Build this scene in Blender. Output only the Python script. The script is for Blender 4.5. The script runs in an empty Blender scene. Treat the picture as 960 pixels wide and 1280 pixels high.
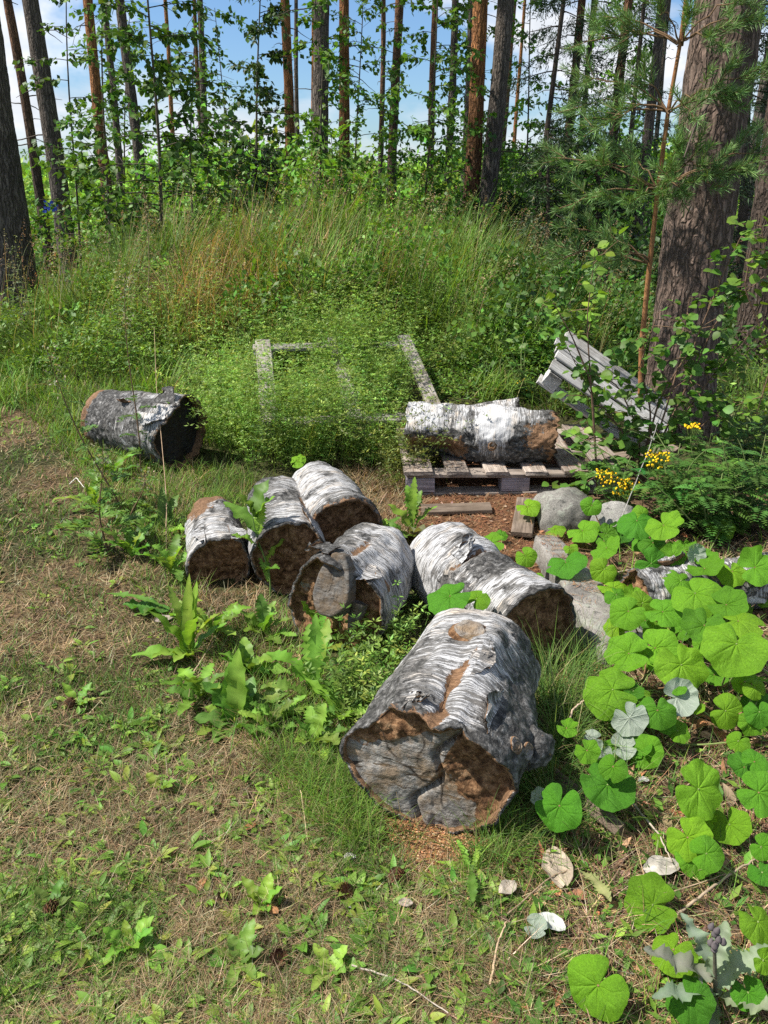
import bpy, math, random
import numpy as np
from mathutils import Vector, Matrix

rng = np.random.default_rng(11)
random.seed(5)
PI = math.pi
U = rng.uniform
scene = bpy.context.scene
COL = scene.collection

# ------------------------------------------------------------------ camera
CAM_H = 1.5
PITCH = math.radians(22.54)
FPX = 1000.0                      # focal length in pixels of a 960 x 1280 picture
cp, sp_ = math.cos(PITCH), math.sin(PITCH)


def ray(px, py):
    cx = (np.asarray(px, float) - 480) / FPX
    cy = (640 - np.asarray(py, float)) / FPX
    return np.stack([cx, cp + cy * sp_, -sp_ + cy * cp], -1)


def onz(px, py, z=0.0):
    d = ray(px, py)
    t = (z - CAM_H) / d[..., 2]
    return d * t[..., None] + np.array([0, 0, CAM_H])


def aty(px, py, Y):
    d = ray(px, py)
    return d * (Y / d[..., 1])[..., None] + np.array([0, 0, CAM_H])


def V3(a):
    return Vector((float(a[0]), float(a[1]), float(a[2])))


# ------------------------------------------------------------------ noise
def _h(x, y, z, seed):
    n = (x * 73856093) ^ (y * 19349663) ^ (z * 83492791) ^ (seed * 97531 + 1013)
    n &= 0xffffffff
    n = ((n ^ (n >> 13)) * 1274126177) & 0xffffffff
    n = ((n ^ (n >> 15)) * 668265263) & 0xffffffff
    n ^= n >> 16
    return (n & 0xffff) / 65535.0


def vnoise(p, seed=0):
    p = np.asarray(p, float)
    i = np.floor(p).astype(np.int64)
    f = p - i
    u = f * f * (3 - 2 * f)
    x, y, z = i[..., 0], i[..., 1], i[..., 2]
    r = 0
    for dx in (0, 1):
        wx = u[..., 0] if dx else 1 - u[..., 0]
        for dy in (0, 1):
            wy = u[..., 1] if dy else 1 - u[..., 1]
            for dz in (0, 1):
                wz = u[..., 2] if dz else 1 - u[..., 2]
                r = r + wx * wy * wz * _h(x + dx, y + dy, z + dz, seed)
    return r


def fbm(p, octv=4, seed=0, gain=.5):
    p = np.asarray(p, float)
    r, a, tot = 0, 1.0, 0
    for o in range(octv):
        r = r + a * vnoise(p * (2.03 ** o) + o * 17.3, seed + o)
        tot += a
        a *= gain
    return r / tot            # 0..1


def n2(x, y, s, seed=0, octv=3):
    return fbm(np.stack([np.asarray(x) * s, np.asarray(y) * s, np.zeros_like(np.asarray(x, float))], -1), octv, seed)


def sstep(a, b, x):
    t = np.clip((x - a) / (b - a), 0, 1)
    return t * t * (3 - 2 * t)


# ------------------------------------------------------------------ terrain
def hgt(x, y):
    x = np.asarray(x, float)
    y = np.asarray(y, float)
    r = np.sqrt(((x + .55) / np.where(x < -.55, 4.4, 3.6)) ** 2 + ((y - 8.0) / 3.4) ** 2)
    m = .74 * (0.5 + 0.5 * np.cos(PI * np.minimum(r, 1))) ** .72
    m = m * (1 + .55 * (n2(x, y, 1.0, 6, 2) - .5))
    far = 0.25 * (n2(x, y, .13, 3) - .5) * sstep(6, 14, np.hypot(x, y))
    near = .05 * (n2(x, y, 1.1, 8) - .5) * (1 - sstep(12, 30, np.hypot(x, y)))
    return m + far + near


def ghit(px, py):
    """ray through pixel -> terrain point (vectorised march)"""
    px, py = np.atleast_1d(np.asarray(px, float)), np.atleast_1d(np.asarray(py, float))
    d = ray(px, py)
    o = np.array([0, 0, CAM_H])
    res = np.zeros((len(px), 3))
    far = py < 560
    nr = ~far
    z = np.zeros(nr.sum())
    for k in range(4):
        t = (z - CAM_H) / d[nr][:, 2]
        q = d[nr] * t[:, None] + o
        z = hgt(q[:, 0], q[:, 1])
    if nr.any():
        res[nr] = q
    df = d[far]
    t = np.full(len(df), 3.5)
    done = np.zeros(t.shape, bool)
    for k in range(70 if far.any() else 0):
        q = o + df * t[:, None]
        gap = q[:, 2] - hgt(q[:, 0], q[:, 1])
        done |= gap < .006
        t = np.where(done, t, t + np.clip(gap * .9, .01, .6))
    if far.any():
        res[far] = o + df * t[:, None]
    return res


def gp(px, py):
    p = ghit(np.array([px], float), np.array([py], float))[0]
    p[2] = hgt(p[0], p[1])
    return p


def pip(x, y, poly):
    inside = np.zeros(np.shape(x), bool)
    n = len(poly)
    j = n - 1
    for i in range(n):
        xi, yi = poly[i]
        xj, yj = poly[j]
        c = ((yi > y) != (yj > y)) & (x < (xj - xi) * (y - yi) / (yj - yi + 1e-12) + xi)
        inside ^= c
        j = i
    return inside


def sample_px(poly, n, jitter=0):
    """n random ground points under a picture polygon (density per screen area)"""
    P = np.array(poly, float)
    lo, hi = P.min(0), P.max(0)
    out = []
    tot = 0
    while tot < n:
        q = U(lo, hi, (n * 2, 2))
        q = q[pip(q[:, 0], q[:, 1], poly)]
        out.append(q)
        tot += len(q)
    q = np.concatenate(out)[:n]
    p = ghit(q[:, 0], q[:, 1])
    if jitter:
        p[:, :2] += rng.normal(0, jitter, (n, 2))
    p[:, 2] = hgt(p[:, 0], p[:, 1])
    return p


# ------------------------------------------------------------------ objects
def thing(name, label, cat, loc=(0, 0, 0), group=None, mat=None):
    o = bpy.data.objects.new(name, None)
    COL.objects.link(o)
    o.empty_display_size = .05
    if mat is not None:
        o.matrix_world = mat
    else:
        o.location = V3(loc)
    o['label'] = label
    o['category'] = cat
    if group:
        o['group'] = group
    return o


def tag(o, label, cat, group=None):
    o['label'] = label
    o['category'] = cat
    if group:
        o['group'] = group
    return o


def struct(o):
    o['kind'] = 'structure'
    return o


def stuff(o):
    o['kind'] = 'stuff'
    return o


class Geo:
    def __init__(s):
        s.v, s.q, s.t, s.c, s.qm, s.tm = [], [], [], [], [], []
        s.n = 0
        s.extra = {}

    def add(s, v, quads=None, tris=None, tint=(1, 1, 1), mat=0):
        v = np.asarray(v, float).reshape(-1, 3)
        c = np.asarray(tint, float)
        if c.ndim == 1:
            c = np.tile(c, (len(v), 1))
        s.v.append(v)
        s.c.append(c)
        if quads is not None and len(quads):
            q = np.asarray(quads, np.int64).reshape(-1, 4) + s.n
            s.q.append(q)
            s.qm.append(np.full(len(q), mat))
        if tris is not None and len(tris):
            t = np.asarray(tris, np.int64).reshape(-1, 3) + s.n
            s.t.append(t)
            s.tm.append(np.full(len(t), mat))
        s.n += len(v)
        return s.n - len(v)

    def mesh(s, name, mats, off=(0, 0, 0), smooth=True, attrs=None):
        me = bpy.data.meshes.new(name)
        v = np.concatenate(s.v) - np.asarray(off, float)
        c = np.concatenate(s.c)
        q = np.concatenate(s.q) if s.q else np.zeros((0, 4), np.int64)
        t = np.concatenate(s.t) if s.t else np.zeros((0, 3), np.int64)
        me.vertices.add(len(v))
        me.vertices.foreach_set('co', v.astype(np.float32).ravel())
        idx = np.concatenate([q.ravel(), t.ravel()]).astype(np.int32)
        me.loops.add(len(idx))
        me.loops.foreach_set('vertex_index', idx)
        npoly = len(q) + len(t)
        me.polygons.add(npoly)
        st = np.concatenate([np.arange(len(q)) * 4, len(q) * 4 + np.arange(len(t)) * 3]).astype(np.int32)
        me.polygons.foreach_set('loop_start', st)
        mi = np.concatenate(s.qm + s.tm) if (s.qm or s.tm) else np.zeros(0)
        me.polygons.foreach_set('material_index', mi.astype(np.int32))
        me.polygons.foreach_set('use_smooth', np.full(npoly, bool(smooth)))
        for m in (mats if isinstance(mats, (list, tuple)) else [mats]):
            me.materials.append(m)
        a = me.attributes.new('tint', 'FLOAT_COLOR', 'POINT')
        a.data.foreach_set('color', np.concatenate([c, np.ones((len(c), 1))], 1).astype(np.float32).ravel())
        for k, val in (attrs or {}).items():
            a = me.attributes.new(k, 'FLOAT', 'POINT')
            a.data.foreach_set('value', np.asarray(val, np.float32).ravel())
        me.update(calc_edges=True)
        me.validate(verbose=False)
        return me

    def build(s, name, mats, parent=None, smooth=True, attrs=None, off=None):
        """vertices are in world space unless the parent is given (then its location is taken off)"""
        o0 = (0, 0, 0)
        if off is not None:
            o0 = off
        elif parent is not None:
            o0 = tuple(parent.matrix_world.translation) if parent.type == 'EMPTY' else tuple(parent.get('_o', (0, 0, 0)))
        me = s.mesh(name, mats, o0, smooth, attrs)
        o = bpy.data.objects.new(name, me)
        COL.objects.link(o)
        if parent is not None:
            o.parent = parent
        return o


def link(name, me, parent=None, mat=None):
    o = bpy.data.objects.new(name, me)
    COL.objects.link(o)
    if parent is not None:
        o.parent = parent
    if mat is not None:
        o.matrix_local = mat
    return o


# ------------------------------------------------------------------ geometry generators
def jit(c, n, s=.2, hue=.12):
    """n colours around c"""
    c = np.asarray(c, float)
    k = np.exp(rng.normal(0, s, (n, 1)))
    h = 1 + rng.normal(0, hue, (n, 3)) * np.array([1, .5, .6])
    return np.clip(c * k * h, .004, .85)


def blades(G, base, h, w, az, lean, curl, tint, segs=3, mat=0, roll=None):
    base = np.asarray(base, float)
    N = len(base)
    h, w, az, lean, curl = [np.broadcast_to(np.asarray(a, float), (N,)) for a in (h, w, az, lean, curl)]
    d = np.stack([np.cos(az), np.sin(az), np.zeros(N)], 1)
    s = np.stack([-np.sin(az), np.cos(az), np.zeros(N)], 1)
    if roll is not None:
        roll = np.broadcast_to(roll, (N,))
        s = s * np.cos(roll)[:, None] + np.array([0, 0, 1]) * np.sin(roll)[:, None]
    P = [base]
    for k in range(segs):
        a = lean + curl * ((k + .5) / segs)
        P.append(P[-1] + (h / segs)[:, None] * (d * np.sin(a)[:, None] + np.array([0, 0, 1]) * np.cos(a)[:, None]))
    vs = []
    for k in range(segs):
        ww = (w * .5 * (1 - (k / segs) ** 1.6))[:, None]
        vs += [P[k] - s * ww, P[k] + s * ww]
    vs.append(P[segs])
    m = 2 * segs + 1
    v = np.stack(vs, 1).reshape(-1, 3)
    b = (np.arange(N) * m)[:, None]
    q = [b + np.array([[2 * k, 2 * k + 1, 2 * k + 3, 2 * k + 2]]) for k in range(segs - 1)]
    q = np.concatenate(q) if q else None
    t = b + np.array([[2 * segs - 2, 2 * segs - 1, 2 * segs]])
    G.add(v, q, t, np.repeat(np.asarray(tint), m, 0), mat)
    return P[-1]


def norm(a):
    return a / (np.linalg.norm(a, axis=-1, keepdims=True) + 1e-9)


def leaves(G, pos, d, up, L, W, tint, fold=.25, mat=0, rich=False, droop=.0):
    """small leaves: pos base, d direction, up approx normal"""
    pos = np.asarray(pos, float)
    N = len(pos)
    L, W = [np.broadcast_to(np.asarray(a, float), (N,))[:, None] for a in (L, W)]
    d = norm(d)
    s = norm(np.cross(d, up))
    n = np.cross(s, d)
    if not rich:
        c = pos + d * L * .5 - n * W * fold * .5
        vs = [pos, pos + d * L * .45 + s * W * .5, pos + d * L - n * L * droop, pos + d * L * .45 - s * W * .5, c]
        m = 5
        f = np.array([[0, 1, 4], [1, 2, 4], [2, 3, 4], [3, 0, 4]])
        v = np.stack(vs, 1).reshape(-1, 3)
        b = (np.arange(N) * m)[:, None, None]
        G.add(v, None, (b + f[None]).reshape(-1, 3), np.repeat(tint, m, 0), mat)
    else:
        prof = [(0, 0), (.14, .62), (.36, 1.0), (.62, .86), (.85, .42), (1.0, 0)]
        vs = []
        for a, b_ in prof:
            mid = pos + d * L * a - n * L * droop * a * a
            if b_ == 0:
                vs.append(mid)
            else:
                vs += [mid - s * W * .5 * b_ + n * W * .5 * b_ * fold, mid, mid + s * W * .5 * b_ + n * W * .5 * b_ * fold]
        m = len(vs)        # 1 + 4*3 + 1 = 14
        v = np.stack(vs, 1).reshape(-1, 3)
        b = (np.arange(N) * m)[:, None, None]
        q = []
        for k in range(3):
            o = 1 + 3 * k
            q += [[o, o + 1, o + 4, o + 3], [o + 1, o + 2, o + 5, o + 4]]
        t = [[0, 2, 1], [0, 3, 2], [10, 11, 13], [11, 12, 13]]
        G.add(v, (b + np.array(q)[None]).reshape(-1, 4), (b + np.array(t)[None]).reshape(-1, 3), np.repeat(tint, m, 0), mat)


def tube(G, pts, rad, sides=6, tint=(1, 1, 1), mat=0, cap=True):
    pts = np.asarray(pts, float)
    n = len(pts)
    rad = np.broadcast_to(np.asarray(rad, float), (n,))
    tg = norm(np.gradient(pts, axis=0))
    ref = np.array([0.31, .17, .93]) if abs(tg[0, 2]) < .8 else np.array([.95, .2, .1])
    s = norm(np.cross(tg, ref))
    u = np.cross(tg, s)
    a = np.arange(sides) / sides * 2 * PI
    v = pts[:, None] + rad[:, None, None] * (s[:, None] * np.cos(a)[None, :, None] + u[:, None] * np.sin(a)[None, :, None])
    v = v.reshape(-1, 3)
    q = []
    for i in range(n - 1):
        for j in range(sides):
            k = (j + 1) % sides
            q.append([i * sides + j, i * sides + k, (i + 1) * sides + k, (i + 1) * sides + j])
    G.add(v, q, None, tint, mat)
    if cap and sides >= 3:
        o = (n - 1) * sides
        e = G.add(np.concatenate([v[o:o + sides], pts[-1:]]), None, [[j, (j + 1) % sides, sides] for j in range(sides)], tint, mat)


def strap_leaf(G, base, az, L, W, lean, curl, tint, teeth=0, tdepth=.4, n=16, fold=.25, mat=0, wav=.1, shape='ob', side=0.0):
    """one long leaf (dandelion / dock / thistle) along a curved midrib"""
    base = np.asarray(base, float)
    t = np.linspace(0, 1, n)
    az_t = az + side * t
    a = lean + curl * t
    d = np.stack([np.cos(az_t) * np.sin(a), np.sin(az_t) * np.sin(a), np.cos(a)], 1)
    mid = base + np.concatenate([np.zeros((1, 3)), np.cumsum(d[:-1] * L / (n - 1), 0)])
    s = np.stack([-np.sin(az_t), np.cos(az_t), np.zeros(n)], 1)
    nn = np.cross(d, s)
    nn = np.where(nn[:, 2:3] < 0, -nn, nn)
    if shape == 'ob':
        prof = np.sin(PI * np.clip(t, 0, 1) ** 1.35) ** .8 * .95 + .06
    else:
        prof = np.sin(PI * np.clip(t * .96 + .04, 0, 1) ** .85) ** .75 * .98 + .03
    prof[-1] = .0
    if teeth:
        k = np.arange(n) % 2
        prof = prof * np.where(k == 1, 1.0, 1 - tdepth)
        prof[-1] = 0
    ph_ = U(0, 6, 2)
    r = (np.stack([np.sin(t * U(14, 22) + ph_[0]), np.sin(t * U(14, 22) + ph_[1])]) * wav * 1.4 + rng.normal(0, wav * .5, (2, n))) * W * .45
    if not teeth:
        prof = prof * (1 + .10 * np.sin(t * 40 + ph_[0]))
    l_ = mid - s * (W * .5 * prof)[:, None] + nn * (W * .5 * prof * fold)[:, None] + nn * r[0][:, None] * prof[:, None]
    r_ = mid + s * (W * .5 * prof)[:, None] + nn * (W * .5 * prof * fold)[:, None] + nn * r[1][:, None] * prof[:, None]
    if teeth:
        back = d * (L / n * .55) * (np.arange(n) % 2)[:, None]
        l_ -= back
        r_ -= back
    v = np.stack([l_, mid, r_], 1).reshape(-1, 3)
    q = []
    for i in range(n - 1):
        o = 3 * i
        q += [[o, o + 1, o + 4, o + 3], [o + 1, o + 2, o + 5, o + 4]]
    c = np.tile(np.asarray(tint, float), (n, 3, 1)).reshape(n, 3, 3) if np.ndim(tint) == 1 else tint
    c = c.copy()
    c[:, 1] *= np.array([1.35, 1.2, 1.5])
    G.add(v, q, None, c.reshape(-1, 3), mat)
    return mid


# ------------------------------------------------------------------ materials
def mat_new(name):
    m = bpy.data.materials.new(name)
    m.use_nodes = True
    nt = m.node_tree
    nt.nodes.clear()
    return m, nt, nt.nodes, nt.links


def N_(ns, typ, **kw):
    n = ns.new(typ)
    for k, v in kw.items():
        if k.startswith('i_'):
            n.inputs[k[2:].replace('_', ' ')].default_value = v
        else:
            setattr(n, k, v)
    return n


def mixc(ns, ln, fac, a, b, blend='MIX'):
    m = ns.new('ShaderNodeMix')
    m.data_type = 'RGBA'
    m.blend_type = blend
    m.clamp_factor = True
    for sock, val in ((m.inputs[0], fac), (m.inputs[6], a), (m.inputs[7], b)):
        if isinstance(val, (int, float)):
            sock.default_value = val
        elif isinstance(val, (tuple, list)):
            sock.default_value = tuple(val) + (1,) if len(val) == 3 else val
        else:
            ln.new(val, sock)
    return m.outputs[2]


def ramp(ns, ln, fac, stops, interp='LINEAR'):
    r = ns.new('ShaderNodeValToRGB')
    r.color_ramp.interpolation = interp
    els = r.color_ramp.elements
    while len(els) < len(stops):
        els.new(.5)
    for e, (p, c) in zip(els, stops):
        e.position = p
        e.color = (c, c, c, 1) if isinstance(c, (int, float)) else tuple(c) + (1,)
    ln.new(fac, r.inputs[0])
    return r.outputs[0]


def math_(ns, ln, op, a, b=None, c=None, clamp=False):
    m = ns.new('ShaderNodeMath')
    m.operation = op
    m.use_clamp = clamp
    for k, val in enumerate((a, b, c)):
        if val is None:
            continue
        if isinstance(val, (int, float)):
            m.inputs[k].default_value = val
        else:
            ln.new(val, m.inputs[k])
    return m.outputs[0]


def noise_(ns, ln, vec, scale, detail=3, rough=.5, dist=0.0, mapping=None):
    if mapping is not None:
        mp = ns.new('ShaderNodeMapping')
        mp.inputs['Scale'].default_value = mapping
        ln.new(vec, mp.inputs[0])
        vec = mp.outputs[0]
    n = ns.new('ShaderNodeTexNoise')
    n.inputs['Scale'].default_value = scale
    n.inputs['Detail'].default_value = detail
    n.inputs['Roughness'].default_value = rough
    n.inputs['Distortion'].default_value = dist
    ln.new(vec, n.inputs['Vector'])
    return n.outputs['Fac']


def attr_(ns, name):
    a = ns.new('ShaderNodeAttribute')
    a.attribute_name = name
    return a


def principled(ns, ln, color, rough=.8, spec=.3, bump=None, bstr=.3, bdist=.01):
    p = ns.new('ShaderNodeBsdfPrincipled')
    p.inputs['Specular IOR Level'].default_value = spec
    if isinstance(color, tuple):
        p.inputs['Base Color'].default_value = color + (1,)
    else:
        ln.new(color, p.inputs['Base Color'])
    if isinstance(rough, (int, float)):
        p.inputs['Roughness'].default_value = rough
    else:
        ln.new(rough, p.inputs['Roughness'])
    if bump is not None:
        b = ns.new('ShaderNodeBump')
        b.inputs['Strength'].default_value = bstr
        b.inputs['Distance'].default_value = bdist
        ln.new(bump, b.inputs['Height'])
        ln.new(b.outputs[0], p.inputs['Normal'])
    return p


def out(ns, ln, sh):
    o = ns.new('ShaderNodeOutputMaterial')
    ln.new(sh, o.inputs[0])


def objcoord(ns, ln, amp=37.0):
    tc = ns.new('ShaderNodeTexCoord')
    oi = ns.new('ShaderNodeObjectInfo')
    cb = ns.new('ShaderNodeCombineXYZ')
    ln.new(math_(ns, ln, 'MULTIPLY', oi.outputs['Random'], amp), cb.inputs[0])
    ln.new(math_(ns, ln, 'MULTIPLY', oi.outputs['Random'], amp * .37), cb.inputs[2])
    ad = ns.new('ShaderNodeVectorMath')
    ad.operation = 'ADD'
    ln.new(tc.outputs['Object'], ad.inputs[0])
    ln.new(cb.outputs[0], ad.inputs[1])
    return ad.outputs[0]


def foliage_mat(name, trans=.35, rough=.5, spec=.35, under=None, nscale=18, tyel=(1.25, 1.15, .5), bump=0.0):
    m, nt, ns, ln = mat_new(name)
    at = attr_(ns, 'tint')
    tc = ns.new('ShaderNodeTexCoord')
    nz = noise_(ns, ln, tc.outputs['Object'], nscale, 3, .6)
    f = ramp(ns, ln, nz, [(.3, .72), (.7, 1.22)])
    col = mixc(ns, ln, 1.0, at.outputs['Color'], f, 'MULTIPLY')
    if under is not None:
        ge = ns.new('ShaderNodeNewGeometry')
        un = mixc(ns, ln, .5, col, under)
        un = mixc(ns, ln, .75, col, under)
        col2 = mixc(ns, ln, ge.outputs['Backfacing'], col, un)
    else:
        col2 = col
    bm = None
    if bump:
        bm = noise_(ns, ln, tc.outputs['Object'], nscale * 4, 2, .6)
    p = principled(ns, ln, col2, rough, spec, bm, bump, .004)
    tr = ns.new('ShaderNodeBsdfTranslucent')
    tcol = mixc(ns, ln, 1.0, col, tuple(tyel), 'MULTIPLY')
    ln.new(tcol, tr.inputs[0])
    mx = ns.new('ShaderNodeMixShader')
    mx.inputs[0].default_value = trans
    ln.new(p.outputs[0], mx.inputs[1])
    ln.new(tr.outputs[0], mx.inputs[2])
    out(ns, ln, mx.outputs[0])
    return m


def plain_mat(name, rough=.85, spec=.2, nscale=30, lo=.7, hi=1.3, bump=.3, bscale=80, bdist=.004):
    """tint attribute times noise"""
    m, nt, ns, ln = mat_new(name)
    at = attr_(ns, 'tint')
    tc = ns.new('ShaderNodeTexCoord')
    nz = noise_(ns, ln, tc.outputs['Object'], nscale, 4, .6)
    f = ramp(ns, ln, nz, [(.3, lo), (.7, hi)])
    col = mixc(ns, ln, 1.0, at.outputs['Color'], f, 'MULTIPLY')
    b = noise_(ns, ln, tc.outputs['Object'], bscale, 3, .6)
    p = principled(ns, ln, col, rough, spec, b, bump, bdist)
    out(ns, ln, p.outputs[0])
    return m


def ground_mat():
    m, nt, ns, ln = mat_new('soil')
    at = attr_(ns, 'tint')
    tc = ns.new('ShaderNodeTexCoord')
    v = tc.outputs['Object']
    a = noise_(ns, ln, v, 9, 4, .65)
    b = noise_(ns, ln, v, 55, 5, .7, .4)
    c = noise_(ns, ln, v, 160, 4, .7)
    f = ramp(ns, ln, a, [(.3, .7), (.7, 1.25)])
    col = mixc(ns, ln, 1.0, at.outputs['Color'], f, 'MULTIPLY')
    g = ramp(ns, ln, b, [(.34, .16), (.5, .70), (.68, 1.35)])
    col = mixc(ns, ln, 1.0, col, g, 'MULTIPLY')
    straw = ramp(ns, ln, noise_(ns, ln, v, 120, 3, .6, .8, (1, .25, 1)), [(.56, 0.0), (.64, 1.0)])
    straw2 = ramp(ns, ln, noise_(ns, ln, v, 110, 3, .6, .8, (.25, 1, 1)), [(.57, 0.0), (.66, 1.0)])
    sf = math_(ns, ln, 'MAXIMUM', straw, straw2)
    near = math_(ns, ln, 'MULTIPLY', sf, .55)
    col = mixc(ns, ln, near, col, mixc(ns, ln, 1.0, at.outputs['Color'], (2.1, 1.9, 1.7), 'MULTIPLY'))
    bm = math_(ns, ln, 'ADD', b, math_(ns, ln, 'MULTIPLY', c, .5))
    p = principled(ns, ln, col, .95, .1, bm, .8, .012)
    out(ns, ln, p.outputs[0])
    return m


def birch_mat():
    m, nt, ns, ln = mat_new('birch_bark')
    tc = ns.new('ShaderNodeTexCoord')
    v = objcoord(ns, ln)
    dark = attr_(ns, 'dark').outputs['Fac']
    peel = attr_(ns, 'peel').outputs['Fac']
    moss = attr_(ns, 'moss').outputs['Fac']
    # horizontal lenticels: long around the log, short along it
    s1 = noise_(ns, ln, v, 1.0, 5, .62, .5, (10, 10, 130))
    s2 = noise_(ns, ln, v, 1.0, 4, .6, .6, (26, 26, 330))
    big = noise_(ns, ln, v, 11, 4, .65, .3)
    fine = noise_(ns, ln, v, 140, 4, .7)
    white = mixc(ns, ln, big, (.26, .255, .25), (.62, .615, .61))
    tan = ramp(ns, ln, noise_(ns, ln, v, 1.0, 4, .6, .4, (7, 7, 24)), [(.52, 0.0), (.7, .75)])
    white = mixc(ns, ln, tan, white, (.46, .37, .27))
    chalk = ramp(ns, ln, noise_(ns, ln, v, 5.5, 3, .6, .5), [(.45, 0.0), (.65, 1.0)])
    s1 = math_(ns, ln, 'SUBTRACT', s1, math_(ns, ln, 'MULTIPLY', chalk, .075))
    st = ramp(ns, ln, math_(ns, ln, 'ADD', s1, math_(ns, ln, 'MULTIPLY', dark, .24)), [(.545, 0.0), (.60, 1.0)])
    st2 = ramp(ns, ln, math_(ns, ln, 'ADD', s2, math_(ns, ln, 'MULTIPLY', dark, .12)), [(.545, 0.0), (.61, .9)])
    sm = math_(ns, ln, 'MAXIMUM', st, st2)
    blk = mixc(ns, ln, fine, (.04, .037, .034), (.20, .19, .175))
    col = mixc(ns, ln, sm, white, blk)
    # rough black plates
    vo = ns.new('ShaderNodeTexVoronoi')
    vo.feature = 'DISTANCE_TO_EDGE'
    mp = ns.new('ShaderNodeMapping')
    mp.inputs['Scale'].default_value = (34, 34, 20)
    wv = mixc(ns, ln, .02, v, ns.new('ShaderNodeTexNoise').outputs['Color'])
    ln.new(v, mp.inputs[0])
    ln.new(mp.outputs[0], vo.inputs['Vector'])
    vo.inputs['Scale'].default_value = 1.0
    pl = ramp(ns, ln, vo.outputs['Distance'], [(.03, .5), (.16, 1.0)])
    rough_c = ramp(ns, ln, noise_(ns, ln, v, 48, 4, .68, .3), [(.30, (.016, .015, .014)), (.48, (.07, .067, .062)), (.62, (.17, .165, .155)), (.74, (.42, .41, .39))])
    rough_c = mixc(ns, ln, 1.0, rough_c, pl, 'MULTIPLY')
    dm = ramp(ns, ln, math_(ns, ln, 'ADD', dark, math_(ns, ln, 'MULTIPLY', math_(ns, ln, 'SUBTRACT', noise_(ns, ln, v, 1.0, 4, .65, .4, (26, 26, 60)), .5), 1.5)), [(.44, 0.0), (.6, 1.0)])
    col = mixc(ns, ln, dm, col, rough_c)
    # exposed brown inner bark
    br = mixc(ns, ln, noise_(ns, ln, v, 60, 4, .7), (.06, .028, .012), (.33, .19, .10))
    pm = ramp(ns, ln, math_(ns, ln, 'ADD', peel, math_(ns, ln, 'MULTIPLY', math_(ns, ln, 'SUBTRACT', noise_(ns, ln, v, 38, 5, .75), .5), 1.9)), [(.46, 0.0), (.55, 1.0)])
    col = mixc(ns, ln, pm, col, br)
    mm = ramp(ns, ln, math_(ns, ln, 'ADD', moss, math_(ns, ln, 'MULTIPLY', math_(ns, ln, 'SUBTRACT', noise_(ns, ln, v, 45, 4, .7), .5), 1.4)), [(.5, 0.0), (.62, .8)])
    col = mixc(ns, ln, mm, col, mixc(ns, ln, fine, (.08, .10, .05), (.22, .25, .18)))
    hgt_ = math_(ns, ln, 'ADD', math_(ns, ln, 'MULTIPLY', sm, -.5), math_(ns, ln, 'MULTIPLY', fine, .5))
    hgt_ = math_(ns, ln, 'ADD', hgt_, math_(ns, ln, 'MULTIPLY', noise_(ns, ln, v, 48, 4, .68, .3), math_(ns, ln, 'MULTIPLY', dm, 2.2)))
    hgt_ = math_(ns, ln, 'ADD', hgt_, math_(ns, ln, 'MULTIPLY', s1, .8))
    rg = mixc(ns, ln, dm, (.55, .55, .55), (.9, .9, .9))
    p = principled(ns, ln, col, .68, .28, hgt_, .75, .007)
    out(ns, ln, p.outputs[0])
    return m


def endwood_mat(name='rotten_birch_wood', dk=1.0):
    m, nt, ns, ln = mat_new(name)
    tc = ns.new('ShaderNodeTexCoord')
    v = objcoord(ns, ln)
    gray = attr_(ns, 'gray').outputs['Fac']
    a = noise_(ns, ln, v, 38, 5, .7, .3)
    b = noise_(ns, ln, v, 150, 4, .7)
    rot = ramp(ns, ln, a, [(.30, (.030, .016, .009)), (.45, (.125, .064, .030)), (.6, (.27, .155, .08)), (.74, (.42, .29, .17))])
    rot = mixc(ns, ln, 1.0, rot, ramp(ns, ln, b, [(.3, .6), (.7, 1.35)]), 'MULTIPLY')
    gr = noise_(ns, ln, v, 1.0, 4, .65, .2, (40, 190, 30))
    gcol = ramp(ns, ln, gr, [(.3, (.10 * dk, .09 * dk, .08 * dk)), (.5, (.22 * dk, .205 * dk, .185 * dk)), (.7, (.36 * dk, .345 * dk, .315 * dk))])
    cr = ramp(ns, ln, noise_(ns, ln, v, 1.0, 3, .5, .5, (14, 90, 20)), [(.36, 0.0), (.40, 1.0)])
    gcol = mixc(ns, ln, cr, (.05, .04, .03), gcol)
    stain = ramp(ns, ln, noise_(ns, ln, v, 16, 4, .65), [(.42, 0.0), (.62, .75)])
    gcol = mixc(ns, ln, stain, gcol, mixc(ns, ln, gr, (.10 * dk, .06 * dk, .03 * dk), (.34 * dk, .24 * dk, .14 * dk)))
    f = ramp(ns, ln, math_(ns, ln, 'ADD', gray, math_(ns, ln, 'MULTIPLY', math_(ns, ln, 'SUBTRACT', noise_(ns, ln, v, 34, 4, .7), .5), .9)), [(.46, 0.0), (.54, 1.0)])
    col = mixc(ns, ln, f, rot, gcol)
    crk = attr_(ns, 'crack').outputs['Fac']
    col = mixc(ns, ln, crk, col, (.022, .016, .011))
    hh = math_(ns, ln, 'ADD', a, math_(ns, ln, 'MULTIPLY', b, .5))
    p = principled(ns, ln, col, .9, .15, hh, .8, .008)
    out(ns, ln, p.outputs[0])
    return m


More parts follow.
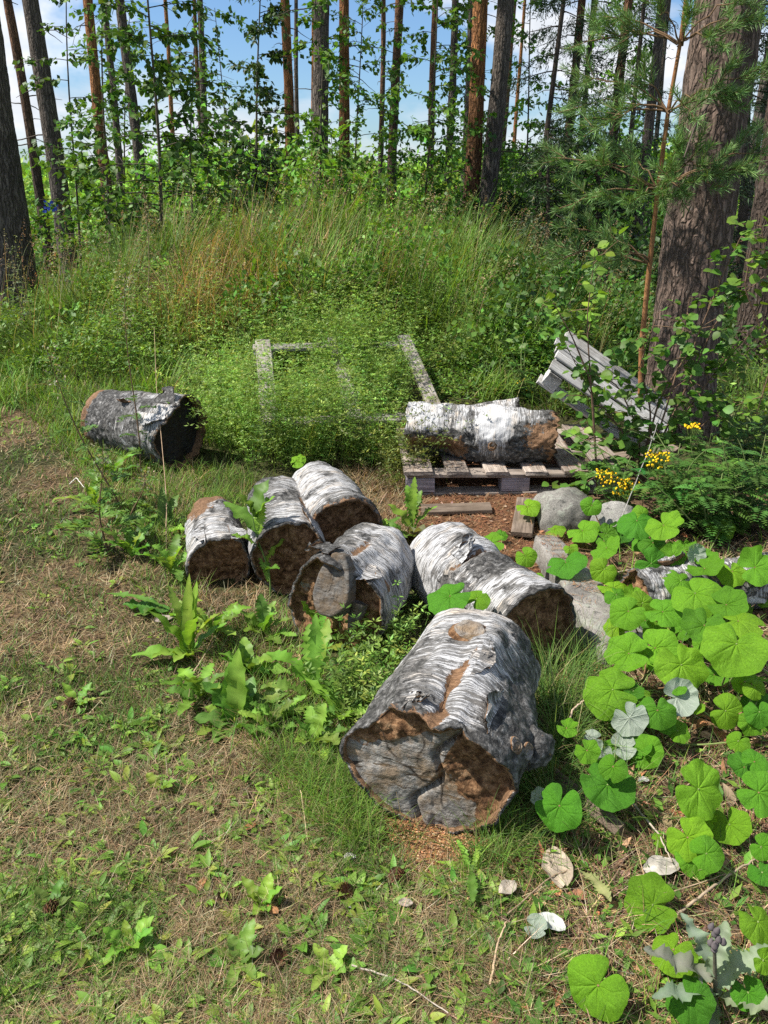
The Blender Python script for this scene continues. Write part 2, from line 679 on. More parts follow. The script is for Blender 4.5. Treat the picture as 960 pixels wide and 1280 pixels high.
def graywood_mat(name='weathered_board', warm=0.0):
    m, nt, ns, ln = mat_new(name)
    tc = ns.new('ShaderNodeTexCoord')
    v = objcoord(ns, ln)
    at = attr_(ns, 'tint').outputs['Color']
    g = noise_(ns, ln, v, 1.0, 5, .65, .5, (4, 90, 90))
    g2 = noise_(ns, ln, v, 1.0, 3, .6, .2, (9, 300, 300))
    big = noise_(ns, ln, v, 7, 4, .6)
    c = ramp(ns, ln, g, [(.28, .35), (.5, .95), (.72, 1.4)])
    c2 = ramp(ns, ln, g2, [(.3, .75), (.7, 1.2)])
    col = mixc(ns, ln, 1.0, at, c, 'MULTIPLY')
    col = mixc(ns, ln, 1.0, col, c2, 'MULTIPLY')
    dk = ramp(ns, ln, big, [(.42, 0.0), (.7, .7)])
    col = mixc(ns, ln, dk, col, mixc(ns, ln, 1.0, col, (.42, .38, .33), 'MULTIPLY'))
    p = principled(ns, ln, col, .9, .15, math_(ns, ln, 'ADD', g, g2), .6, .004)
    out(ns, ln, p.outputs[0])
    return m


def stone_mat():
    m, nt, ns, ln = mat_new('granite')
    tc = ns.new('ShaderNodeTexCoord')
    v = objcoord(ns, ln)
    at = attr_(ns, 'tint').outputs['Color']
    sp = noise_(ns, ln, v, 260, 2, .8)
    big = noise_(ns, ln, v, 9, 4, .65, .3)
    li = noise_(ns, ln, v, 24, 4, .7, .2)
    col = mixc(ns, ln, 1.0, at, ramp(ns, ln, sp, [(.35, .55), (.5, 1.0), (.65, 1.5)]), 'MULTIPLY')
    col = mixc(ns, ln, 1.0, col, ramp(ns, ln, big, [(.3, .6), (.7, 1.3)]), 'MULTIPLY')
    lf = ramp(ns, ln, li, [(.56, 0.0), (.62, .7)])
    col = mixc(ns, ln, lf, col, (.28, .29, .24))
    lf2 = ramp(ns, ln, noise_(ns, ln, v, 30, 4, .7, .2), [(.60, 0.0), (.66, .85)])
    col = mixc(ns, ln, lf2, col, (.05, .05, .045))
    p = principled(ns, ln, col, .85, .25, math_(ns, ln, 'ADD', big, math_(ns, ln, 'MULTIPLY', sp, .25)), .5, .01)
    out(ns, ln, p.outputs[0])
    return m


def pine_mat(name, low, high, z0, z1, dark=(.018, .014, .012), sc=1.0):
    """pine bark: plates with dark fissures, grey-brown below and orange above z0..z1"""
    m, nt, ns, ln = mat_new(name)
    tc = ns.new('ShaderNodeTexCoord')
    v = tc.outputs['Object']
    sep = ns.new('ShaderNodeSeparateXYZ')
    ln.new(v, sep.inputs[0])
    jitter = noise_(ns, ln, v, 2.2, 3, .6)
    zz = math_(ns, ln, 'ADD', sep.outputs[2], math_(ns, ln, 'MULTIPLY', math_(ns, ln, 'SUBTRACT', jitter, .5), 1.6))
    mr = ns.new('ShaderNodeMapRange')
    mr.inputs[1].default_value = z0
    mr.inputs[2].default_value = z1
    ln.new(zz, mr.inputs[0])
    wob = ns.new('ShaderNodeTexNoise')
    wob.inputs['Scale'].default_value = 9 * sc
    wob.inputs['Detail'].default_value = 3
    ln.new(v, wob.inputs['Vector'])
    vv = ns.new('ShaderNodeVectorMath')
    vv.operation = 'MULTIPLY_ADD'
    ln.new(wob.outputs['Color'], vv.inputs[0])
    vv.inputs[1].default_value = (.07 / sc, .07 / sc, .16 / sc)
    ln.new(v, vv.inputs[2])
    mp = ns.new('ShaderNodeMapping')
    mp.inputs['Scale'].default_value = (30 * sc, 30 * sc, 4.2 * sc)
    ln.new(vv.outputs[0], mp.inputs[0])
    vo = ns.new('ShaderNodeTexVoronoi')
    vo.feature = 'DISTANCE_TO_EDGE'
    vo.inputs['Scale'].default_value = 1
    ln.new(mp.outputs[0], vo.inputs['Vector'])
    fis = ramp(ns, ln, vo.outputs['Distance'], [(.01, 0.0), (.22, 1.0)])
    n1 = noise_(ns, ln, v, 1.0, 5, .7, .3, (55 * sc, 55 * sc, 11 * sc))
    n3 = noise_(ns, ln, v, 5, 3, .6)
    plate = mixc(ns, ln, mr.outputs[0], tuple(low), tuple(high))
    plate = mixc(ns, ln, 1.0, plate, ramp(ns, ln, n1, [(.3, .45), (.5, 1.0), (.72, 1.7)]), 'MULTIPLY')
    plate = mixc(ns, ln, 1.0, plate, ramp(ns, ln, n3, [(.3, .75), (.7, 1.25)]), 'MULTIPLY')
    lich = ramp(ns, ln, noise_(ns, ln, v, 30, 4, .75), [(.60, 0.0), (.68, .5)])
    plate = mixc(ns, ln, lich, plate, (.26, .26, .23))
    ff = math_(ns, ln, 'MULTIPLY', math_(ns, ln, 'SUBTRACT', 1.0, fis), .85)
    col = mixc(ns, ln, ff, plate, mixc(ns, ln, .35, tuple(dark), plate))
    hh = math_(ns, ln, 'ADD', fis, math_(ns, ln, 'MULTIPLY', n1, .6))
    p = principled(ns, ln, col, .9, .15, hh, 1.0, .012)
    out(ns, ln, p.outputs[0])
    return m


M_LEAF = foliage_mat('leaf_green', .38, .5, .3)
M_GRASS = foliage_mat('grass_blade', .35, .6, .22, nscale=6)
M_COLT = None
M_TWIG = plain_mat('twig_bark', .85, .15)
M_DRY = plain_mat('dry_leaf', .85, .15, 40, .65, 1.3, .4)
M_SOIL = ground_mat()
M_BIRCH = birch_mat()
M_END = endwood_mat()
M_SCAR = endwood_mat('weathered_scar', .52)
M_SHADE_END = endwood_mat('shade_dark_wood', .16)  # end wood darkened to stand for shade on a log end
M_BOARD = graywood_mat()
M_STONE = stone_mat()
M_NEEDLE = foliage_mat('pine_needle', .2, .5, .3, nscale=4)


def colt_mat():
    m, nt, ns, ln = mat_new('coltsfoot_leaf')
    at = attr_(ns, 'tint').outputs['Color']
    vein = attr_(ns, 'vein').outputs['Fac']
    oi = ns.new('ShaderNodeObjectInfo')
    tc = ns.new('ShaderNodeTexCoord')
    v = tc.outputs['Object']
    add = ns.new('ShaderNodeVectorMath')
    add.operation = 'ADD'
    ln.new(v, add.inputs[0])
    comb = ns.new('ShaderNodeCombineXYZ')
    ln.new(math_(ns, ln, 'MULTIPLY', oi.outputs['Random'], 7.0), comb.inputs[0])
    ln.new(comb.outputs[0], add.inputs[1])
    v2 = add.outputs[0]
    nz = noise_(ns, ln, v2, 16, 3, .6)
    col = mixc(ns, ln, 1.0, at, ramp(ns, ln, nz, [(.3, .72), (.7, 1.2)]), 'MULTIPLY')
    rnd = ramp(ns, ln, oi.outputs['Random'], [(0, (.42, .66, .9)), (.4, (.85, .94, 1.0)), (1, (1.22, 1.06, 1.0))])
    col = mixc(ns, ln, 1.0, col, rnd, 'MULTIPLY')
    fine = noise_(ns, ln, v2, 90, 3, .6)
    col = mixc(ns, ln, math_(ns, ln, 'MULTIPLY', vein, .40), col, mixc(ns, ln, 1.0, col, (1.6, 1.4, 2.0), 'MULTIPLY'))
    hole = ramp(ns, ln, noise_(ns, ln, v2, 62, 2, .5), [(.74, 0.0), (.77, .9)])
    col = mixc(ns, ln, hole, col, (.07, .05, .03))
    brn = ramp(ns, ln, noise_(ns, ln, v2, 9, 3, .6), [(.68, 0.0), (.8, .55)])
    col = mixc(ns, ln, brn, col, (.20, .19, .03))
    ge = ns.new('ShaderNodeNewGeometry')
    un = mixc(ns, ln, vein, (.36, .42, .33), (.50, .55, .46))
    col2 = mixc(ns, ln, ge.outputs['Backfacing'], col, un)
    bh = math_(ns, ln, 'ADD', math_(ns, ln, 'MULTIPLY', vein, -.7), math_(ns, ln, 'MULTIPLY', fine, .5))
    p = principled(ns, ln, col2, .55, .22, bh, .55, .007)
    tr = ns.new('ShaderNodeBsdfTranslucent')
    ln.new(mixc(ns, ln, 1.0, col, (1.25, 1.1, .5), 'MULTIPLY'), tr.inputs[0])
    mx = ns.new('ShaderNodeMixShader')
    mx.inputs[0].default_value = .36
    ln.new(p.outputs[0], mx.inputs[1])
    ln.new(tr.outputs[0], mx.inputs[2])
    out(ns, ln, mx.outputs[0])
    return m


M_COLT = colt_mat()
#@@SETTING
# ------------------------------------------------------------------ camera, light, sky
cam = bpy.data.cameras.new('camera')
cam.sensor_fit = 'HORIZONTAL'
cam.sensor_width = 36
cam.lens = 36 * FPX / 960
cam.clip_start = .05
cam.clip_end = 4000
co = bpy.data.objects.new('camera', cam)
co.location = (0, 0, CAM_H)
co.rotation_euler = (PI / 2 - PITCH, 0, 0)
COL.objects.link(co)
scene.camera = co

SUN = Vector((-.56, -.06, .80)).normalized()
EL = math.asin(SUN.z)
sl = bpy.data.lights.new('sun', 'SUN')
sl.energy = 5.0
sl.angle = math.radians(.53)
sl.color = (1.0, .955, .88)
so = bpy.data.objects.new('sun', sl)
so.rotation_euler = SUN.to_track_quat('Z', 'Y').to_euler()
so.location = (0, 0, 30)
COL.objects.link(so)

w = bpy.data.worlds.new('World')
scene.world = w
w.use_nodes = True
nt = w.node_tree
nt.nodes.clear()
ns, ln = nt.nodes, nt.links
sky = ns.new('ShaderNodeTexSky')
sky.sky_type = 'NISHITA'
sky.sun_disc = False
sky.sun_elevation = EL
sky.sun_rotation = math.atan2(SUN.x, SUN.y)
sky.air_density = 1.0
sky.dust_density = .6
sky.ozone_density = 2.0
tc = ns.new('ShaderNodeTexCoord')
mp = ns.new('ShaderNodeMapping')
mp.inputs['Scale'].default_value = (1, 1, 2.2)
mp.inputs['Location'].default_value = (1.9, .55, .3)
ln.new(tc.outputs['Generated'], mp.inputs[0])
cn = noise_(ns, ln, mp.outputs[0], 3.1, 6, .55, .25)
cf = ramp(ns, ln, cn, [(.47, 0.0), (.60, 1.0)])
cshade = ramp(ns, ln, noise_(ns, ln, mp.outputs[0], 7, 4, .6), [(.3, (6.2, 6.6, 7.2)), (.7, (10, 10.1, 10.3))])
blue = mixc(ns, ln, 1.0, sky.outputs[0], (.80, 1.0, 1.22), 'MULTIPLY')
skyc = mixc(ns, ln, cf, blue, cshade)
bg = ns.new('ShaderNodeBackground')
ln.new(skyc, bg.inputs[0])
bg.inputs[1].default_value = .075
wo = ns.new('ShaderNodeOutputWorld')
ln.new(bg.outputs[0], wo.inputs[0])

scene.render.engine = 'CYCLES'
scene.cycles.max_bounces = 6
scene.cycles.diffuse_bounces = 3
scene.cycles.glossy_bounces = 2
scene.cycles.transmission_bounces = 4
scene.cycles.use_denoising = False
scene.cycles.sample_clamp_indirect = 6
scene.view_settings.view_transform = 'Standard'
scene.view_settings.look = 'None'
scene.view_settings.exposure = .72
scene.view_settings.gamma = 1
scene.render.film_transparent = False

# ------------------------------------------------------------------ regions (picture outlines laid on the ground)
LAWN = [(-260, 500), (40, 500), (110, 590), (205, 700), (225, 830), (320, 930), (420, 1010), (590, 1050), (640, 1130), (640, 1420), (-420, 1420)]
RIGHT = [(650, 1045), (690, 900), (690, 650), (800, 590), (1180, 590), (1420, 1420), (600, 1420), (640, 1120)]
NEED = [(490, 590), (540, 560), (720, 570), (730, 690), (770, 830), (700, 830), (650, 740), (560, 690), (490, 650)]
CRUMB = [(430, 1010), (660, 1020), (690, 1080), (600, 1110), (460, 1080)]


def toworld(poly):
    q = np.array(poly, float)
    return [tuple(p[:2]) for p in onz(q[:, 0], np.maximum(q[:, 1], 300))]


LAWN_W, RIGHT_W, NEED_W, CRUMB_W = [toworld(p) for p in (LAWN, RIGHT, NEED, CRUMB)]


def soft_in(x, y, poly, s=.12, k=6, jseed=0):
    r = np.random.default_rng(jseed)
    acc = 0
    for i in range(k):
        a = r.normal(0, s, 2)
        acc = acc + pip(x + a[0], y + a[1], poly)
    return acc / k


def axis(dense_lo, dense_hi, step, far_lo, far_hi, g=1.09):
    a = list(np.arange(dense_lo, dense_hi, step))
    s = step
    while a[-1] < far_hi:
        s *= g
        a.append(a[-1] + s)
    s = step
    while a[0] > far_lo:
        s *= g
        a.insert(0, a[0] - s)
    return np.array(a)


gx = axis(-3.2, 2.6, .024, -1500, 1500)
gy = axis(.7, 6.2, .024, -700, 2500)
X, Y = np.meshgrid(gx, gy)
Z = hgt(X, Y)
dist = np.hypot(X, Y)
dn = np.clip(1 - dist / 14, 0, 1)
Z = Z + (.045 * (n2(X, Y, 6, 1, 4) - .5) + .030 * (n2(X, Y, 26, 2, 3) - .5)) * dn
x, y = X.ravel(), Y.ravel()
jx, jy = x + .25 * (n2(x, y, 4, 4) - .5), y + .25 * (n2(x, y, 4, 5) - .5)
wl = soft_in(jx, jy, LAWN_W, .07)
wr = soft_in(jx, jy, RIGHT_W, .08)
wn = soft_in(jx, jy, NEED_W, .06)
wc = soft_in(jx, jy, CRUMB_W, .04)
lawn_n = sstep(.40, .62, n2(x, y, 2.4, 21, 4))
tan_c = np.array([.125, .088, .050])
grn_c = np.array([.048, .052, .021])
lawn_c = tan_c * (1 - lawn_n[:, None]) + grn_c * lawn_n[:, None]
base_c = np.tile(np.array([.062, .065, .026]), (len(x), 1))
fr = sstep(12, 26, np.hypot(x, y))[:, None]
base_c = base_c * (1 - fr) + np.array([.10, .16, .035]) * fr
c = base_c
c = c * (1 - wl[:, None]) + lawn_c * wl[:, None]
c = c * (1 - wr[:, None]) + np.array([.135, .088, .052]) * wr[:, None]
c = c * (1 - wn[:, None]) + np.array([.165, .082, .045]) * wn[:, None]
c = c * (1 - wc[:, None]) + np.array([.30, .15, .065]) * wc[:, None]
G = Geo()
nx, ny = len(gx), len(gy)
ii, jj = np.meshgrid(np.arange(nx - 1), np.arange(ny - 1))
o = (jj * nx + ii).ravel()
G.add(np.stack([x, y, Z.ravel()], 1), np.stack([o, o + 1, o + nx + 1, o + nx], 1), None, c)
gr = struct(G.build('ground', M_SOIL))


def surf(x, y):
    dn_ = np.clip(1 - np.hypot(x, y) / 14, 0, 1)
    return hgt(x, y) + (.045 * (n2(x, y, 6, 1, 4) - .5) + .030 * (n2(x, y, 26, 2, 3) - .5)) * dn_


def seat(p, dz=-.004):
    p = np.asarray(p, float).copy()
    p[:, 2] = surf(p[:, 0], p[:, 1]) + dz
    return p


# keep-out discs for the logs (x, y, r): no grass grows through them
KEEP = []


def clear(p, pad=0.0):
    ok = np.ones(len(p), bool)
    for (ax, ay, bx, by, r) in KEEP:
        d = np.array([bx - ax, by - ay])
        L2 = (d ** 2).sum() + 1e-9
        t = np.clip(((p[:, 0] - ax) * d[0] + (p[:, 1] - ay) * d[1]) / L2, 0, 1)
        q = np.hypot(p[:, 0] - ax - t * d[0], p[:, 1] - ay - t * d[1])
        ok &= q > r + pad
    return ok
# ------------------------------------------------------------------ birch logs
def seg_keep(f, b, r):
    KEEP.append((f[0], f[1], b[0], b[1], r))


def log_basis(front, back, r0, roll=0):
    f, b = Vector(front), Vector(back)
    z = (b - f).normalized()
    up = Vector((0, 0, 1))
    y = (up - z * up.dot(z)).normalized()
    x = y.cross(z)
    m = Matrix((x, y, z)).transposed().to_4x4()
    m.translation = f
    return m, (b - f).length


def birch_log(label, front, back, rf, rb, seed=1, nth=150, nz=90, shape=None, dark=None, peel=None, moss=None,
              rim=.03, gray=None, recess=.02, wob=.05, group='sawn birch logs lying in the grass', ecc=0.0, thick=.012, rim2=None, facefn=None, depth_=.06, endmat=None, crack=None):
    m, L = log_basis(front, back, rf)
    root = thing('birch_log', label, 'log', group=group, mat=m)
    bpy.context.view_layer.update()
    seg_keep(front, back, min(rf, rb) * .72)
    th = np.arange(nth) / nth * 2 * PI
    s = np.linspace(0, 1, nz)
    TH, S = np.meshgrid(th, s)
    ct, st = np.cos(TH), np.sin(TH)
    p3 = np.stack([ct * 1.2, st * 1.2, S * L * 4], -1)
    zf = rim * 2 * (fbm(np.stack([np.cos(th) * 1.6, np.sin(th) * 1.6, th * 0], -1), 4, seed + 3) - .5) + rim * .9 * (fbm(np.stack([np.cos(th) * 7, np.sin(th) * 7, th * 0], -1), 3, seed + 4) - .5)
    zb = L + .6 * rim * 2 * (fbm(np.stack([np.cos(th) * 1.6, np.sin(th) * 1.6, th * 0 + 5], -1), 4, seed + 5) - .5)
    if rim2 is not None:
        zf = zf + rim2(th)

    def radius(TH, S):
        ct, st = np.cos(TH), np.sin(TH)
        r = rf + (rb - rf) * S
        q = np.stack([ct * 1.2, st * 1.2, S * L * 3], -1)
        r = r * (1 + wob * 2 * (fbm(q, 3, seed) - .5))
        r = r * (1 + ecc * np.cos(2 * (TH)))
        if shape is not None:
            r = r + shape(TH, S)
        return r
    R = radius(TH, S)
    big = fbm(np.stack([ct * 2.4 + seed, st * 2.4, S * L * 11], -1), 4, seed + 9)
    kn = fbm(np.stack([ct * 2.1, st * 2.1, S * L * 8 + seed], -1), 3, seed + 12) - .5
    R = R + .026 * kn
    dk = (dark(TH, S) if dark is not None else 0 * R) + .50 * sstep(.50, .72, big) + .7 * gauss(S * L, 0, .016)
    pl = peel(TH, S) if peel is not None else 0 * R
    ms = moss(TH, S) if moss is not None else 0 * R
    Zc = zf[None, :] * (1 - S) + zb[None, :] * S
    cx, cy = R * ct, R * st
    d1 = fbm(np.stack([cx * 30, cy * 30, Zc * 34], -1), 4, seed + 20) - .5
    d2 = fbm(np.stack([cx * 8, cy * 8, Zc * 110], -1), 3, seed + 21) - .5
    R2 = R + d2 * .004 + d1 * (.004 + .017 * np.clip(dk, 0, 1)) + np.where(pl > .4, -.008, 0) * sstep(.3, .6, pl)
    V = np.stack([R2 * ct, R2 * st, Zc], -1)
    # bark sheet with a folded-in rim at both ends
    rin_f = R2[0] - thick
    rin_b = R2[-1] - thick
    ring_f1 = np.stack([rin_f * ct[0], rin_f * st[0], zf + .004], -1)
    ring_f2 = np.stack([rin_f * .985 * ct[0], rin_f * .985 * st[0], zf + .10], -1)
    ring_b1 = np.stack([rin_b * ct[0], rin_b * st[0], zb - .004], -1)
    ring_b2 = np.stack([rin_b * .985 * ct[0], rin_b * .985 * st[0], zb - .08], -1)
    rows = np.concatenate([ring_f2[None], ring_f1[None], V, ring_b1[None], ring_b2[None]])
    nr = len(rows)
    G = Geo()
    j = np.arange(nth)
    k = (j + 1) % nth
    q = np.concatenate([np.stack([i * nth + j, (i + 1) * nth + j, (i + 1) * nth + k, i * nth + k], 1) for i in range(nr - 1)])
    G.add(rows.reshape(-1, 3), q)

    def ext(a, v):
        return np.concatenate([np.full((2, nth), v), np.broadcast_to(a, R.shape), np.full((2, nth), v)]).ravel()
    bark = link('bark', G.mesh('bark', M_BIRCH, attrs={'dark': ext(dk, .3), 'peel': ext(pl, .9), 'moss': ext(ms, 0)}), root)

    def cap(zr, rin, sign, sd, gfun, nm, rec):
        nq = 34
        Q = np.linspace(0, 1, nq)[:, None]
        cc, ss = np.cos(th)[None], np.sin(th)[None]
        xx, yy = Q * rin[None] * cc, Q * rin[None] * ss
        rough = fbm(np.stack([xx * 14, yy * 14, xx * 0], -1), 5, sd) - .5
        fine = fbm(np.stack([xx * 55, yy * 55, xx * 0], -1), 3, sd + 1) - .5
        g = gfun(xx, yy) if gfun is not None else np.zeros_like(xx)
        zz = (zr * .5)[None] * Q ** 2 + sign * (rec + depth_ * np.clip(rough, -.4, .4) * (1 - .75 * np.clip(g, 0, 1)) + .014 * fine * (1 - .6 * np.clip(g, 0, 1)))
        base = zz - (zr * .5)[None] * Q ** 2
        zz = (0 if sign > 0 else L) + (zz if sign > 0 else -np.abs(base) * 1.0)
        if facefn is not None and sign > 0:
            zz = zz + facefn(xx, yy)
        v = np.stack([xx, yy, zz], -1).reshape(-1, 3)
        qq = []
        for i in range(nq - 1):
            a = np.stack([i * nth + j, i * nth + k, (i + 1) * nth + k, (i + 1) * nth + j], 1)
            qq.append(a if sign > 0 else a[:, ::-1])
        Gc = Geo()
        Gc.add(v, np.concatenate(qq))
        return link(nm, Gc.mesh(nm, endmat or M_END, attrs={'gray': g.ravel(), 'crack': (crack(xx, yy) if crack is not None and sign > 0 else 0 * xx).ravel()}), root)
    cap(zf, rin_f + .004, 1, seed + 40, gray, 'cut_end', recess)
    cap(zb, rin_b + .004, -1, seed + 41, None, 'cut_end', .02)
    root['_L'] = L
    return root, radius, L


def on_log(root, radius, th, s, L):
    r = float(radius(np.array(th), np.array(s)))
    return r * math.cos(th), r * math.sin(th), s * L


def gauss(a, b, s):
    return np.exp(-((a - b) / s) ** 2)


def dth(a, b):
    return (a - b + PI) % (2 * PI) - PI


def disk_plate(root, name, center, normal, rx, ry, h, seed, mat, gray=.9, updir=(0, 0, -1), nq=14, nt_=56, flare=1.25, side_gray=(.1, .7), drop=0.0):
    """branch scar: a short stub with a flat weathered cut, in log-local space"""
    n = Vector(normal).normalized()
    u = (Vector(updir) - n * n.dot(Vector(updir))).normalized()
    s = n.cross(u)
    th = np.arange(nt_) / nt_ * 2 * PI
    out_ = 1 + .16 * (fbm(np.stack([np.cos(th) * 2, np.sin(th) * 2, th * 0], -1), 3, seed) - .5)
    rows = []
    g = []
    for hh, sc in ((-.03, flare), (h * .35, flare * .96), (h * .8, 1.06), (h, 1.0), (h * 1.0, .9)):
        rows.append((hh, out_ * sc))
        g.append(side_gray[0] if sc > 1.03 else side_gray[1])
    for q in np.linspace(.8, 0, nq):
        rows.append((h - .004 + .004 * q, out_ * q))
        g.append(gray)
    v = []
    ga = []
    for (hh, rr), gg in zip(rows, g):
        a = np.stack([rr * rx * np.cos(th), rr * ry * np.sin(th) * (1 - drop * np.cos(th))], 1)
        f = .012 * (fbm(np.stack([a[:, 0] * 60, a[:, 1] * 60, th * 0], -1), 3, seed + 2) - .5)
        rings = .0016 * np.sin(np.linalg.norm(a, axis=1) * 900)
        P = np.array(center)[None] + a[:, :1] * np.array(u)[None] + a[:, 1:] * np.array(s)[None] + (hh + f + rings)[:, None] * np.array(n)[None]
        v.append(P)
        ga.append(np.full(nt_, gg))
    v = np.concatenate(v)
    j = np.arange(nt_)
    k = (j + 1) % nt_
    q = np.concatenate([np.stack([i * nt_ + j, i * nt_ + k, (i + 1) * nt_ + k, (i + 1) * nt_ + j], 1) for i in range(len(rows) - 1)])
    G = Geo()
    G.add(v, q)
    return link(name, G.mesh(name, mat, attrs={'gray': np.concatenate(ga), 'dark': np.concatenate(ga) * 0 + .9, 'peel': np.concatenate(ga) * 0, 'moss': np.concatenate(ga) * 0}), root)


def lump(root, name, center, axis_, length, r0, r1, seed, mat, rough=.35, gray=.3, n=26, m=18):
    """a knobbly broken stub in log-local space"""
    a = Vector(axis_).normalized()
    ref = Vector((0, 0, 1)) if abs(a.z) < .8 else Vector((1, 0, 0))
    u = a.cross(ref).normalized()
    s = a.cross(u)
    th = np.arange(n) / n * 2 * PI
    v = []
    for i in range(m):
        t = i / (m - 1)
        r = r0 + (r1 - r0) * t
        if t > .8:
            r = r * math.sqrt(max(0.0, 1 - ((t - .8) / .2) ** 2))
        q = np.stack([np.cos(th) * 1.8, np.sin(th) * 1.8, th * 0 + t * length * 30], -1)
        rr = r * (1 + rough * 2 * (fbm(q, 4, seed) - .5))
        P = np.array(center)[None] + np.cos(th)[:, None] * rr[:, None] * np.array(u) + np.sin(th)[:, None] * rr[:, None] * np.array(s) + np.array(a)[None] * (t * length)
        v.append(P)
    v = np.concatenate(v)
    j = np.arange(n)
    k = (j + 1) % n
    q = np.concatenate([np.stack([i * n + j, i * n + k, (i + 1) * n + k, (i + 1) * n + j], 1) for i in range(m - 1)])
    G = Geo()
    G.add(v, q)
    z = np.zeros(len(v))
    return link(name, G.mesh(name, mat, attrs={'gray': z + gray, 'dark': z + .75, 'peel': z + .25, 'moss': z}), root)


def flap(root, radius, L, th0, th1, s0, s1, lift, curl, seed, name='bark_flap', pe=.1, dk=.15, n=18):
    """a torn sheet of bark standing off the log"""
    a = np.linspace(0, 1, n)
    A, B = np.meshgrid(a, a)
    wob = .05 * (fbm(np.stack([A * 5, B * 5, A * 0], -1), 3, seed) - .5)
    edge = .45 * fbm(np.stack([B * 3.2, B * 0, B * 0 + seed], -1), 4, seed + 7)
    TH = th0 + (th1 - th0) * A * (1.05 - edge - .75 * np.abs(B - .5) ** 1.5) + wob
    S = s0 + (s1 - s0) * (.5 + (B - .5) * (1 - .5 * A ** 1.5)) + (wob * 1.5 + .06 * (fbm(np.stack([A * 4, np.sign(B - .5), B * 0 + seed], -1), 3, seed + 8) - .5)) * 1.0
    R = radius(TH, S) + .004 + lift * A ** 1.5 + curl * A ** 3 * (.6 + .8 * fbm(np.stack([B * 4, A * 2, A * 0], -1), 2, seed + 1))
    V = np.stack([R * np.cos(TH), R * np.sin(TH), S * L], -1)
    V2 = V - .004 * norm(np.stack([np.cos(TH), np.sin(TH), TH * 0], -1))
    G = Geo()
    i, j = np.meshgrid(np.arange(n - 1), np.arange(n - 1))
    o = (j * n + i).ravel()
    q = np.stack([o, o + 1, o + n + 1, o + n], 1)
    G.add(V.reshape(-1, 3), q)
    G.add(V2.reshape(-1, 3), q[:, ::-1])
    z = np.zeros(n * n)
    return link(name, G.mesh(name, M_BIRCH, attrs={'dark': np.concatenate([z + dk, z]), 'peel': np.concatenate([z + pe, z + .8]), 'moss': np.concatenate([z, z])}), root)


# --- A: the big log in front. local +x is to the left of someone looking at the cut end, y up
def A_shape(TH, S):
    d = .030 * gauss(dth(TH, -.05), 0, .7) * (1 - S) ** .8            # flares on the left near the cut
    d = d - .016 * gauss(dth(TH, 1.62), 0, .16) * sstep(1.05, .25, S)   # seam under the knot
    d = d + .030 * gauss(dth(TH, 1.9), 0, .28) * gauss(S, .62, .22)  # swelling round the knot
    d = d + .028 * gauss(dth(TH, 3.0), 0, .35) * gauss(S, .35, .25)
    d = d - .02 * gauss(dth(TH, .55), 0, .3) * (1 - S)
    d = d - .030 * gauss(dth(TH, 1.75), 0, 1.0) * np.clip(1 - S * 1.6, 0, 1) ** 1.5
    return d


def A_dark(TH, S):
    a = .95 * gauss(dth(TH, 2.75), 0, .62) * (1 - .45 * S)
    a = a + .55 * gauss(dth(TH, .55), 0, .62) * sstep(1.0, .3, S)
    a = a + .30 * gauss(dth(TH, 1.35), 0, .5) * gauss(S, .15, .2)
    a = a + .35 * gauss(S, .62, .10) * gauss(dth(TH, 1.3), 0, .8)
    return a


def A_peel(TH, S):
    return 1.0 * gauss(dth(TH, 1.66 + .35 * (S - .3) + .35 * (fbm(np.stack([S * 9, S * 0, S * 0], -1), 3, 4) - .5)), 0, .075 + .05 * np.sin(S * 23)) * sstep(.62, .40, S) + .55 * gauss(dth(TH, 1.2), 0, .5) * gauss(S, 0, .04)


def A_gray(x, y):
    a = .92 * sstep(.175, .15, x + .15 * y) * sstep(-.03, .0, x + .45 * y) * sstep(.115, .085, y + .45 * x)
    a = np.maximum(a, .85 * sstep(-.13, -.09, x) * sstep(-.03, -.07, y - .35 * x))
    a = np.maximum(a, .55 * sstep(-.08, -.05, x) * sstep(.02, -.02, y - .2 * x))
    return np.clip(a, 0, 1)


def A_crack(x, y):
    a = 0 * x
    for (cx_, cy_, an) in ((.0, -.05, .3), (.03, -.02, 1.5), (-.02, -.07, 2.4), (.09, .0, .9), (.0, -.04, 4.3), (-.04, .02, 5.5)):
        t_ = (x - cx_) * math.cos(an) + (y - cy_) * math.sin(an)
        d_ = -(x - cx_) * math.sin(an) + (y - cy_) * math.cos(an) + .01 * np.sin(t_ * 60)
        a = np.maximum(a, gauss(d_, 0, .0032) * sstep(-.01, .01, t_) * sstep(.12, .07, t_))
    for k in range(1, 9):
        a = np.maximum(a, .30 * gauss(np.hypot(x - .02, y + .03) + .012 * np.sin(np.arctan2(y, x) * 3), k * .021, .0022))
    return np.clip(a, 0, 1)


def A_face(x, y):
    return .035 * sstep(.02, -.16, x) * sstep(-.16, .06, y) + .02 * gauss(x + .35 * y, -.012 + .02 * np.sin(y * 40), .008)


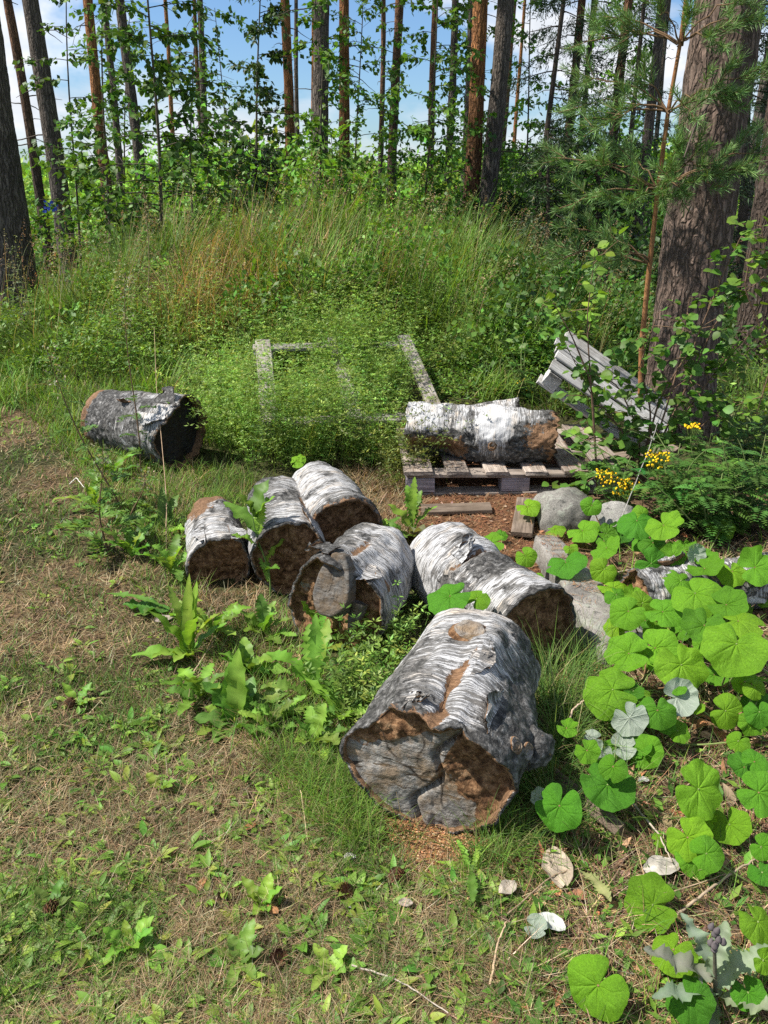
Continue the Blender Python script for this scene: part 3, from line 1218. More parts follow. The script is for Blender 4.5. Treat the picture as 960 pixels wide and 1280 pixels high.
A, rA, LA = birch_log('large birch log in the foreground with a round branch scar and crumbling cut end', (.118, 1.545, .190), (.275, 2.02, .185), .205, .178, 3, 220, 150,
                      A_shape, A_dark, A_peel, lambda TH, S: .35 * gauss(dth(TH, 3.0), 0, .5), rim=.035, gray=A_gray, crack=A_crack, recess=.012, wob=.06, depth_=.05,
                      rim2=lambda th: -.045 * gauss(dth(th, 1.62), 0, .5) + .03 * gauss(dth(th, .75), 0, .35) - .035 * gauss(dth(th, 2.6), 0, .5), facefn=A_face)
px_, py_, pz_ = on_log(A, rA, 1.62, .66, LA)
disk_plate(A, 'branch_scar', (px_, py_ - .012, pz_), (.0, 1, -.25), .034, .042, .028, 5, M_END, .95, flare=1.45)
px_, py_, pz_ = on_log(A, rA, 3.22, .33, LA)
lump(A, 'broken_branch_stub', (px_ + .035, py_ + .01, pz_), (-.85, .30, -.45), .095, .062, .046, 8, M_BIRCH, .55)
for q, (t_, s_) in enumerate(((2.92, .16), (2.74, .10), (3.05, .26))):
    px_, py_, pz_ = on_log(A, rA, t_, s_, LA)
    disk_plate(A, 'bracket_fungus', (px_, py_, pz_), (math.cos(t_), math.sin(t_), -.5), .016, .022, .012, 60 + q, M_END, .9, flare=1.0)
for t0, t1, s0, s1, li, cu, sd in ((2.35, 2.05, .02, .32, .012, .02, 3), (1.15, 1.5, .0, .09, .006, .014, 5),
                                   (1.85, 2.12, .30, .62, .003, .008, 6)):
    flap(A, rA, LA, t0, t1, s0, s1, li, cu, sd, dk=.35)

# --- B: behind it to the right, white with a loose band at the near end
B, rB, LB = birch_log('white birch log with a dark seam lying between the foreground log and the stone slab', (.495, 2.26, .135), (.225, 2.80, .135), .160, .150, 13, 150, 110,
                      lambda TH, S: -.020 * gauss(S, .58, .035) + .012 * sstep(.62, .75, S) - .016 * sstep(.25, .4, S) * sstep(.56, .45, S) * gauss(dth(TH, 1.2), 0, 1.2),
                      lambda TH, S: .7 * sstep(.24, .34, S) * sstep(.66, .5, S) * gauss(dth(TH, 1.7), 0, 1.0) + .5 * gauss(dth(TH, 2.9), 0, .5),
                      lambda TH, S: .8 * gauss(S, .585, .03) * gauss(dth(TH, 1.4), 0, .8), rim=.02, recess=.03, gray=lambda x, y: .35 * gauss(x, 0, .05))
flap(B, rB, LB, 1.0, 1.6, .56, .68, .01, .03, 21)

# --- C: the one with the plate-like branch cut hanging over its end
def C_gray(x, y):
    return .45 * gauss(x, .12, .06) * gauss(y, .05, .06)


C, rC, LC = birch_log('rotten brown birch log with a big grey oval branch cut hanging over its hollow end', (-.170, 2.37, .160), (-.015, 2.74, .165), .182, .150, 23, 170, 90,
                      lambda TH, S: .035 * gauss(dth(TH, 1.45), 0, .35) * sstep(.55, 0, S) - .018 * gauss(dth(TH, .55), 0, .3) * (1 - S) - .018 * gauss(dth(TH, 2.15), 0, .25) * (1 - S),
                      lambda TH, S: .85 * gauss(dth(TH, .7), 0, .7) + .55 * gauss(S, .1, .2) * gauss(dth(TH, 1.5), 0, .4),
                      lambda TH, S: .75 * gauss(dth(TH, 1.75), 0, .12) * gauss(S, .45, .3), rim=.035, recess=.028, gray=C_gray, wob=.07,
                      rim2=lambda th: -.05 * gauss(dth(th, 1.5), 0, .5))
disk_plate(C, 'branch_scar', (-.030, .120, -.040), (-.02, .52, -.86), .100, .058, .026, 15, M_SCAR, 1.0, updir=(0, 1, 0), flare=1.10, side_gray=(.75, .9), drop=.22)
flap(C, rC, LC, 1.55, .95, -.05, .2, .012, .025, 31, dk=.6)
flap(C, rC, LC, 2.15, 2.55, -.03, .3, .004, .012, 32)
lump(C, 'wood_splinter', (-.105, .06, -.02), (.12, -.85, -.42), .11, .034, .008, 12, M_SCAR, .6, .6)

# --- D and E: the pair behind C;  F: small one on the left
D, rD, LD = birch_log('birch log with pale curved bark bands, rearmost of the close cluster', (-.155, 2.98, .165), (-.305, 3.42, .17), .165, .15, 33, 150, 100, None,
                      lambda TH, S: .35 * sstep(.35, 0, S) + .8 * gauss(dth(TH, 2.9), 0, .5), lambda TH, S: .55 * gauss(S, 0, .05), rim=.02, recess=.035, wob=.05,
                      rim2=lambda th: -.02 * gauss(dth(th, 1.6), 0, .6))
E, rE, LE = birch_log('flaking grey birch log squeezed between the banded log and the small half-rotten one', (-.370, 2.80, .14), (-.475, 3.33, .15), .15, .142, 43, 150, 90,
                      lambda TH, S: .012 * gauss(S, .05, .1) * gauss(dth(TH, 1.9), 0, .8),
                      lambda TH, S: .55 * gauss(dth(TH, .9), 0, .6) + .3 * sstep(.7, 1, S), lambda TH, S: .65 * gauss(dth(TH, 2.2), 0, .2) * gauss(S, .45, .3), rim=.03, recess=.03, wob=.06)
flap(E, rE, LE, 2.3, 1.85, .0, .38, .008, .02, 41)
F, rF, LF = birch_log('small birch log leaning in the weeds with loose white bark over a brown rotten end', (-.655, 2.86, .085), (-.76, 3.26, .12), .125, .112, 53, 130, 80, None,
                      lambda TH, S: .9 * gauss(dth(TH, 2.9), 0, .5) + .2 * S, lambda TH, S: .75 * sstep(.45, .75, S) * gauss(dth(TH, 1.0), 0, .7) + .6 * sstep(.8, 1, S), rim=.03, recess=.03, wob=.07)
flap(F, rF, LF, 2.0, 2.7, -.03, .3, .004, .02, 51, dk=.05)
flap(F, rF, LF, 1.2, .7, .0, .35, .004, .014, 52)

# --- G: far left, right end coloured near black for the shade on it
Gl, rG, LG = birch_log('grey birch log apart in the grass with peeled bark curling over its end, coloured dark for shade', (-1.12, 4.30, .19), (-1.68, 4.64, .18), .195, .175, 63, 170, 100,
                       lambda TH, S: .02 * gauss(dth(TH, 1.9), 0, .5) * (1 - S),
                       lambda TH, S: .34 + .3 * S - .6 * gauss(S, .13, .16) * gauss(dth(TH, 1.3), 0, .8), lambda TH, S: .4 * gauss(S, 0, .05) + .9 * sstep(.85, 1, S), rim=.05, recess=.06,
                       gray=lambda x, y: .75 + 0 * x, wob=.07, endmat=M_SHADE_END, rim2=lambda th: -.06 * gauss(dth(th, 1.0), 0, .5))
flap(Gl, rG, LG, 1.2, 1.75, -.06, .25, .01, .035, 61, dk=.7)
flap(Gl, rG, LG, .8, .3, -.02, .3, .006, .02, 62, dk=.0)
flap(Gl, rG, LG, 1.1, .9, .45, .6, .006, .03, 63, pe=.8)

# --- H: on the pallet, and the shorter one behind it
ZP = .135
H, rH, LH = birch_log('long white birch log resting on the grey pallet with a ragged underside', (.90, 4.02, ZP + .118), (.13, 4.13, ZP + .122), .140, .155, 73, 160, 130,
                      lambda TH, S: -.02 * gauss(dth(TH, 4.7), 0, .5) + .016 * gauss(S, .36, .13) - .055 * gauss(dth(TH, 5.6), 0, .8) * sstep(.55, .75, S) - .03 * gauss(dth(TH, 1.2), 0, .6) * sstep(.7, 1.0, S) + .03 * (fbm(np.stack([np.cos(TH) * 3, np.sin(TH) * 3, S * 14], -1), 3, 5) - .5),
                      lambda TH, S: .95 * gauss(dth(TH, 5.2), 0, .9) + .5 * gauss(S, .02, .12) + .9 * gauss(dth(TH, .05), 0, .32) * (1 - gauss(S, .4, .14)) - .3 * gauss(dth(TH, 1.0), 0, .6) + .6 * sstep(.31, .24, S) * gauss(dth(TH, .5), 0, 1.1) - .9 * gauss(S, .42, .09) * gauss(dth(TH, .8), 0, 1.0) + .5 * gauss(S, .56, .03),
                      lambda TH, S: 1.0 * gauss(dth(TH, 5.9), 0, .6) * sstep(.5, .66, S) + .55 * gauss(S, 0, .05) + .75 * gauss(dth(TH, .3), 0, .7) * sstep(.30, .14, S), rim=.06, recess=.03, gray=lambda x, y: .35 * gauss(x, -.03, .05), wob=.07,
                      group='sawn birch logs lying in the grass')
px_, py_, pz_ = on_log(H, rH, -.05, .43 * .98, LH)
disk_plate(H, 'branch_scar', (px_ - .006, py_, pz_), (1, .0, 0), .016, .022, .012, 75, M_END, .1, flare=1.5)
H2, rH2, LH2 = birch_log('short white birch log lying askew behind the long log on the pallet', (.76, 4.30, ZP + .172), (.36, 4.36, ZP + .09), .088, .085, 83, 110, 60, None,
                         lambda TH, S: .45 * gauss(dth(TH, 4.7), 0, 1.0) + .1, None, rim=.02, recess=.015, gray=lambda x, y: .9 + 0 * x)
# --- I: white log hidden under the coltsfoot
I_, rI, LI = birch_log('flaky white birch log half hidden under the coltsfoot leaves', (.92, 2.60, .085), (1.62, 2.78, .085), .095, .10, 93, 130, 110,
                       lambda TH, S: .03 * (fbm(np.stack([np.cos(TH) * 3, np.sin(TH) * 3, S * 16], -1), 3, 5) - .5), lambda TH, S: .25 + .3 * gauss(S, .45, .1), lambda TH, S: .5 * gauss(S, .42, .08), rim=.03)
flap(I_, rI, LI, 1.0, 1.6, .1, .35, .01, .03, 91)
flap(I_, rI, LI, 2.2, 1.7, .55, .8, .01, .03, 92)


LOG_B, LOG_C, LOG_E = B, C, E

# ------------------------------------------------------------------ pallets, boards, boulders
def board(name, parent, cen, ex, ey, L, Wd, T, seed, tint=(.34, .325, .30), warp=.004, chip=.006):
    """board as a mesh of its own: local x along its length"""
    ex = Vector(ex).normalized()
    ey = (Vector(ey) - ex * ex.dot(Vector(ey))).normalized()
    ez = ex.cross(ey)
    nl = 26
    prof = []
    b = min(.0035, T * .2)
    for sx, sy in ((-1, -1), (1, -1), (1, 1), (-1, 1)):
        c0 = (sx * Wd / 2, sy * T / 2)
        c1 = (c0[0] - sx * b, c0[1])
        c2 = (c0[0], c0[1] - sy * b)
        prof += [c1, c2] if sx * sy > 0 and False else ([c2, c1] if (sx, sy) in ((-1, -1), (1, 1)) else [c1, c2])
    prof = np.array([(-Wd / 2, -T / 2 + b), (-Wd / 2 + b, -T / 2), (0, -T / 2), (Wd / 2 - b, -T / 2), (Wd / 2, -T / 2 + b), (Wd / 2, T / 2 - b), (Wd / 2 - b, T / 2), (0, T / 2), (-Wd / 2 + b, T / 2), (-Wd / 2, T / 2 - b)])
    m = len(prof)
    xs = np.linspace(-L / 2, L / 2, nl)
    v = np.zeros((nl, m, 3))
    v[:, :, 0] = xs[:, None]
    v[:, :, 1] = prof[None, :, 0]
    v[:, :, 2] = prof[None, :, 1]
    q = np.stack([v[..., 0] * 5, v[..., 1] * 30, v[..., 2] * 30], -1) + seed * 3.7
    v[..., 1] += chip * (fbm(q, 3, seed) - .5) * 2 * .5
    v[..., 2] += (warp * np.sin(xs * 3 + seed)[:, None]) + .3 * chip * (fbm(q + 9, 3, seed + 1) - .5)
    v[0, :, 0] += chip * 1.6 * (fbm(q[0] * 2, 3, seed + 2) - .5)
    v[-1, :, 0] += chip * 1.6 * (fbm(q[-1] * 2, 3, seed + 3) - .5)
    j = np.arange(m)
    k = (j + 1) % m
    qu = np.concatenate([np.stack([i * m + j, i * m + k, (i + 1) * m + k, (i + 1) * m + j], 1) for i in range(nl - 1)])
    ce = np.concatenate([v[0].mean(0)[None], v[-1].mean(0)[None]])
    tr = [[m * nl, kk, jj_] for jj_, kk in zip(j, k)] + [[m * nl + 1, (nl - 1) * m + jj_, (nl - 1) * m + kk] for jj_, kk in zip(j, k)]
    G = Geo()
    t = np.asarray(tint) * np.exp(np.random.default_rng(seed).normal(0, .13))
    G.add(np.concatenate([v.reshape(-1, 3), ce]), qu, tr, t)
    mm = Matrix((ex, ey, ez)).transposed().to_4x4()
    mm.translation = Vector(cen)
    me = G.mesh(name, M_BOARD, smooth=False)
    return link(name, me, parent, parent.matrix_world.inverted() @ mm)


def pallet(label, origin, ex, ey, W=1.15, Dp=.8, deck=(0, .2, .4, .6, .8), dw=.10, miss=(), rot_front=True, group='old wooden pallets', seed=1, blocks=(0, .5, 1), bottom=True, tint=(.31, .29, .265), stringers=True, front_tint=None):
    """block pallet. origin: near left lower corner; ex along the front, ey to the back (both unit, world)"""
    ex, ey = Vector(ex).normalized(), Vector(ey).normalized()
    ez = ex.cross(ey).normalized()
    O = Vector(origin)
    r = thing('wooden_pallet', label, 'pallet', O, group)
    bpy.context.view_layer.update()

    def P(a, b, c):
        return O + ex * a + ey * b + ez * c
    bw = .10
    sd = seed * 50
    for iy, fy in enumerate((0, .5, 1)):
        yy = .07 + fy * (Dp - .14)
        if bottom:
            board('bottom_board', r, P(W / 2, yy, .011), ex, ey, W, bw, .022, sd + iy, tint)
        for ix in blocks:
            sd += 1
            xx = .072 + ix * (W - .144)
            board('block', r, P(xx, yy, .022 + .039), ex, ey, .145, bw - .004, .077, sd + 7, tuple(np.array(tint) * 1.1) if front_tint is None or iy else front_tint, 0, .003)
        if stringers:
            board('stringer_board', r, P(W / 2, yy, .022 + .078 + .011), ex, ey, W - .004, bw, .021, sd + 20 + iy, tint)
    for i, f in enumerate(deck):
        if i in miss:
            continue
        sd += 1
        xx = .06 + f / max(deck[-1], 1e-6) * (W - .12)
        board('deck_board', r, P(xx, Dp / 2, .022 + .078 + .022 + .0105), ey, -ex, Dp + .004, dw * (1.3 if i in (0, len(deck) - 1) else 1), .020, sd + 31, tint)
    return r


a_ = math.radians(2)
P1 = pallet('grey pallet littered with bark, carrying the long white birch log', (.115, 3.80, hgt(.5, 3.9) - .008), (math.cos(a_), math.sin(a_), 0), (-math.sin(a_), math.cos(a_), 0), 1.12, .82,
            (0, .2, .4, .6, .8, 1.0), .115, miss=(), seed=1, tint=(.33, .275, .23), front_tint=(.40, .36, .38))
# tilted frame in the bedstraw
t_ = math.radians(13)
p0 = np.array([-.16, 4.72, .06])
P2 = thing('wooden_pallet', 'skeleton of a pallet tilted up the grassy slope with bedstraw growing through it', 'pallet', p0, 'old wooden pallets')
bpy.context.view_layer.update()
exx = Vector((.985, .16, 0)).normalized()
sly = Vector((-.30, .9 * math.cos(t_), .9 * math.sin(t_))).normalized()
sly = (sly - exx * exx.dot(sly)).normalized()
ezz = exx.cross(sly)
O2 = Vector((-.72, 4.46, .17))


def Q2(a, b, c):
    return O2 + exx * a + sly * b + ezz * c


for i, (a, wd) in enumerate(((.06, .13), (.56, .11), (1.06, .11))):
    board('long_board', P2, Q2(a, .60, .03), sly, -exx, 1.20, wd * .8, .03, 300 + i, (.34, .31, .275))
for i, b in enumerate((.05, 1.14)):
    board('cross_board', P2, Q2(.56, b, .002), exx, sly, 1.14, .09, .025, 310 + i, (.30, .28, .25))
for i, (a, b) in enumerate(((.06, 1.13), (.56, 1.13), (1.06, 1.13), (.06, .05), (.56, .05), (1.06, .05))):
    board('block', P2, Q2(a, b, -.053), sly, -exx, .10, .13, .082, 320 + i, (.45, .41, .47) if i == 0 else (.33, .31, .28), 0, .003)
# broken pallet propped up by the pine
L3 = Vector(tuple(aty(np.array(690.), np.array(460.), 4.55))) 
R3 = Vector(tuple(aty(np.array(826.), np.array(556.), 4.45)))
e3 = (R3 - L3).normalized()
n3 = Vector((.42, -.46, .78))
b3 = n3.cross(e3).normalized()
n3 = e3.cross(b3).normalized()
P3 = thing('wooden_pallet', 'broken silver-grey pallet propped on end against the big pine', 'pallet', R3, 'old wooden pallets')
bpy.context.view_layer.update()
len3 = (R3 - L3).length


def Q3(a, b, c):
    return L3 + e3 * a + b3 * b + n3 * c


for i, b in enumerate((.045, .175, .295, .415)):
    board('deck_board', P3, Q3(len3 * .5 + .02 * (i % 2) - .01, b, -.009 + .002 * (i % 2)), e3 + n3 * .004 * (i - 1), b3, len3 + .03 * (i % 3), .100, .016, 340 + i, (.40, .39, .37), .003, .008)
for i, a in enumerate((.05, len3 * .52, len3 - .06)):
    board('cross_board', P3, Q3(a, .23, -.030), b3, -e3, .48, .085, .02, 350 + i, (.36, .345, .32))
for i, (a, b) in enumerate(((.055, .05), (.055, .40), (len3 - .06, .05))):
    board('block', P3, Q3(a, b, -.080), b3, -e3, .11, .09, .078, 360 + i, (.50, .49, .47), 0, .003)
board('bottom_board', P3, Q3(len3 * .5, .045, -.129), e3, b3, len3 + .02, .085, .02, 370, (.48, .47, .45), .006)

# loose boards in the litter before the pallet
for i, (pl_, ang, L_, z_, lab) in enumerate((((570, 640), .02, .34, .02, 'short grey board sunk in the needles in front of the pallet'),
                                         ((655, 652), 1.35, .40, .03, 'brown plank end sticking out of the needle heap beside the boulder'),
                                         ((790, 590), .3, .55, .10, 'dark rotten board lying at the foot of the propped pallet'))):
    g = gp(*pl_)
    r = thing('loose_board', lab, 'board', (g[0], g[1], g[2]), 'loose boards')
    bpy.context.view_layer.update()
    board('board', r, (g[0], g[1], g[2] + z_), (math.cos(ang), math.sin(ang), .03), (-math.sin(ang), math.cos(ang), 0), L_, .10, .022, 400 + i, (.22, .17, .13))


def icos(n=5):
    import bmesh
    bm = bmesh.new()
    bmesh.ops.create_icosphere(bm, subdivisions=n, radius=1)
    v = np.array([w_.co[:] for w_ in bm.verts])
    f = np.array([[a.index for a in fc.verts] for fc in bm.faces])
    bm.free()
    return v, f


IV, IF = icos(5)


def boulder(label, cen, sc, rotz, seed, tint, facet=.35, name='boulder'):
    v = IV.copy()
    # cut with a few planes for broken faces
    r = np.random.default_rng(seed)
    for k in range(11):
        n = r.normal(0, 1, 3)
        n /= np.linalg.norm(n)
        d = r.uniform(.52, .85)
        e = np.clip(v @ n - d, 0, None)
        v = v - e[:, None] * n * .93
    v = v * (1 + .12 * (fbm(v * 2.1 + seed, 4, seed)[:, None] - .5) + .05 * (fbm(v * 9 + seed, 3, seed)[:, None] - .5))
    v = v + .10 * norm(v) * (np.abs(fbm(v * 1.7 + seed * 3, 2, seed + 4) - .5)[:, None] * 2 - .3)
    v = v * np.array(sc)
    c_, s_ = math.cos(rotz), math.sin(rotz)
    v = np.stack([v[:, 0] * c_ - v[:, 1] * s_, v[:, 0] * s_ + v[:, 1] * c_, v[:, 2]], 1)
    G = Geo()
    G.add(v, None, IF, tint)
    o = link(name, G.mesh(name, M_STONE))
    o.location = V3(cen)
    KEEP.append((cen[0], cen[1], cen[0] + .001, cen[1], min(sc[:2]) * .8))
    return tag(o, label, 'rock')


boulder('lichen-spotted grey boulder wedged beside the pallet', (.88, 3.52, .02), (.20, .16, .17), .4, 3, (.17, .16, .14))
boulder('smooth pale grey boulder in front of the tansy', (1.05, 3.32, .01), (.13, .12, .16), 1.1, 7, (.23, .22, .20))
boulder('whitish stone under the coltsfoot by the fallen white log', (1.38, 2.72, .06), (.16, .10, .11), .2, 9, (.50, .49, .46))
# stone slab
G = Geo()
n1_, n2_, n3_ = 50, 14, 8
v = IV.copy()
p = norm(v)
mx = np.max(np.abs(p) ** 6, axis=1)
cube = p / (np.sum(np.abs(p) ** 9, axis=1) ** (1 / 9))[:, None]
cube = cube * np.array([.46, .085, .07])
cube[:, 2] += .018 * (fbm(cube * 9, 4, 3) - .5)
cube[:, 1] += .02 * (fbm(cube * 7 + 3, 4, 4) - .5)
cube[:, 1] *= 1 + .35 * (cube[:, 0] / .42)
G.add(cube, None, IF, (.20, .185, .165))
sl_ = link('stone_slab', G.mesh('stone_slab', M_STONE))
sl_.location = (.755, 2.72, .01)
sl_.rotation_euler = (math.radians(-6), .03, math.radians(-82))
tag(sl_, 'long rough-hewn grey stone slab strewn with pine needles beside the white log', 'stone slab')
KEEP.append((.80, 3.05, .69, 2.4, .07))
# ------------------------------------------------------------------ trees
M_PINE_BIG = pine_mat('pine_bark_plates', (.165, .118, .092), (.27, .135, .075), 2.2, 6.0)
M_PINE_DARK = pine_mat('pine_bark_grey', (.125, .104, .088), (.14, .11, .088), 1.5, 5.0)
M_PINE_OR = pine_mat('pine_bark_orange', (.105, .065, .045), (.34, .150, .060), 1.0, 3.0)
M_PINE_MID = pine_mat('pine_bark_brown', (.085, .062, .048), (.20, .100, .055), 1.5, 4.5)
M_SPRUCE_BARK = pine_mat('spruce_bark', (.075, .060, .050), (.085, .066, .052), 1.5, 4.5)


def pine_crown(seed):
    r = np.random.default_rng(seed)
    G = Geo()
    H = 6.0
    nb = 26
    cen = []
    for i in range(nb):
        z = H * r.uniform(.05, 1)
        az = r.uniform(0, 2 * PI)
        ln_ = (1.9 * (1 - (z / H) ** 2) + .5) * r.uniform(.5, 1.1)
        t = np.linspace(0, 1, 5)[:, None]
        e = np.array([math.cos(az) * ln_, math.sin(az) * ln_, z + r.uniform(-.1, .6)])
        pts = np.array([0, 0, z]) * (1 - t) + e * t + np.array([0, 0, -.25]) * t * (1 - t) * 2
        tube(G, pts, np.linspace(.04, .012, 5), 4, (.14, .075, .04), 1, False)
        for k in range(7):
            q = .35 + .65 * r.random()
            cen.append(np.array([0, 0, z]) * (1 - q) + e * q + r.normal(0, .22, 3))
    cen = np.array(cen)
    M = 20
    b = np.repeat(cen, M, 0) + r.normal(0, .07, (len(cen) * M, 3))
    n = len(b)
    blades(G, b, r.uniform(.14, .3, n), .035, r.uniform(0, 2 * PI, n), r.uniform(.1, 1.8, n), 0, jit((.045, .085, .028), n, .25), 1)
    return G.mesh('crown', [M_NEEDLE, M_TWIG])


CROWNS = [pine_crown(900 + i) for i in range(3)]


def trunk_mesh(r0, H, slope, seed, mat, near=False, bow=.03, twigs=10, vis=5.0):
    nth, nz = (110, 260) if near else (14, 40)
    r = np.random.default_rng(seed)
    z = np.concatenate([np.linspace(-.25, vis, nz), np.linspace(vis + .6, H, 10)])
    th = np.arange(nth) / nth * 2 * PI
    TH, Z_ = np.meshgrid(th, z)
    rad = r0 * (1 - .055 * np.clip(Z_, 0, 1e9) / 1.0 * (1 if H < 12 else .75)) if False else r0 * np.clip(1 - Z_ / (H * 1.12), .08, 1.02)
    rad = rad * (1 + .38 * np.exp(-np.clip(Z_ + .05, 0, 9) / .22))
    p = np.stack([np.cos(TH) * r0 * 3, np.sin(TH) * r0 * 3, Z_ * .8], -1)
    rad = rad * (1 + .10 * (fbm(p * 2.0, 3, seed) - .5))
    if near:
        q = np.stack([np.cos(TH) * r0 * 22, np.sin(TH) * r0 * 22, Z_ * 5.5], -1)
        a = fbm(q, 4, seed + 1)
        q2 = q * 2.6
        rad = rad + .030 * (np.clip(a, .36, .62) - .5) + .012 * (fbm(q2, 3, seed + 2) - .5)
    else:
        q = np.stack([np.cos(TH) * r0 * 20, np.sin(TH) * r0 * 20, Z_ * 5], -1)
        rad = rad + .02 * (fbm(q, 3, seed + 1) - .5)
    ph = r.uniform(0, 6)
    bx = slope[0] * Z_ + bow * np.sin(Z_ * .8 + ph) * np.clip(Z_, 0, 2) / 2
    by = slope[1] * Z_ + bow * np.cos(Z_ * .7 + ph) * np.clip(Z_, 0, 2) / 2
    V = np.stack([rad * np.cos(TH) + bx, rad * np.sin(TH) + by, Z_], -1)
    n = len(z)
    j = np.arange(nth)
    k = (j + 1) % nth
    qd = np.concatenate([np.stack([i * nth + j, i * nth + k, (i + 1) * nth + k, (i + 1) * nth + j], 1) for i in range(n - 1)])
    G = Geo()
    G.add(V.reshape(-1, 3), qd, None, (.1, .08, .06))
    for i in range(twigs):
        zz = r.uniform(1.6, vis + 2)
        az = r.uniform(0, 2 * PI)
        L = r.uniform(.25, 1.1)
        t = np.linspace(0, 1, 6)[:, None]
        d = np.array([math.cos(az), math.sin(az), r.uniform(-.15, .35)])
        pts = np.array([slope[0] * zz, slope[1] * zz, zz]) + d * L * t + np.array([0, 0, -.3 * L]) * t ** 2 + r.normal(0, .012, (6, 3))
        tube(G, pts, np.linspace(.011, .003, 6), 4, (.09, .07, .055), 1, False)
    return G.mesh('trunk', [mat, M_TWIG])


def pine(label, xt, xb, yb, wpx, Y, mat, H=15, near=False, group='pines behind the grassy mound', twigs=10, crown=True, seed=None):
    A0 = aty(np.array(float(xb)), np.array(float(yb)), Y)
    B0 = aty(np.array(float(xt)), np.array(0.0), Y)
    sl = (B0 - A0) / (B0[2] - A0[2])
    gz = float(hgt(A0[0], Y))
    base = np.array([A0[0] + sl[0] * (gz - A0[2]), Y, gz])
    depth = Y * cp + (CAM_H - 1.5) * sp_
    r0 = wpx * depth / FPX / 2
    seed = seed if seed is not None else int(xb * 7 + Y)
    r0 = r0 / max(.3, 1 - 1.5 / (H * 1.12))
    o = thing('pine_tree', label, 'tree', base, group)
    bpy.context.view_layer.update()
    link('trunk', trunk_mesh(r0, H, (sl[0], 0), seed, mat, near, twigs=twigs), o)
    if crown:
        c = link('crown', CROWNS[seed % 3], o)
        c.location = (sl[0] * (H - 5.5), 0, H - 5.5)
        s = random.uniform(.8, 1.1)
        c.scale = (s, s, 1)
        c.rotation_euler.z = random.uniform(0, 6.28)
    KEEP.append((base[0], base[1], base[0] + .001, base[1], r0 * 1.3))
    return o


BIGP = pine('massive pine with deeply furrowed reddish-grey bark beside the propped pallet', 913, 845, 520, 82, 5.05, M_PINE_BIG, 19, True, 'big pines near the logs', 4, seed=5)
pine('thick dark pine cut off by the picture edge, herbs at its foot', -30, 20, 405, 60, 9.0, M_PINE_DARK, 17, True, 'big pines near the logs', 3, seed=8)
pine('stout pale grey-brown pine behind the massive furrowed pine', 1000, 942, 450, 46, 7.2, M_PINE_MID, 17, True, 'big pines near the logs', 3, seed=9)
pine('slim leaning reddish pine just inside the thick dark edge pine', 8, 62, 322, 12, 15, M_PINE_MID)
pine('sturdy blackish pine with a blue paint dot low on its trunk', 40, 86, 335, 22, 12.5, M_PINE_DARK, 16)
pine('orange-brown pine rising behind the leafy aspen sapling', 108, 138, 262, 14, 17, M_PINE_OR)
pine('thin grey pine between the orange-brown one and the sapling stem', 130, 151, 240, 9, 21, M_PINE_DARK)
pine('mid-sized grey pine partly screened by aspen leaves', 152, 180, 270, 13, 16, M_PINE_DARK)
pine('very thin orange pine alone against the blue sky', 205, 222, 245, 6, 26, M_PINE_OR)
pine('thinner reddish trunk of the close pair left of the dark spruce bush', 243, 257, 255, 6, 24, M_PINE_MID)
pine('thicker greyish trunk of the close pair left of the dark spruce bush', 248, 263, 265, 9, 20, M_PINE_DARK)
pine('orange-brown pine just right of the dark spruce bush', 356, 363, 280, 13, 16, M_PINE_OR)
pine('thin dark pine tight behind the orange-brown one by the spruce bush', 370, 374, 245, 6, 24, M_PINE_DARK)
pine('dark broad pine with leaves climbing around it above the mound', 401, 403, 280, 21, 12.5, M_PINE_DARK, 16, twigs=18)
pine('slender reddish pine close beside the leaf-wrapped dark one', 390, 393, 250, 6, 22, M_PINE_OR)
pine('reddish pine with a white cloud behind its top, above the bright rowan shoots', 428, 434, 270, 14, 15, M_PINE_OR)
pine('thin grey pine at the middle of the clearing view', 478, 477, 255, 7, 23, M_PINE_MID)
pine('straight brown pine left of the young birch', 498, 490, 262, 12, 17, M_PINE_MID)
pine('slim pine hidden behind the young birch leaves', 546, 535, 268, 9, 19, M_PINE_MID)
pine('slim dark pine right of the young birch', 568, 557, 285, 10, 17, M_PINE_DARK)
pine('dark pine tucked behind the bright orange one', 588, 578, 290, 10, 15.5, M_PINE_DARK)
pine('bright orange pine touching its charcoal neighbour on the mound edge', 602, 584, 300, 20, 12.2, M_PINE_OR, 16)
pine('charcoal pine leaning away from the bright orange one', 630, 604, 302, 22, 12.0, M_PINE_DARK, 16)
pine('hair-thin pine right of the charcoal one', 645, 621, 260, 5, 25, M_PINE_MID)
pine('slender reddish pine standing among drooping spruces', 728, 692, 310, 11, 15, M_PINE_MID)
pine('thin far pine seen through the spruce branches', 745, 716, 280, 6, 22, M_PINE_OR)
pine('brown pine leaning past the spruce tops', 788, 752, 305, 12, 14.5, M_PINE_MID)
pine('dark grey pine nearest the massive furrowed trunk', 826, 794, 315, 13, 13.5, M_PINE_DARK)
pine('thin dark pine between the dark grey one and the young pine', 838, 806, 300, 6, 19, M_PINE_DARK)
pine('dark pine half hidden behind the massive furrowed trunk', 975, 928, 290, 15, 12, M_PINE_DARK)
pine('small far pine beyond the bright sapling thicket', 655, 640, 240, 5, 30, M_PINE_OR)
# blue forester's dot on the sturdy pine is bark paint
for o in list(scene.objects):
    if o.get('label', '').startswith('sturdy blackish'):
        G = Geo()
        b = o.matrix_world.translation
        P = aty(np.array(63.), np.array(258.), 12.28)
        d = U(-1, 1, (26, 3)) * np.array([.09, .012, .06])
        leaves(G, P + d, rng.normal(0, 1, (26, 3)) * np.array([1, .1, 1]), np.tile([0, -1., .01], (26, 1)), .05, .045, np.tile([.06, .10, .45], (26, 1)))
        G.build('paint_dot', M_DRY, o)


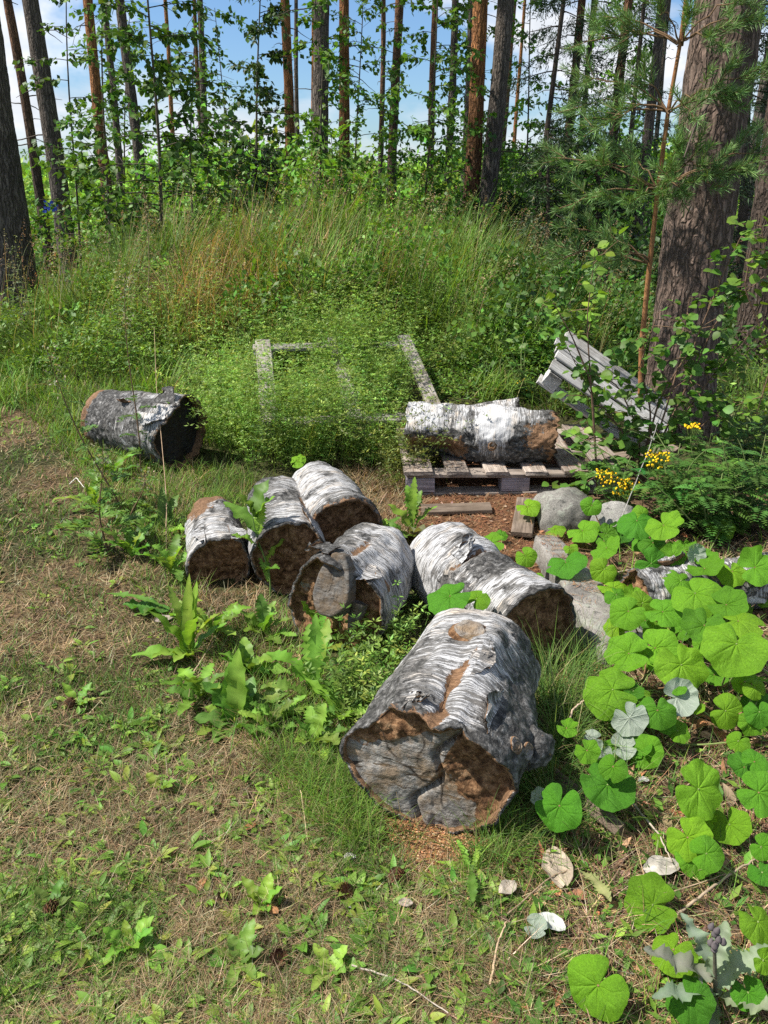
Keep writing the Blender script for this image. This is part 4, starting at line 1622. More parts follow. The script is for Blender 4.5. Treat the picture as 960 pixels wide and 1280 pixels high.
def broadleaf(name, label, cat, base, top, nb, blen, leafL, tint, seed, leafW=.75, t0=.15, r0=.012, nl=16, rise=.35, droop=.25, group=None, rich=False, sub=3, bow=.05, bark=(.09, .075, .055), azr=None, jits=.22, hang=.35, taper=.55):
    """young broad-leaved tree: stem with limbs, twigs and loose leaves"""
    r = np.random.default_rng(seed)
    base, top = np.asarray(base, float), np.asarray(top, float)
    o = thing(name, label, cat, base, group)
    bpy.context.view_layer.update()
    S = np.linspace(0, 1, 12)[:, None]
    stem = base * (1 - S) + top * S + np.array([1, .4, 0]) * bow * np.sin(S * 5 + seed) * S
    G = Geo()
    tube(G, stem, np.linspace(r0, r0 * .25, 12), 7, bark, 0)
    P, D = [], []
    H = np.linalg.norm(top - base)
    for i in range(nb):
        t = t0 + (1 - t0) * ((i + r.random()) / nb)
        k = t * 11
        a = int(min(k, 10))
        p0 = stem[a] * (1 - (k - a)) + stem[a + 1] * (k - a)
        az = r.uniform(0, 2 * PI) if azr is None else r.uniform(*azr)
        L = blen * (1 - taper * t) * r.uniform(.5, 1.15)
        d = np.array([math.cos(az), math.sin(az), rise * r.uniform(.3, 1.6)])
        d /= np.linalg.norm(d)
        q = np.linspace(0, 1, 7)[:, None]
        pts = p0 + d * L * q + np.array([0, 0, -droop * L]) * q ** 2 + r.normal(0, .012 * L, (7, 3)) * q
        tube(G, pts, np.linspace(r0 * .4 * (1 - .5 * t), r0 * .08, 7), 4, bark, 0, False)
        tw = [pts]
        for s_ in range(sub):
            u = r.uniform(.25, .9)
            b_ = pts[int(u * 6)]
            dd = d + r.normal(0, .55, 3)
            dd /= np.linalg.norm(dd)
            l2 = L * r.uniform(.25, .5)
            pp = b_ + dd * l2 * q + np.array([0, 0, -droop * l2]) * q ** 2
            tube(G, pp, np.linspace(r0 * .18, r0 * .06, 7), 3, bark, 0, False)
            tw.append(pp)
        for pp in tw:
            n = max(3, int(nl * np.linalg.norm(pp[-1] - pp[0]) / blen))
            u = r.uniform(.12, 1.0, n) * 5.99
            a = u.astype(int)
            f = (u - a)[:, None]
            pos = pp[a] * (1 - f) + pp[a + 1] * f
            dr = norm(pp[-1] - pp[0])
            dv = dr * .6 + r.normal(0, .6, (n, 3)) + np.array([0, 0, -hang])
            P.append(pos + r.normal(0, leafL * .25, (n, 3)))
            D.append(dv)
    P, D = np.concatenate(P), np.concatenate(D)
    n = len(P)
    G.build('trunk', M_TWIG, o)
    GL = Geo()
    up = np.array([0, 0, 1.0]) + r.normal(0, .45, (n, 3))
    Ls = leafL * r.uniform(.65, 1.2, n)
    leaves(GL, P, D, up, Ls, Ls * leafW, jit(tint, n, jits), .2, rich=rich, droop=.15)
    GL.build('crown', M_LEAF, o)
    return o


def at_(px, py, Yd):
    return aty(np.array(float(px)), np.array(float(py)), Yd)


def gbase(px, py, Yd):
    p = at_(px, py, Yd)
    p[2] = hgt(p[0], p[1])
    return p


SHADEG = (.078, .158, .028)  # green darkened to look like shaded, backlit leaves
MIDG = (.105, .215, .032)
BRG = (.15, .32, .035)
broadleaf('aspen_sapling', 'tall leafy aspen sapling with round leaves coloured dark for shade at the rim of the mound', 'tree', gbase(200, 315, 8.6), at_(186, -110, 8.6), 50, 1.15, .066, SHADEG, 101, .85, .12, .022, 34, .3, .3, rich=True, sub=4)
broadleaf('aspen_sapling', 'smaller leafy aspen behind the grey pines near the edge pine', 'tree', gbase(95, 330, 10.5), at_(82, -60, 10.5), 22, .8, .075, SHADEG, 102, .85, .15, .018, 28, .3, .3)
broadleaf('birch_tree', 'airy dark-leaved birch above the dark spruce bush', 'tree', gbase(318, 260, 14), at_(322, -30, 14), 44, 1.2, .10, (.05, .095, .024), 103, .7, .2, .03, 40, .5, .35, sub=4)
broadleaf('birch_tree', 'leafy young birch wrapped around the dark broad pine', 'tree', gbase(398, 260, 11.5), at_(402, -80, 11.5), 40, .85, .08, MIDG, 104, .75, .2, .022, 34, .5, .35, sub=3)
broadleaf('birch_tree', 'bright green young birch in the middle of the pine row', 'tree', gbase(528, 260, 11.5), at_(548, -80, 11.5), 48, 1.05, .085, MIDG, 105, .75, .12, .022, 38, .4, .3, sub=4)
broadleaf('birch_tree', 'slight young birch with sparse light leaves left of the bright green one', 'tree', gbase(470, 262, 13), at_(482, -20, 13), 26, .9, .075, MIDG, 106, .75, .12, .02, 34, .4, .3, sub=3)
broadleaf('birch_tree', 'sunlit young birch between the orange pine and the spruces', 'tree', gbase(655, 280, 16), at_(668, -40, 16), 34, 1.3, .09, BRG, 107, .75, .1, .025, 34, .4, .3, sub=4)
broadleaf('birch_tree', 'sunlit young birch glowing behind the spruces and the young pine', 'tree', gbase(770, 280, 19), at_(785, -20, 19), 36, 1.6, .11, BRG, 108, .75, .1, .025, 34, .4, .3, sub=4)
broadleaf('birch_tree', 'pale sunlit birch far behind the sapling left of the centre', 'tree', gbase(150, 260, 24), at_(160, 20, 24), 40, 1.8, .13, MIDG, 109, .75, .1, .03, 20, .4, .3, sub=4)
broadleaf('aspen_sapling', 'leafy aspen filling the space before the orange-brown pine', 'tree', gbase(128, 300, 10.0), at_(128, -60, 10.0), 36, 1.0, .075, MIDG, 121, .85, .1, .018, 30, .3, .3, sub=4)
broadleaf('aspen_sapling', 'leafy aspen reaching toward the close pair of pines', 'tree', gbase(240, 300, 9.6), at_(236, 60, 9.6), 34, .9, .07, SHADEG, 122, .85, .1, .018, 20, .3, .3, sub=4)
broadleaf('birch_tree', 'young birch filling the gap between the thin middle pines', 'tree', gbase(440, 262, 14.5), at_(452, -60, 14.5), 44, 1.2, .08, MIDG, 123, .72, .08, .02, 34, .4, .3, sub=4)
broadleaf('birch_tree', 'young birch behind the brown pine and the bright green birch', 'tree', gbase(590, 270, 16), at_(585, -30, 16), 40, 1.3, .085, MIDG, 124, .72, .08, .02, 32, .4, .3, sub=4)
broadleaf('birch_tree', 'young birch behind the close pair of pines', 'tree', gbase(285, 262, 16), at_(272, 10, 16), 40, 1.2, .085, MIDG, 125, .72, .08, .02, 32, .4, .3, sub=4)
# bright rowan shoots on the mound top
for i, (xb, xt, yt, Yd, lab) in enumerate(((408, 418, 165, 8.7, 'bright green rowan shoot, tallest on the mound top'), (438, 452, 215, 8.5, 'small bright rowan shoot leaning out from the mound top'))):
    b = gbase(xb, 300, Yd)
    o = thing('rowan_sapling', lab, 'sapling', b, 'rowan shoots')
    bpy.context.view_layer.update()
    tp = at_(xt, yt, Yd)
    S = np.linspace(0, 1, 8)[:, None]
    st = b * (1 - S) + tp * S + np.array([.04, 0, 0]) * np.sin(S * 4)
    G = Geo()
    tube(G, st, np.linspace(.009, .003, 8), 5, (.10, .08, .05))
    G.build('stem', M_TWIG, o)
    G = Geo()
    for k in range(20):
        t = U(.25, 1)
        p0 = b * (1 - t) + tp * t
        az = U(0, 6.28)
        L = U(.16, .26)
        mid = []
        lean, cur = U(.5, 1.1), U(.4, 1.1)
        q = np.linspace(0, 1, 9)
        a = lean + cur * q
        d = np.stack([np.cos(az) * np.sin(a), np.sin(az) * np.sin(a), np.cos(a)], 1)
        mid = p0 + np.concatenate([np.zeros((1, 3)), np.cumsum(d[:-1] * L / 8, 0)])
        tube(G, mid, np.linspace(.002, .001, 9), 3, (.12, .17, .04), 0, False)
        sd = np.array([-math.sin(az), math.cos(az), 0])
        for sgn in (-1, 1):
            pos = mid[1:]
            n = len(pos)
            leaves(G, pos, d[1:] * .45 + sgn * sd * .9, np.cross(d[1:], np.tile(sd, (n, 1))) * 1.0, .075, .024, jit(BRG, n, .15), .2)
    G.build('crown', M_LEAF, o)


def spruce(label, xb, yb, xt, Yd, H, wid, seed, tint=(.028, .055, .020), group='drooping spruces', z0=.6, nb=58, hang=.5):
    r = np.random.default_rng(seed)
    b = gbase(xb, yb, Yd)
    up_ = at_(xt, 0, Yd)
    lo_ = at_(xb, yb, Yd)
    sl = (up_[0] - lo_[0]) / (up_[2] - lo_[2])
    o = thing('spruce_tree', label, 'tree', b, group)
    bpy.context.view_layer.update()
    G = Geo()
    S = np.linspace(0, 1, 14)[:, None]
    tube(G, b + np.array([sl * H, 0, H]) * S, np.linspace(.055 * wid, .01, 14), 8, (.075, .058, .045))
    GN = Geo()
    for i in range(nb):
        z = z0 + (H - z0) * (i + r.random()) / nb
        az = r.uniform(0, 2 * PI)
        L = wid * (1 - .75 * z / H) * r.uniform(.55, 1.1)
        q = np.linspace(0, 1, 8)[:, None]
        d = np.array([math.cos(az), math.sin(az), .05])
        pts = b + np.array([sl * z, 0, z]) + d * L * q + np.array([0, 0, -.35 * L]) * q ** 1.5 + np.array([0, 0, .16 * L]) * q ** 4
        tube(G, pts, np.linspace(.010, .003, 8), 4, (.08, .06, .045), 0, False)
        n = int(34 * L / wid) + 8
        u = r.uniform(.15, 1, n) * 6.99
        a = u.astype(int)
        f = (u - a)[:, None]
        pos = pts[a] * (1 - f) + pts[a + 1] * f + r.normal(0, .02, (n, 3))
        sidev = np.array([-d[1], d[0], 0])
        dv = d * .35 + sidev * r.normal(0, .7, (n, 1)) + np.array([0, 0, -hang]) * r.uniform(.3, 1.9, (n, 1))
        # each twig: flat spray of needle blades
        tl = r.uniform(.12, .32, n) * (.7 + .3 * wid)
        tips = pos + norm(dv) * tl[:, None]
        M = 9
        w_ = np.linspace(.05, 1, M)[None, :, None]
        bp = (pos[:, None] * (1 - w_) + tips[:, None] * w_).reshape(-1, 3)
        dd = np.repeat(norm(dv), M, 0) + r.normal(0, .55, (n * M, 3))
        leaves(GN, bp, dd, r.normal(0, 1, (n * M, 3)), r.uniform(.05, .085, n * M), .014, jit(tint, n * M, .3), .1)
    G.build('trunk', M_TWIG, o)
    GN.build('crown', M_NEEDLE, o)
    return o


spruce('thin spruce with ragged drooping boughs right of the charcoal pine', 664, 285, 700, 13.5, 8.5, 1.0, 201)
spruce('sparser spruce hung with dark tassels behind the slender reddish pine', 716, 295, 742, 15, 9, 1.15, 202)
spruce('narrow spruce close to the dark grey pine', 775, 305, 806, 14, 8, .9, 203)
spruce('low dense spruce bush standing dark against the bright field', 315, 262, 312, 13, 2.0, 1.0, 204, (.022, .046, .018), None, .1, 60, .1)
spruce('small spruce in the shade under the drooping spruces', 690, 320, 690, 11, 2.1, .95, 205, (.03, .055, .02), None, .1, 50, .2)
spruce('small dark spruce beneath the brown leaning pine', 752, 325, 752, 12, 2.2, 1.1, 206, (.026, .05, .018), None, .1, 54, .2)
spruce('shadowy spruce behind the massive furrowed pine', 930, 360, 945, 10, 3.6, 1.3, 207, (.026, .05, .018), None, .1, 70, .3)
spruce('knee-high spruce by the foot of the orange pine', 640, 318, 640, 12.5, 1.4, .8, 208, (.03, .055, .02), None, .1, 40, .2)


# ------------------------------------------------------------------ young pine in front of the massive one
def young_pine():
    b = gp(800, 470)
    Yd = 4.75
    b = gbase(800, 560, Yd)
    o = thing('young_pine', 'spindly young pine with orange stem and fluffy needle tufts before the massive pine', 'tree', b)
    bpy.context.view_layer.update()
    path = [(800, 520), (802, 430), (812, 330), (822, 240), (835, 140), (850, 55), (862, -40), (880, -160)]
    pts = np.array([at_(x, y, Yd) for x, y in path])
    pts = np.concatenate([b[None], pts])
    G = Geo()
    tube(G, pts, np.linspace(.019, .007, len(pts)), 9, (.27, .13, .055))
    GN = Geo()
    r = np.random.default_rng(77)
    tips = [(742, 205, 4.6), (700, 140, 5.0), (725, 100, 4.9), (770, 150, 4.7), (690, 200, 4.9), (760, 250, 4.6), (720, 290, 4.8), (860, 30, 4.5), (900, 60, 4.5),
            (940, 30, 4.6), (905, 120, 4.5), (955, 95, 4.5), (930, 135, 4.5), (850, 185, 4.5), (880, 205, 4.4), (905, 235, 4.4), (860, 245, 4.45), (830, 262, 4.5), (790, 262, 4.5),
            (930, 215, 4.4), (765, 60, 4.9), (745, 30, 5), (800, 110, 4.8), (700, 262, 4.8), (745, 322, 4.6), (690, 325, 4.8), (775, 330, 4.6), (955, 190, 4.5), (780, 200, 4.9), (820, 20, 4.7), (715, 60, 5.1), (925, 5, 4.6), (870, 150, 4.4), (840, 225, 4.4), (730, 170, 4.7)]
    for (x, y, yd) in tips:
        e = at_(x, y, yd)
        # leave the stem a bit lower
        k = np.argmin(np.abs(pts[:, 2] - (e[2] - .05)) + 0)
        s0 = pts[k]
        q = np.linspace(0, 1, 8)[:, None]
        br = s0 * (1 - q) + e * q + np.array([0, 0, .06]) * np.sin(q * PI) + r.normal(0, .008, (8, 3))
        tube(G, br, np.linspace(.006, .0025, 8), 4, (.16, .10, .055), 0, False)
        d = norm(e - s0)
        ends = [(e, d)]
        for s_ in range(5):
            dd = norm(d + r.normal(0, .6, 3) + np.array([0, 0, .25]))
            b0 = br[r.integers(4, 7)]
            e2 = b0 + dd * r.uniform(.08, .17)
            tube(G, np.array([b0, (b0 + e2) / 2, e2]), .0025, 3, (.16, .11, .06), 0, False)
            ends.append((e2, dd))
        for (ee, dd) in ends:
            n = 88
            u = r.uniform(-.11, .02, n)[:, None]
            pos = ee + dd * u
            sp3 = norm(r.normal(0, 1, (n, 3)))
            nd = dd * .9 + sp3 * .75 + np.array([0, 0, .1])
            leaves(GN, pos, nd, r.normal(0, 1, (n, 3)), r.uniform(.045, .07, n), .0034, jit((.14, .245, .07), n, .2), .1)
    G.build('trunk', M_TWIG, o)
    GN.build('needles', M_NEEDLE, o)


young_pine()


# ------------------------------------------------------------------ sunlit thicket far behind and undergrowth with shade put into its leaf colour
def leaf_cloud(name, centers, radii, n_each, leafL, tint, seed, mat=None, squash=.8):
    r = np.random.default_rng(seed)
    G = Geo()
    for cidx, (cen, rad) in enumerate(zip(centers, radii)):
        n = int(n_each * (rad ** 1.3))
        d = norm(r.normal(0, 1, (n, 3)))
        rr = rad * r.uniform(.25, 1, n) ** .45 * (1 + .5 * (fbm(d * 2.2 + cidx, 3, seed) - .5))
        p = cen + d * rr[:, None] * np.array([1, 1, squash])
        p = p[p[:, 2] > hgt(p[:, 0], p[:, 1]) - .05]
        n = len(p)
        L = leafL * r.uniform(.6, 1.3, n)
        k = np.exp(r.normal(0, .18)) * (1 + r.normal(0, .08, 3))
        leaves(G, p, r.normal(0, 1, (n, 3)) + np.array([0, 0, .2]), r.normal(0, .6, (n, 3)) + np.array([0, -.3, .8]), L, L * .6, jit(np.asarray(tint) * k, n, .25), .15)
    return stuff(G.build(name, mat or M_LEAF))


r = np.random.default_rng(31)
n = 150
yy = r.uniform(22, 55, n)
xx = r.uniform(-.62, .62, n) * yy
rad = r.uniform(.9, 2.3, n)
leaf_cloud('far_thicket', np.stack([xx, yy, hgt(xx, yy) + rad * .45], 1), rad, 230, .30, (.24, .40, .055), 32)
n = 170
yy = r.uniform(80, 170, n)
xx = r.uniform(-.62, .62, n) * yy
rad = r.uniform(2.0, 4.2, n)
leaf_cloud('distant_treeline', np.stack([xx, yy, hgt(xx, yy) + rad * .4], 1), rad, 60, .85, (.18, .31, .07), 33)
n = 120
yy = r.uniform(10.4, 17, n)
u = r.uniform(-.62, .6, n)
xx = u * yy
rad = r.uniform(.25, .6, n)
leaf_cloud('undergrowth', np.stack([xx, yy, hgt(xx, yy) + rad * .5], 1), rad, 620, .075, (.10, .21, .032), 34)
n = 110
yy = r.uniform(12, 26, n)
xx = r.uniform(-.64, .30, n) * yy
rad = r.uniform(.45, 1.0, n)
leaf_cloud('sapling_thicket', np.stack([xx, yy, hgt(xx, yy) + rad * r.uniform(.4, 1.75, n)], 1), rad, 430, .11, (.15, .30, .038), 37, squash=1.1)
n = 60
yy = r.uniform(10.8, 14, n)
xx = r.uniform(-.30, .14, n) * yy
rad = r.uniform(.28, .6, n)
leaf_cloud('bright_saplings', np.stack([xx, yy, hgt(xx, yy) + rad + r.uniform(.2, 1.5, n) * r.random(n)], 1), rad, 520, .075, (.16, .32, .036), 38, squash=1.3)
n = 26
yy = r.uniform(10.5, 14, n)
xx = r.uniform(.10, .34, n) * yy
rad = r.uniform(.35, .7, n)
leaf_cloud('shade_tinted_saplings', np.stack([xx, yy, hgt(xx, yy) + r.uniform(.9, 2.2, n)], 1), rad, 330, .075, (.065, .14, .026), 39, squash=1.2)  # leaf tint darkened in place of tree shade
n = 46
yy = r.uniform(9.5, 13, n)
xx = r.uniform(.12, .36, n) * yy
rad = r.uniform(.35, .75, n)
leaf_cloud('shade_tinted_undergrowth', np.stack([xx, yy, hgt(xx, yy) + rad * .5], 1), rad, 560, .08, (.04, .085, .022), 35)  # shade under the trees painted into the leaf tint
n = 26
yy = r.uniform(6.6, 10, n)
xx = r.uniform(.36, .62, n) * yy
rad = r.uniform(.25, .5, n)
leaf_cloud('herb_undergrowth', np.stack([xx, yy, hgt(xx, yy) + rad * .3], 1), rad, 1200, .06, (.06, .13, .026), 36)
# ------------------------------------------------------------------ ground cover
q2 = lambda a, b: np.array(Q2(a, b, 0))[:2] + np.array([.0, -.09])
BOARD_SEGS = [(q2(.06, .86), q2(.06, 1.2)), (q2(.0, 1.14), q2(.42, 1.14)), (q2(1.06, .74), q2(1.06, 1.2)), (q2(.66, .05), q2(1.1, .05))]
TAN = (.33, .245, .13)
PALE = (.44, .35, .215)
GRN = (.125, .225, .035)
LGRN = (.18, .31, .042)
DGRN = (.075, .155, .026)


def depthw(p):
    return np.clip(np.hypot(p[:, 0], p[:, 1]) / 2.0, .8, 6)


def mixcols(n, cols, probs, s=.2):
    idx = rng.choice(len(cols), n, p=np.array(probs) / sum(probs))
    return jit(np.array(cols)[idx], n, s)


LAWN_V = [(-160, 520), (40, 520), (120, 600), (215, 700), (240, 830), (330, 930), (420, 1000), (590, 1040), (680, 1120), (680, 1400), (-160, 1400)]
# thatch: dead stems lying every which way
p = seat(sample_px(LAWN_V, 72000, .02))
p = p[clear(p)]
bare = n2(p[:, 0], p[:, 1], 3.2, 61, 4)
p = p[rng.random(len(p)) < .35 + 1.1 * sstep(.62, .40, bare)]
n = len(p)
G = Geo()
blades(G, p + np.array([0, 0, .004]), U(.025, .085, n), .0016 * depthw(p) * U(.7, 1.5, n), U(0, 2 * PI, n), U(.9, 1.55, n), U(-.3, .7, n), mixcols(n, [(.32, .24, .13), PALE, (.20, .14, .076), (.26, .215, .105)], [4, 2.4, 3, 2], .28), 2)
p = seat(np.concatenate([sample_px([(225, 690), (330, 720), (350, 760), (470, 800), (500, 770), (540, 820), (480, 900), (430, 1010), (300, 930), (240, 820)], 9000, .02), sample_px([(420, 580), (520, 590), (520, 680), (480, 680), (440, 600)], 3200, .02), sample_px([(90, 560), (260, 580), (240, 700), (130, 640)], 3500, .02)]))
p = p[clear(p)]
n = len(p)
blades(G, p + np.array([0, 0, .004]), U(.03, .12, n), .0016 * depthw(p) * U(.7, 1.5, n), U(0, 2 * PI, n), U(.7, 1.55, n), U(-.3, .9, n), mixcols(n, [TAN, PALE, (.22, .155, .085), (.17, .10, .055)], [4, 2, 3, 2], .25), 2)
stuff(G.build('dry_grass', M_GRASS))
# short green blades
p = seat(sample_px(LAWN_V, 70000, .03))
p = p[clear(p)]
g = n2(p[:, 0], p[:, 1], 3.2, 61, 4)
g2 = n2(p[:, 0], p[:, 1], 11, 62, 3)
p = p[rng.random(len(p)) < .10 + 1.0 * sstep(.42, .62, g) * sstep(.3, .6, g2) + .25 * sstep(.5, .66, g2)]
n = len(p)
G = Geo()
blades(G, p, U(.02, .075, n), .0024 * depthw(p) * U(.7, 1.4, n), U(0, 2 * PI, n), U(.2, 1.1, n), U(0, .9, n), mixcols(n, [(.10, .175, .032), GRN, DGRN, (.15, .17, .05)], [4, 2, 3, 2]), 3)
stuff(G.build('lawn_grass', M_GRASS))
# small broad leaves in the sward
LOW = [(-160, 900), (180, 900), (420, 1010), (620, 1060), (700, 1130), (660, 1400), (-160, 1400)]
q = np.concatenate([sample_px(LOW, 1500, .0), sample_px(LAWN_V, 760)])
q = q[clear(q, .03)]
cl = n2(q[:, 0], q[:, 1], 3.2, 61, 4)
q = q[rng.random(len(q)) < .35 + sstep(.42, .58, cl)]
P, D, C, LL, WW, UP = [], [], [], [], [], []
for c in q:
    m = rng.integers(3, 9)
    az = U(0, 2 * PI, m)
    el = U(.05, .9, m)
    sz = U(.6, 1.25)
    P.append(np.tile(c, (m, 1)) + np.stack([np.cos(az) * .012, np.sin(az) * .012, U(.0, .012, m)], 1))
    D.append(np.stack([np.cos(az), np.sin(az), el], 1))
    UP.append(np.stack([-np.cos(az) * el, -np.sin(az) * el, np.ones(m)], 1) + rng.normal(0, .25, (m, 3)))
    L = U(.017, .043, m) * sz
    LL.append(L)
    WW.append(L * U(.28, .5))
    C.append(jit(np.array([GRN, LGRN, (.15, .29, .04), (.23, .33, .05)])[rng.integers(0, 4)], m, .15))
G = Geo()
leaves(G, seat(np.concatenate(P)) + np.array([0, 0, .008]), np.concatenate(D), np.concatenate(UP), np.concatenate(LL), np.concatenate(WW), np.concatenate(C), .3, rich=True, droop=.25)
stuff(G.build('lawn_herbs', M_LEAF))
# taller lawn patches near the weeds, soft fine grass
G = Geo()
SOFT = [([(250, 800), (480, 700), (520, 800), (430, 960), (480, 1010), (330, 960)], 4200, (.05, .16), .0022),
        ([(90, 590), (250, 580), (330, 600), (240, 760), (200, 700)], 5000, (.05, .15), .0028),
        ([(330, 950), (440, 960), (650, 1040), (640, 1090), (430, 1060)], 5200, (.05, .16), .0016),
        ([(-160, 400), (120, 400), (250, 470), (240, 590), (100, 590), (30, 510), (-160, 515)], 16000, (.06, .17), .0045)]
for poly, nn, (h0, h1), ww in SOFT:
    p = seat(sample_px(poly, nn, .03))
    p = p[clear(p, .02)]
    n = len(p)
    k = n2(p[:, 0], p[:, 1], 2.5, 71)
    blades(G, p, U(h0, h1, n), ww * U(.7, 1.4, n), U(0, 2 * PI, n), U(.1, .8, n), U(.2, 1.5, n), mixcols(n, [GRN, LGRN, DGRN, (.26, .22, .10)], [4, 4, 2, 1.6]), 3)
stuff(G.build('soft_grass', M_GRASS))
# sedge-like tuft on the shaded side of the front log
G = Geo()
for (x_, y_, nn, hh) in ((690, 880, 330, .30), (700, 935, 300, .26), (672, 985, 220, .22), (735, 905, 220, .26), (720, 840, 200, .25), (755, 1010, 160, .2), (700, 1030, 200, .18), (650, 1050, 120, .14), (500, 1045, 60, .12), (600, 1065, 70, .16)):
    c = gp(x_, y_)
    n = nn
    b = c + np.stack([rng.normal(0, .035, n), rng.normal(0, .035, n), np.zeros(n)], 1)
    b = seat(b)
    blades(G, b, hh * U(.45, 1.2, n), .0022 * U(.7, 1.3, n), U(0, 2 * PI, n), U(.05, .7, n), U(.4, 1.9, n), mixcols(n, [GRN, (.09, .17, .04), (.16, .22, .06), (.3, .26, .13)], [4, 4, 3, 1]), 5)
stuff(G.build('long_grass', M_GRASS))

# pine needles and bark crumbs
G = Geo()
p = seat(sample_px(NEED, 15000, .02))
p = p[clear(p)]
n = len(p)
blades(G, p + np.array([0, 0, .006]), U(.03, .06, n), .0022 * U(.8, 1.5, n), U(0, 2 * PI, n), U(1.2, 1.65, n), U(-.2, .3, n), mixcols(n, [(.20, .095, .045), (.27, .15, .075), (.12, .06, .035), (.33, .22, .12)], [4, 3, 3, 1], .25), 1)
p = seat(sample_px(CRUMB, 6500, .03))
n = len(p)
leaves(G, p + np.array([0, 0, U(.002, .01)]), rng.normal(0, 1, (n, 3)) * np.array([1, 1, .3]), np.tile([0, 0, 1.], (n, 1)) + rng.normal(0, .4, (n, 3)), U(.003, .009, n), U(.002, .005, n), mixcols(n, [(.34, .19, .09), (.24, .125, .06), (.40, .27, .15), (.14, .08, .045)], [4, 3, 2, 2]), .2)
p = seat(sample_px([(500, 600), (720, 590), (740, 830), (640, 760), (520, 680)], 700, .02))
n = len(p)
leaves(G, p + np.array([0, 0, .008]), rng.normal(0, 1, (n, 3)) * np.array([1, 1, .3]), np.tile([0, 0, 1.], (n, 1)) + rng.normal(0, .4, (n, 3)), U(.012, .045, n), U(.008, .02, n), mixcols(n, [(.26, .15, .085), (.16, .09, .05), (.36, .26, .17)], [4, 3, 2]), .2)
# needles caught on the pallet deck, the slab and the tops of some logs
mw = P1.matrix_world.translation
ang_ = math.radians(2)
ea, eb = np.array([math.cos(ang_), math.sin(ang_), 0]), np.array([-math.sin(ang_), math.cos(ang_), 0])
n = 900
aa = .06 + rng.integers(0, 6, n) / 5 * 1.0 + U(-.05, .05, n)
bb = U(.01, .80, n)
p = np.array(mw) + aa[:, None] * ea + bb[:, None] * eb + np.array([0, 0, .147])
blades(G, p, U(.02, .05, n), .0022, U(0, 2 * PI, n), U(1.4, 1.6, n), 0, mixcols(n, [(.20, .095, .045), (.27, .15, .075), (.12, .06, .035)], [4, 3, 3], .25), 1)
bpy.context.view_layer.update()
for ob, nn, lo, hi in ((sl_, 700, -9, 9), (LOG_B.children[0], 420, .22, .42), (LOG_E.children[0], 300, .1, .45), (LOG_C.children[0], 200, .1, .3)):
    me_ = ob.data
    m4 = np.array(ob.matrix_world)
    vv = np.array([v_.co[:] for v_ in me_.vertices])
    vn = np.array([v_.normal[:] for v_ in me_.vertices]) @ m4[:3, :3].T
    k = np.where((vn[:, 2] > (.8 if ob is sl_ else .72)) & (vv[:, 2] > lo) & (vv[:, 2] < hi))[0]
    if not len(k):
        continue
    k = k[rng.integers(0, len(k), nn)]
    wv = vv[k] @ m4[:3, :3].T + m4[:3, 3]
    p = wv + np.array([0, 0, .004])
    c_ = n2(p[:, 0], p[:, 1], 14, 97, 2)
    p = p[c_ > .45]
    n = len(p)
    blades(G, p, U(.018, .045, n), .002, U(0, 2 * PI, n), U(1.25, 1.6, n), 0, mixcols(n, [(.22, .115, .055), (.29, .17, .085), (.14, .075, .04)], [4, 3, 3], .25), 1)
stuff(G.build('needle_litter', M_DRY))

# litter under the coltsfoot: brown leaves, stalks, dead grass
RIGHT_V = [(660, 1040), (690, 900), (700, 800), (770, 700), (800, 640), (1420, 640), (1420, 1400), (600, 1400), (640, 1120)]
G = Geo()
p = seat(sample_px(RIGHT_V, 25000, .02))
p = p[clear(p)]
n = len(p)
blades(G, p + np.array([0, 0, .006]), U(.03, .13, n), .0022 * depthw(p) * U(.6, 1.6, n), U(0, 2 * PI, n), U(1.0, 1.6, n), U(-.3, .5, n), mixcols(n, [TAN, (.20, .12, .065), (.40, .30, .19), (.11, .07, .045)], [3, 4, 2, 3], .25), 2)
p = seat(sample_px(RIGHT_V, 2400, .02))
p = p[clear(p)]
n = len(p)
leaves(G, p + np.array([0, 0, .01]), rng.normal(0, 1, (n, 3)) * np.array([1, 1, .35]), np.tile([0, 0, 1.], (n, 1)) + rng.normal(0, .6, (n, 3)), U(.015, .06, n), U(.012, .035, n), mixcols(n, [(.22, .125, .065), (.12, .075, .045), (.30, .19, .11), (.36, .15, .07)], [4, 4, 2, 1]), .5, rich=True, droop=.4)
stuff(G.build('leaf_litter', M_DRY))
G = Geo()
p = seat(sample_px(RIGHT_V, 9000, .02))
p = p[clear(p)]
n = len(p)
blades(G, p, U(.03, .12, n), .0026 * depthw(p) * U(.7, 1.3, n), U(0, 2 * PI, n), U(.1, 1, n), U(.1, 1.2, n), mixcols(n, [GRN, DGRN, LGRN], [3, 3, 2]), 3)
p = seat(sample_px(RIGHT_V, 2200, .02))
p = p[clear(p)]
n = len(p)
az = U(0, 6.28, n)
leaves(G, p + np.array([0, 0, .02]), np.stack([np.cos(az), np.sin(az), U(.1, .8, n)], 1), np.tile([0, 0, 1.], (n, 1)) + rng.normal(0, .3, (n, 3)), U(.02, .05, n), U(.01, .02, n), mixcols(n, [GRN, DGRN, LGRN], [3, 3, 2]), .3)
stuff(G.build('sparse_weeds', M_GRASS))

# meadow grass on the mound
G = Geo()
N0 = 88000
a = U(0, 2 * PI, N0)
rr = np.sqrt(rng.random(N0))
p = np.stack([-.6 + 4.9 * rr * np.cos(a), 8.0 + 3.4 * rr * np.sin(a), np.zeros(N0)], 1)
p[:, 2] = hgt(p[:, 0], p[:, 1]) - .01
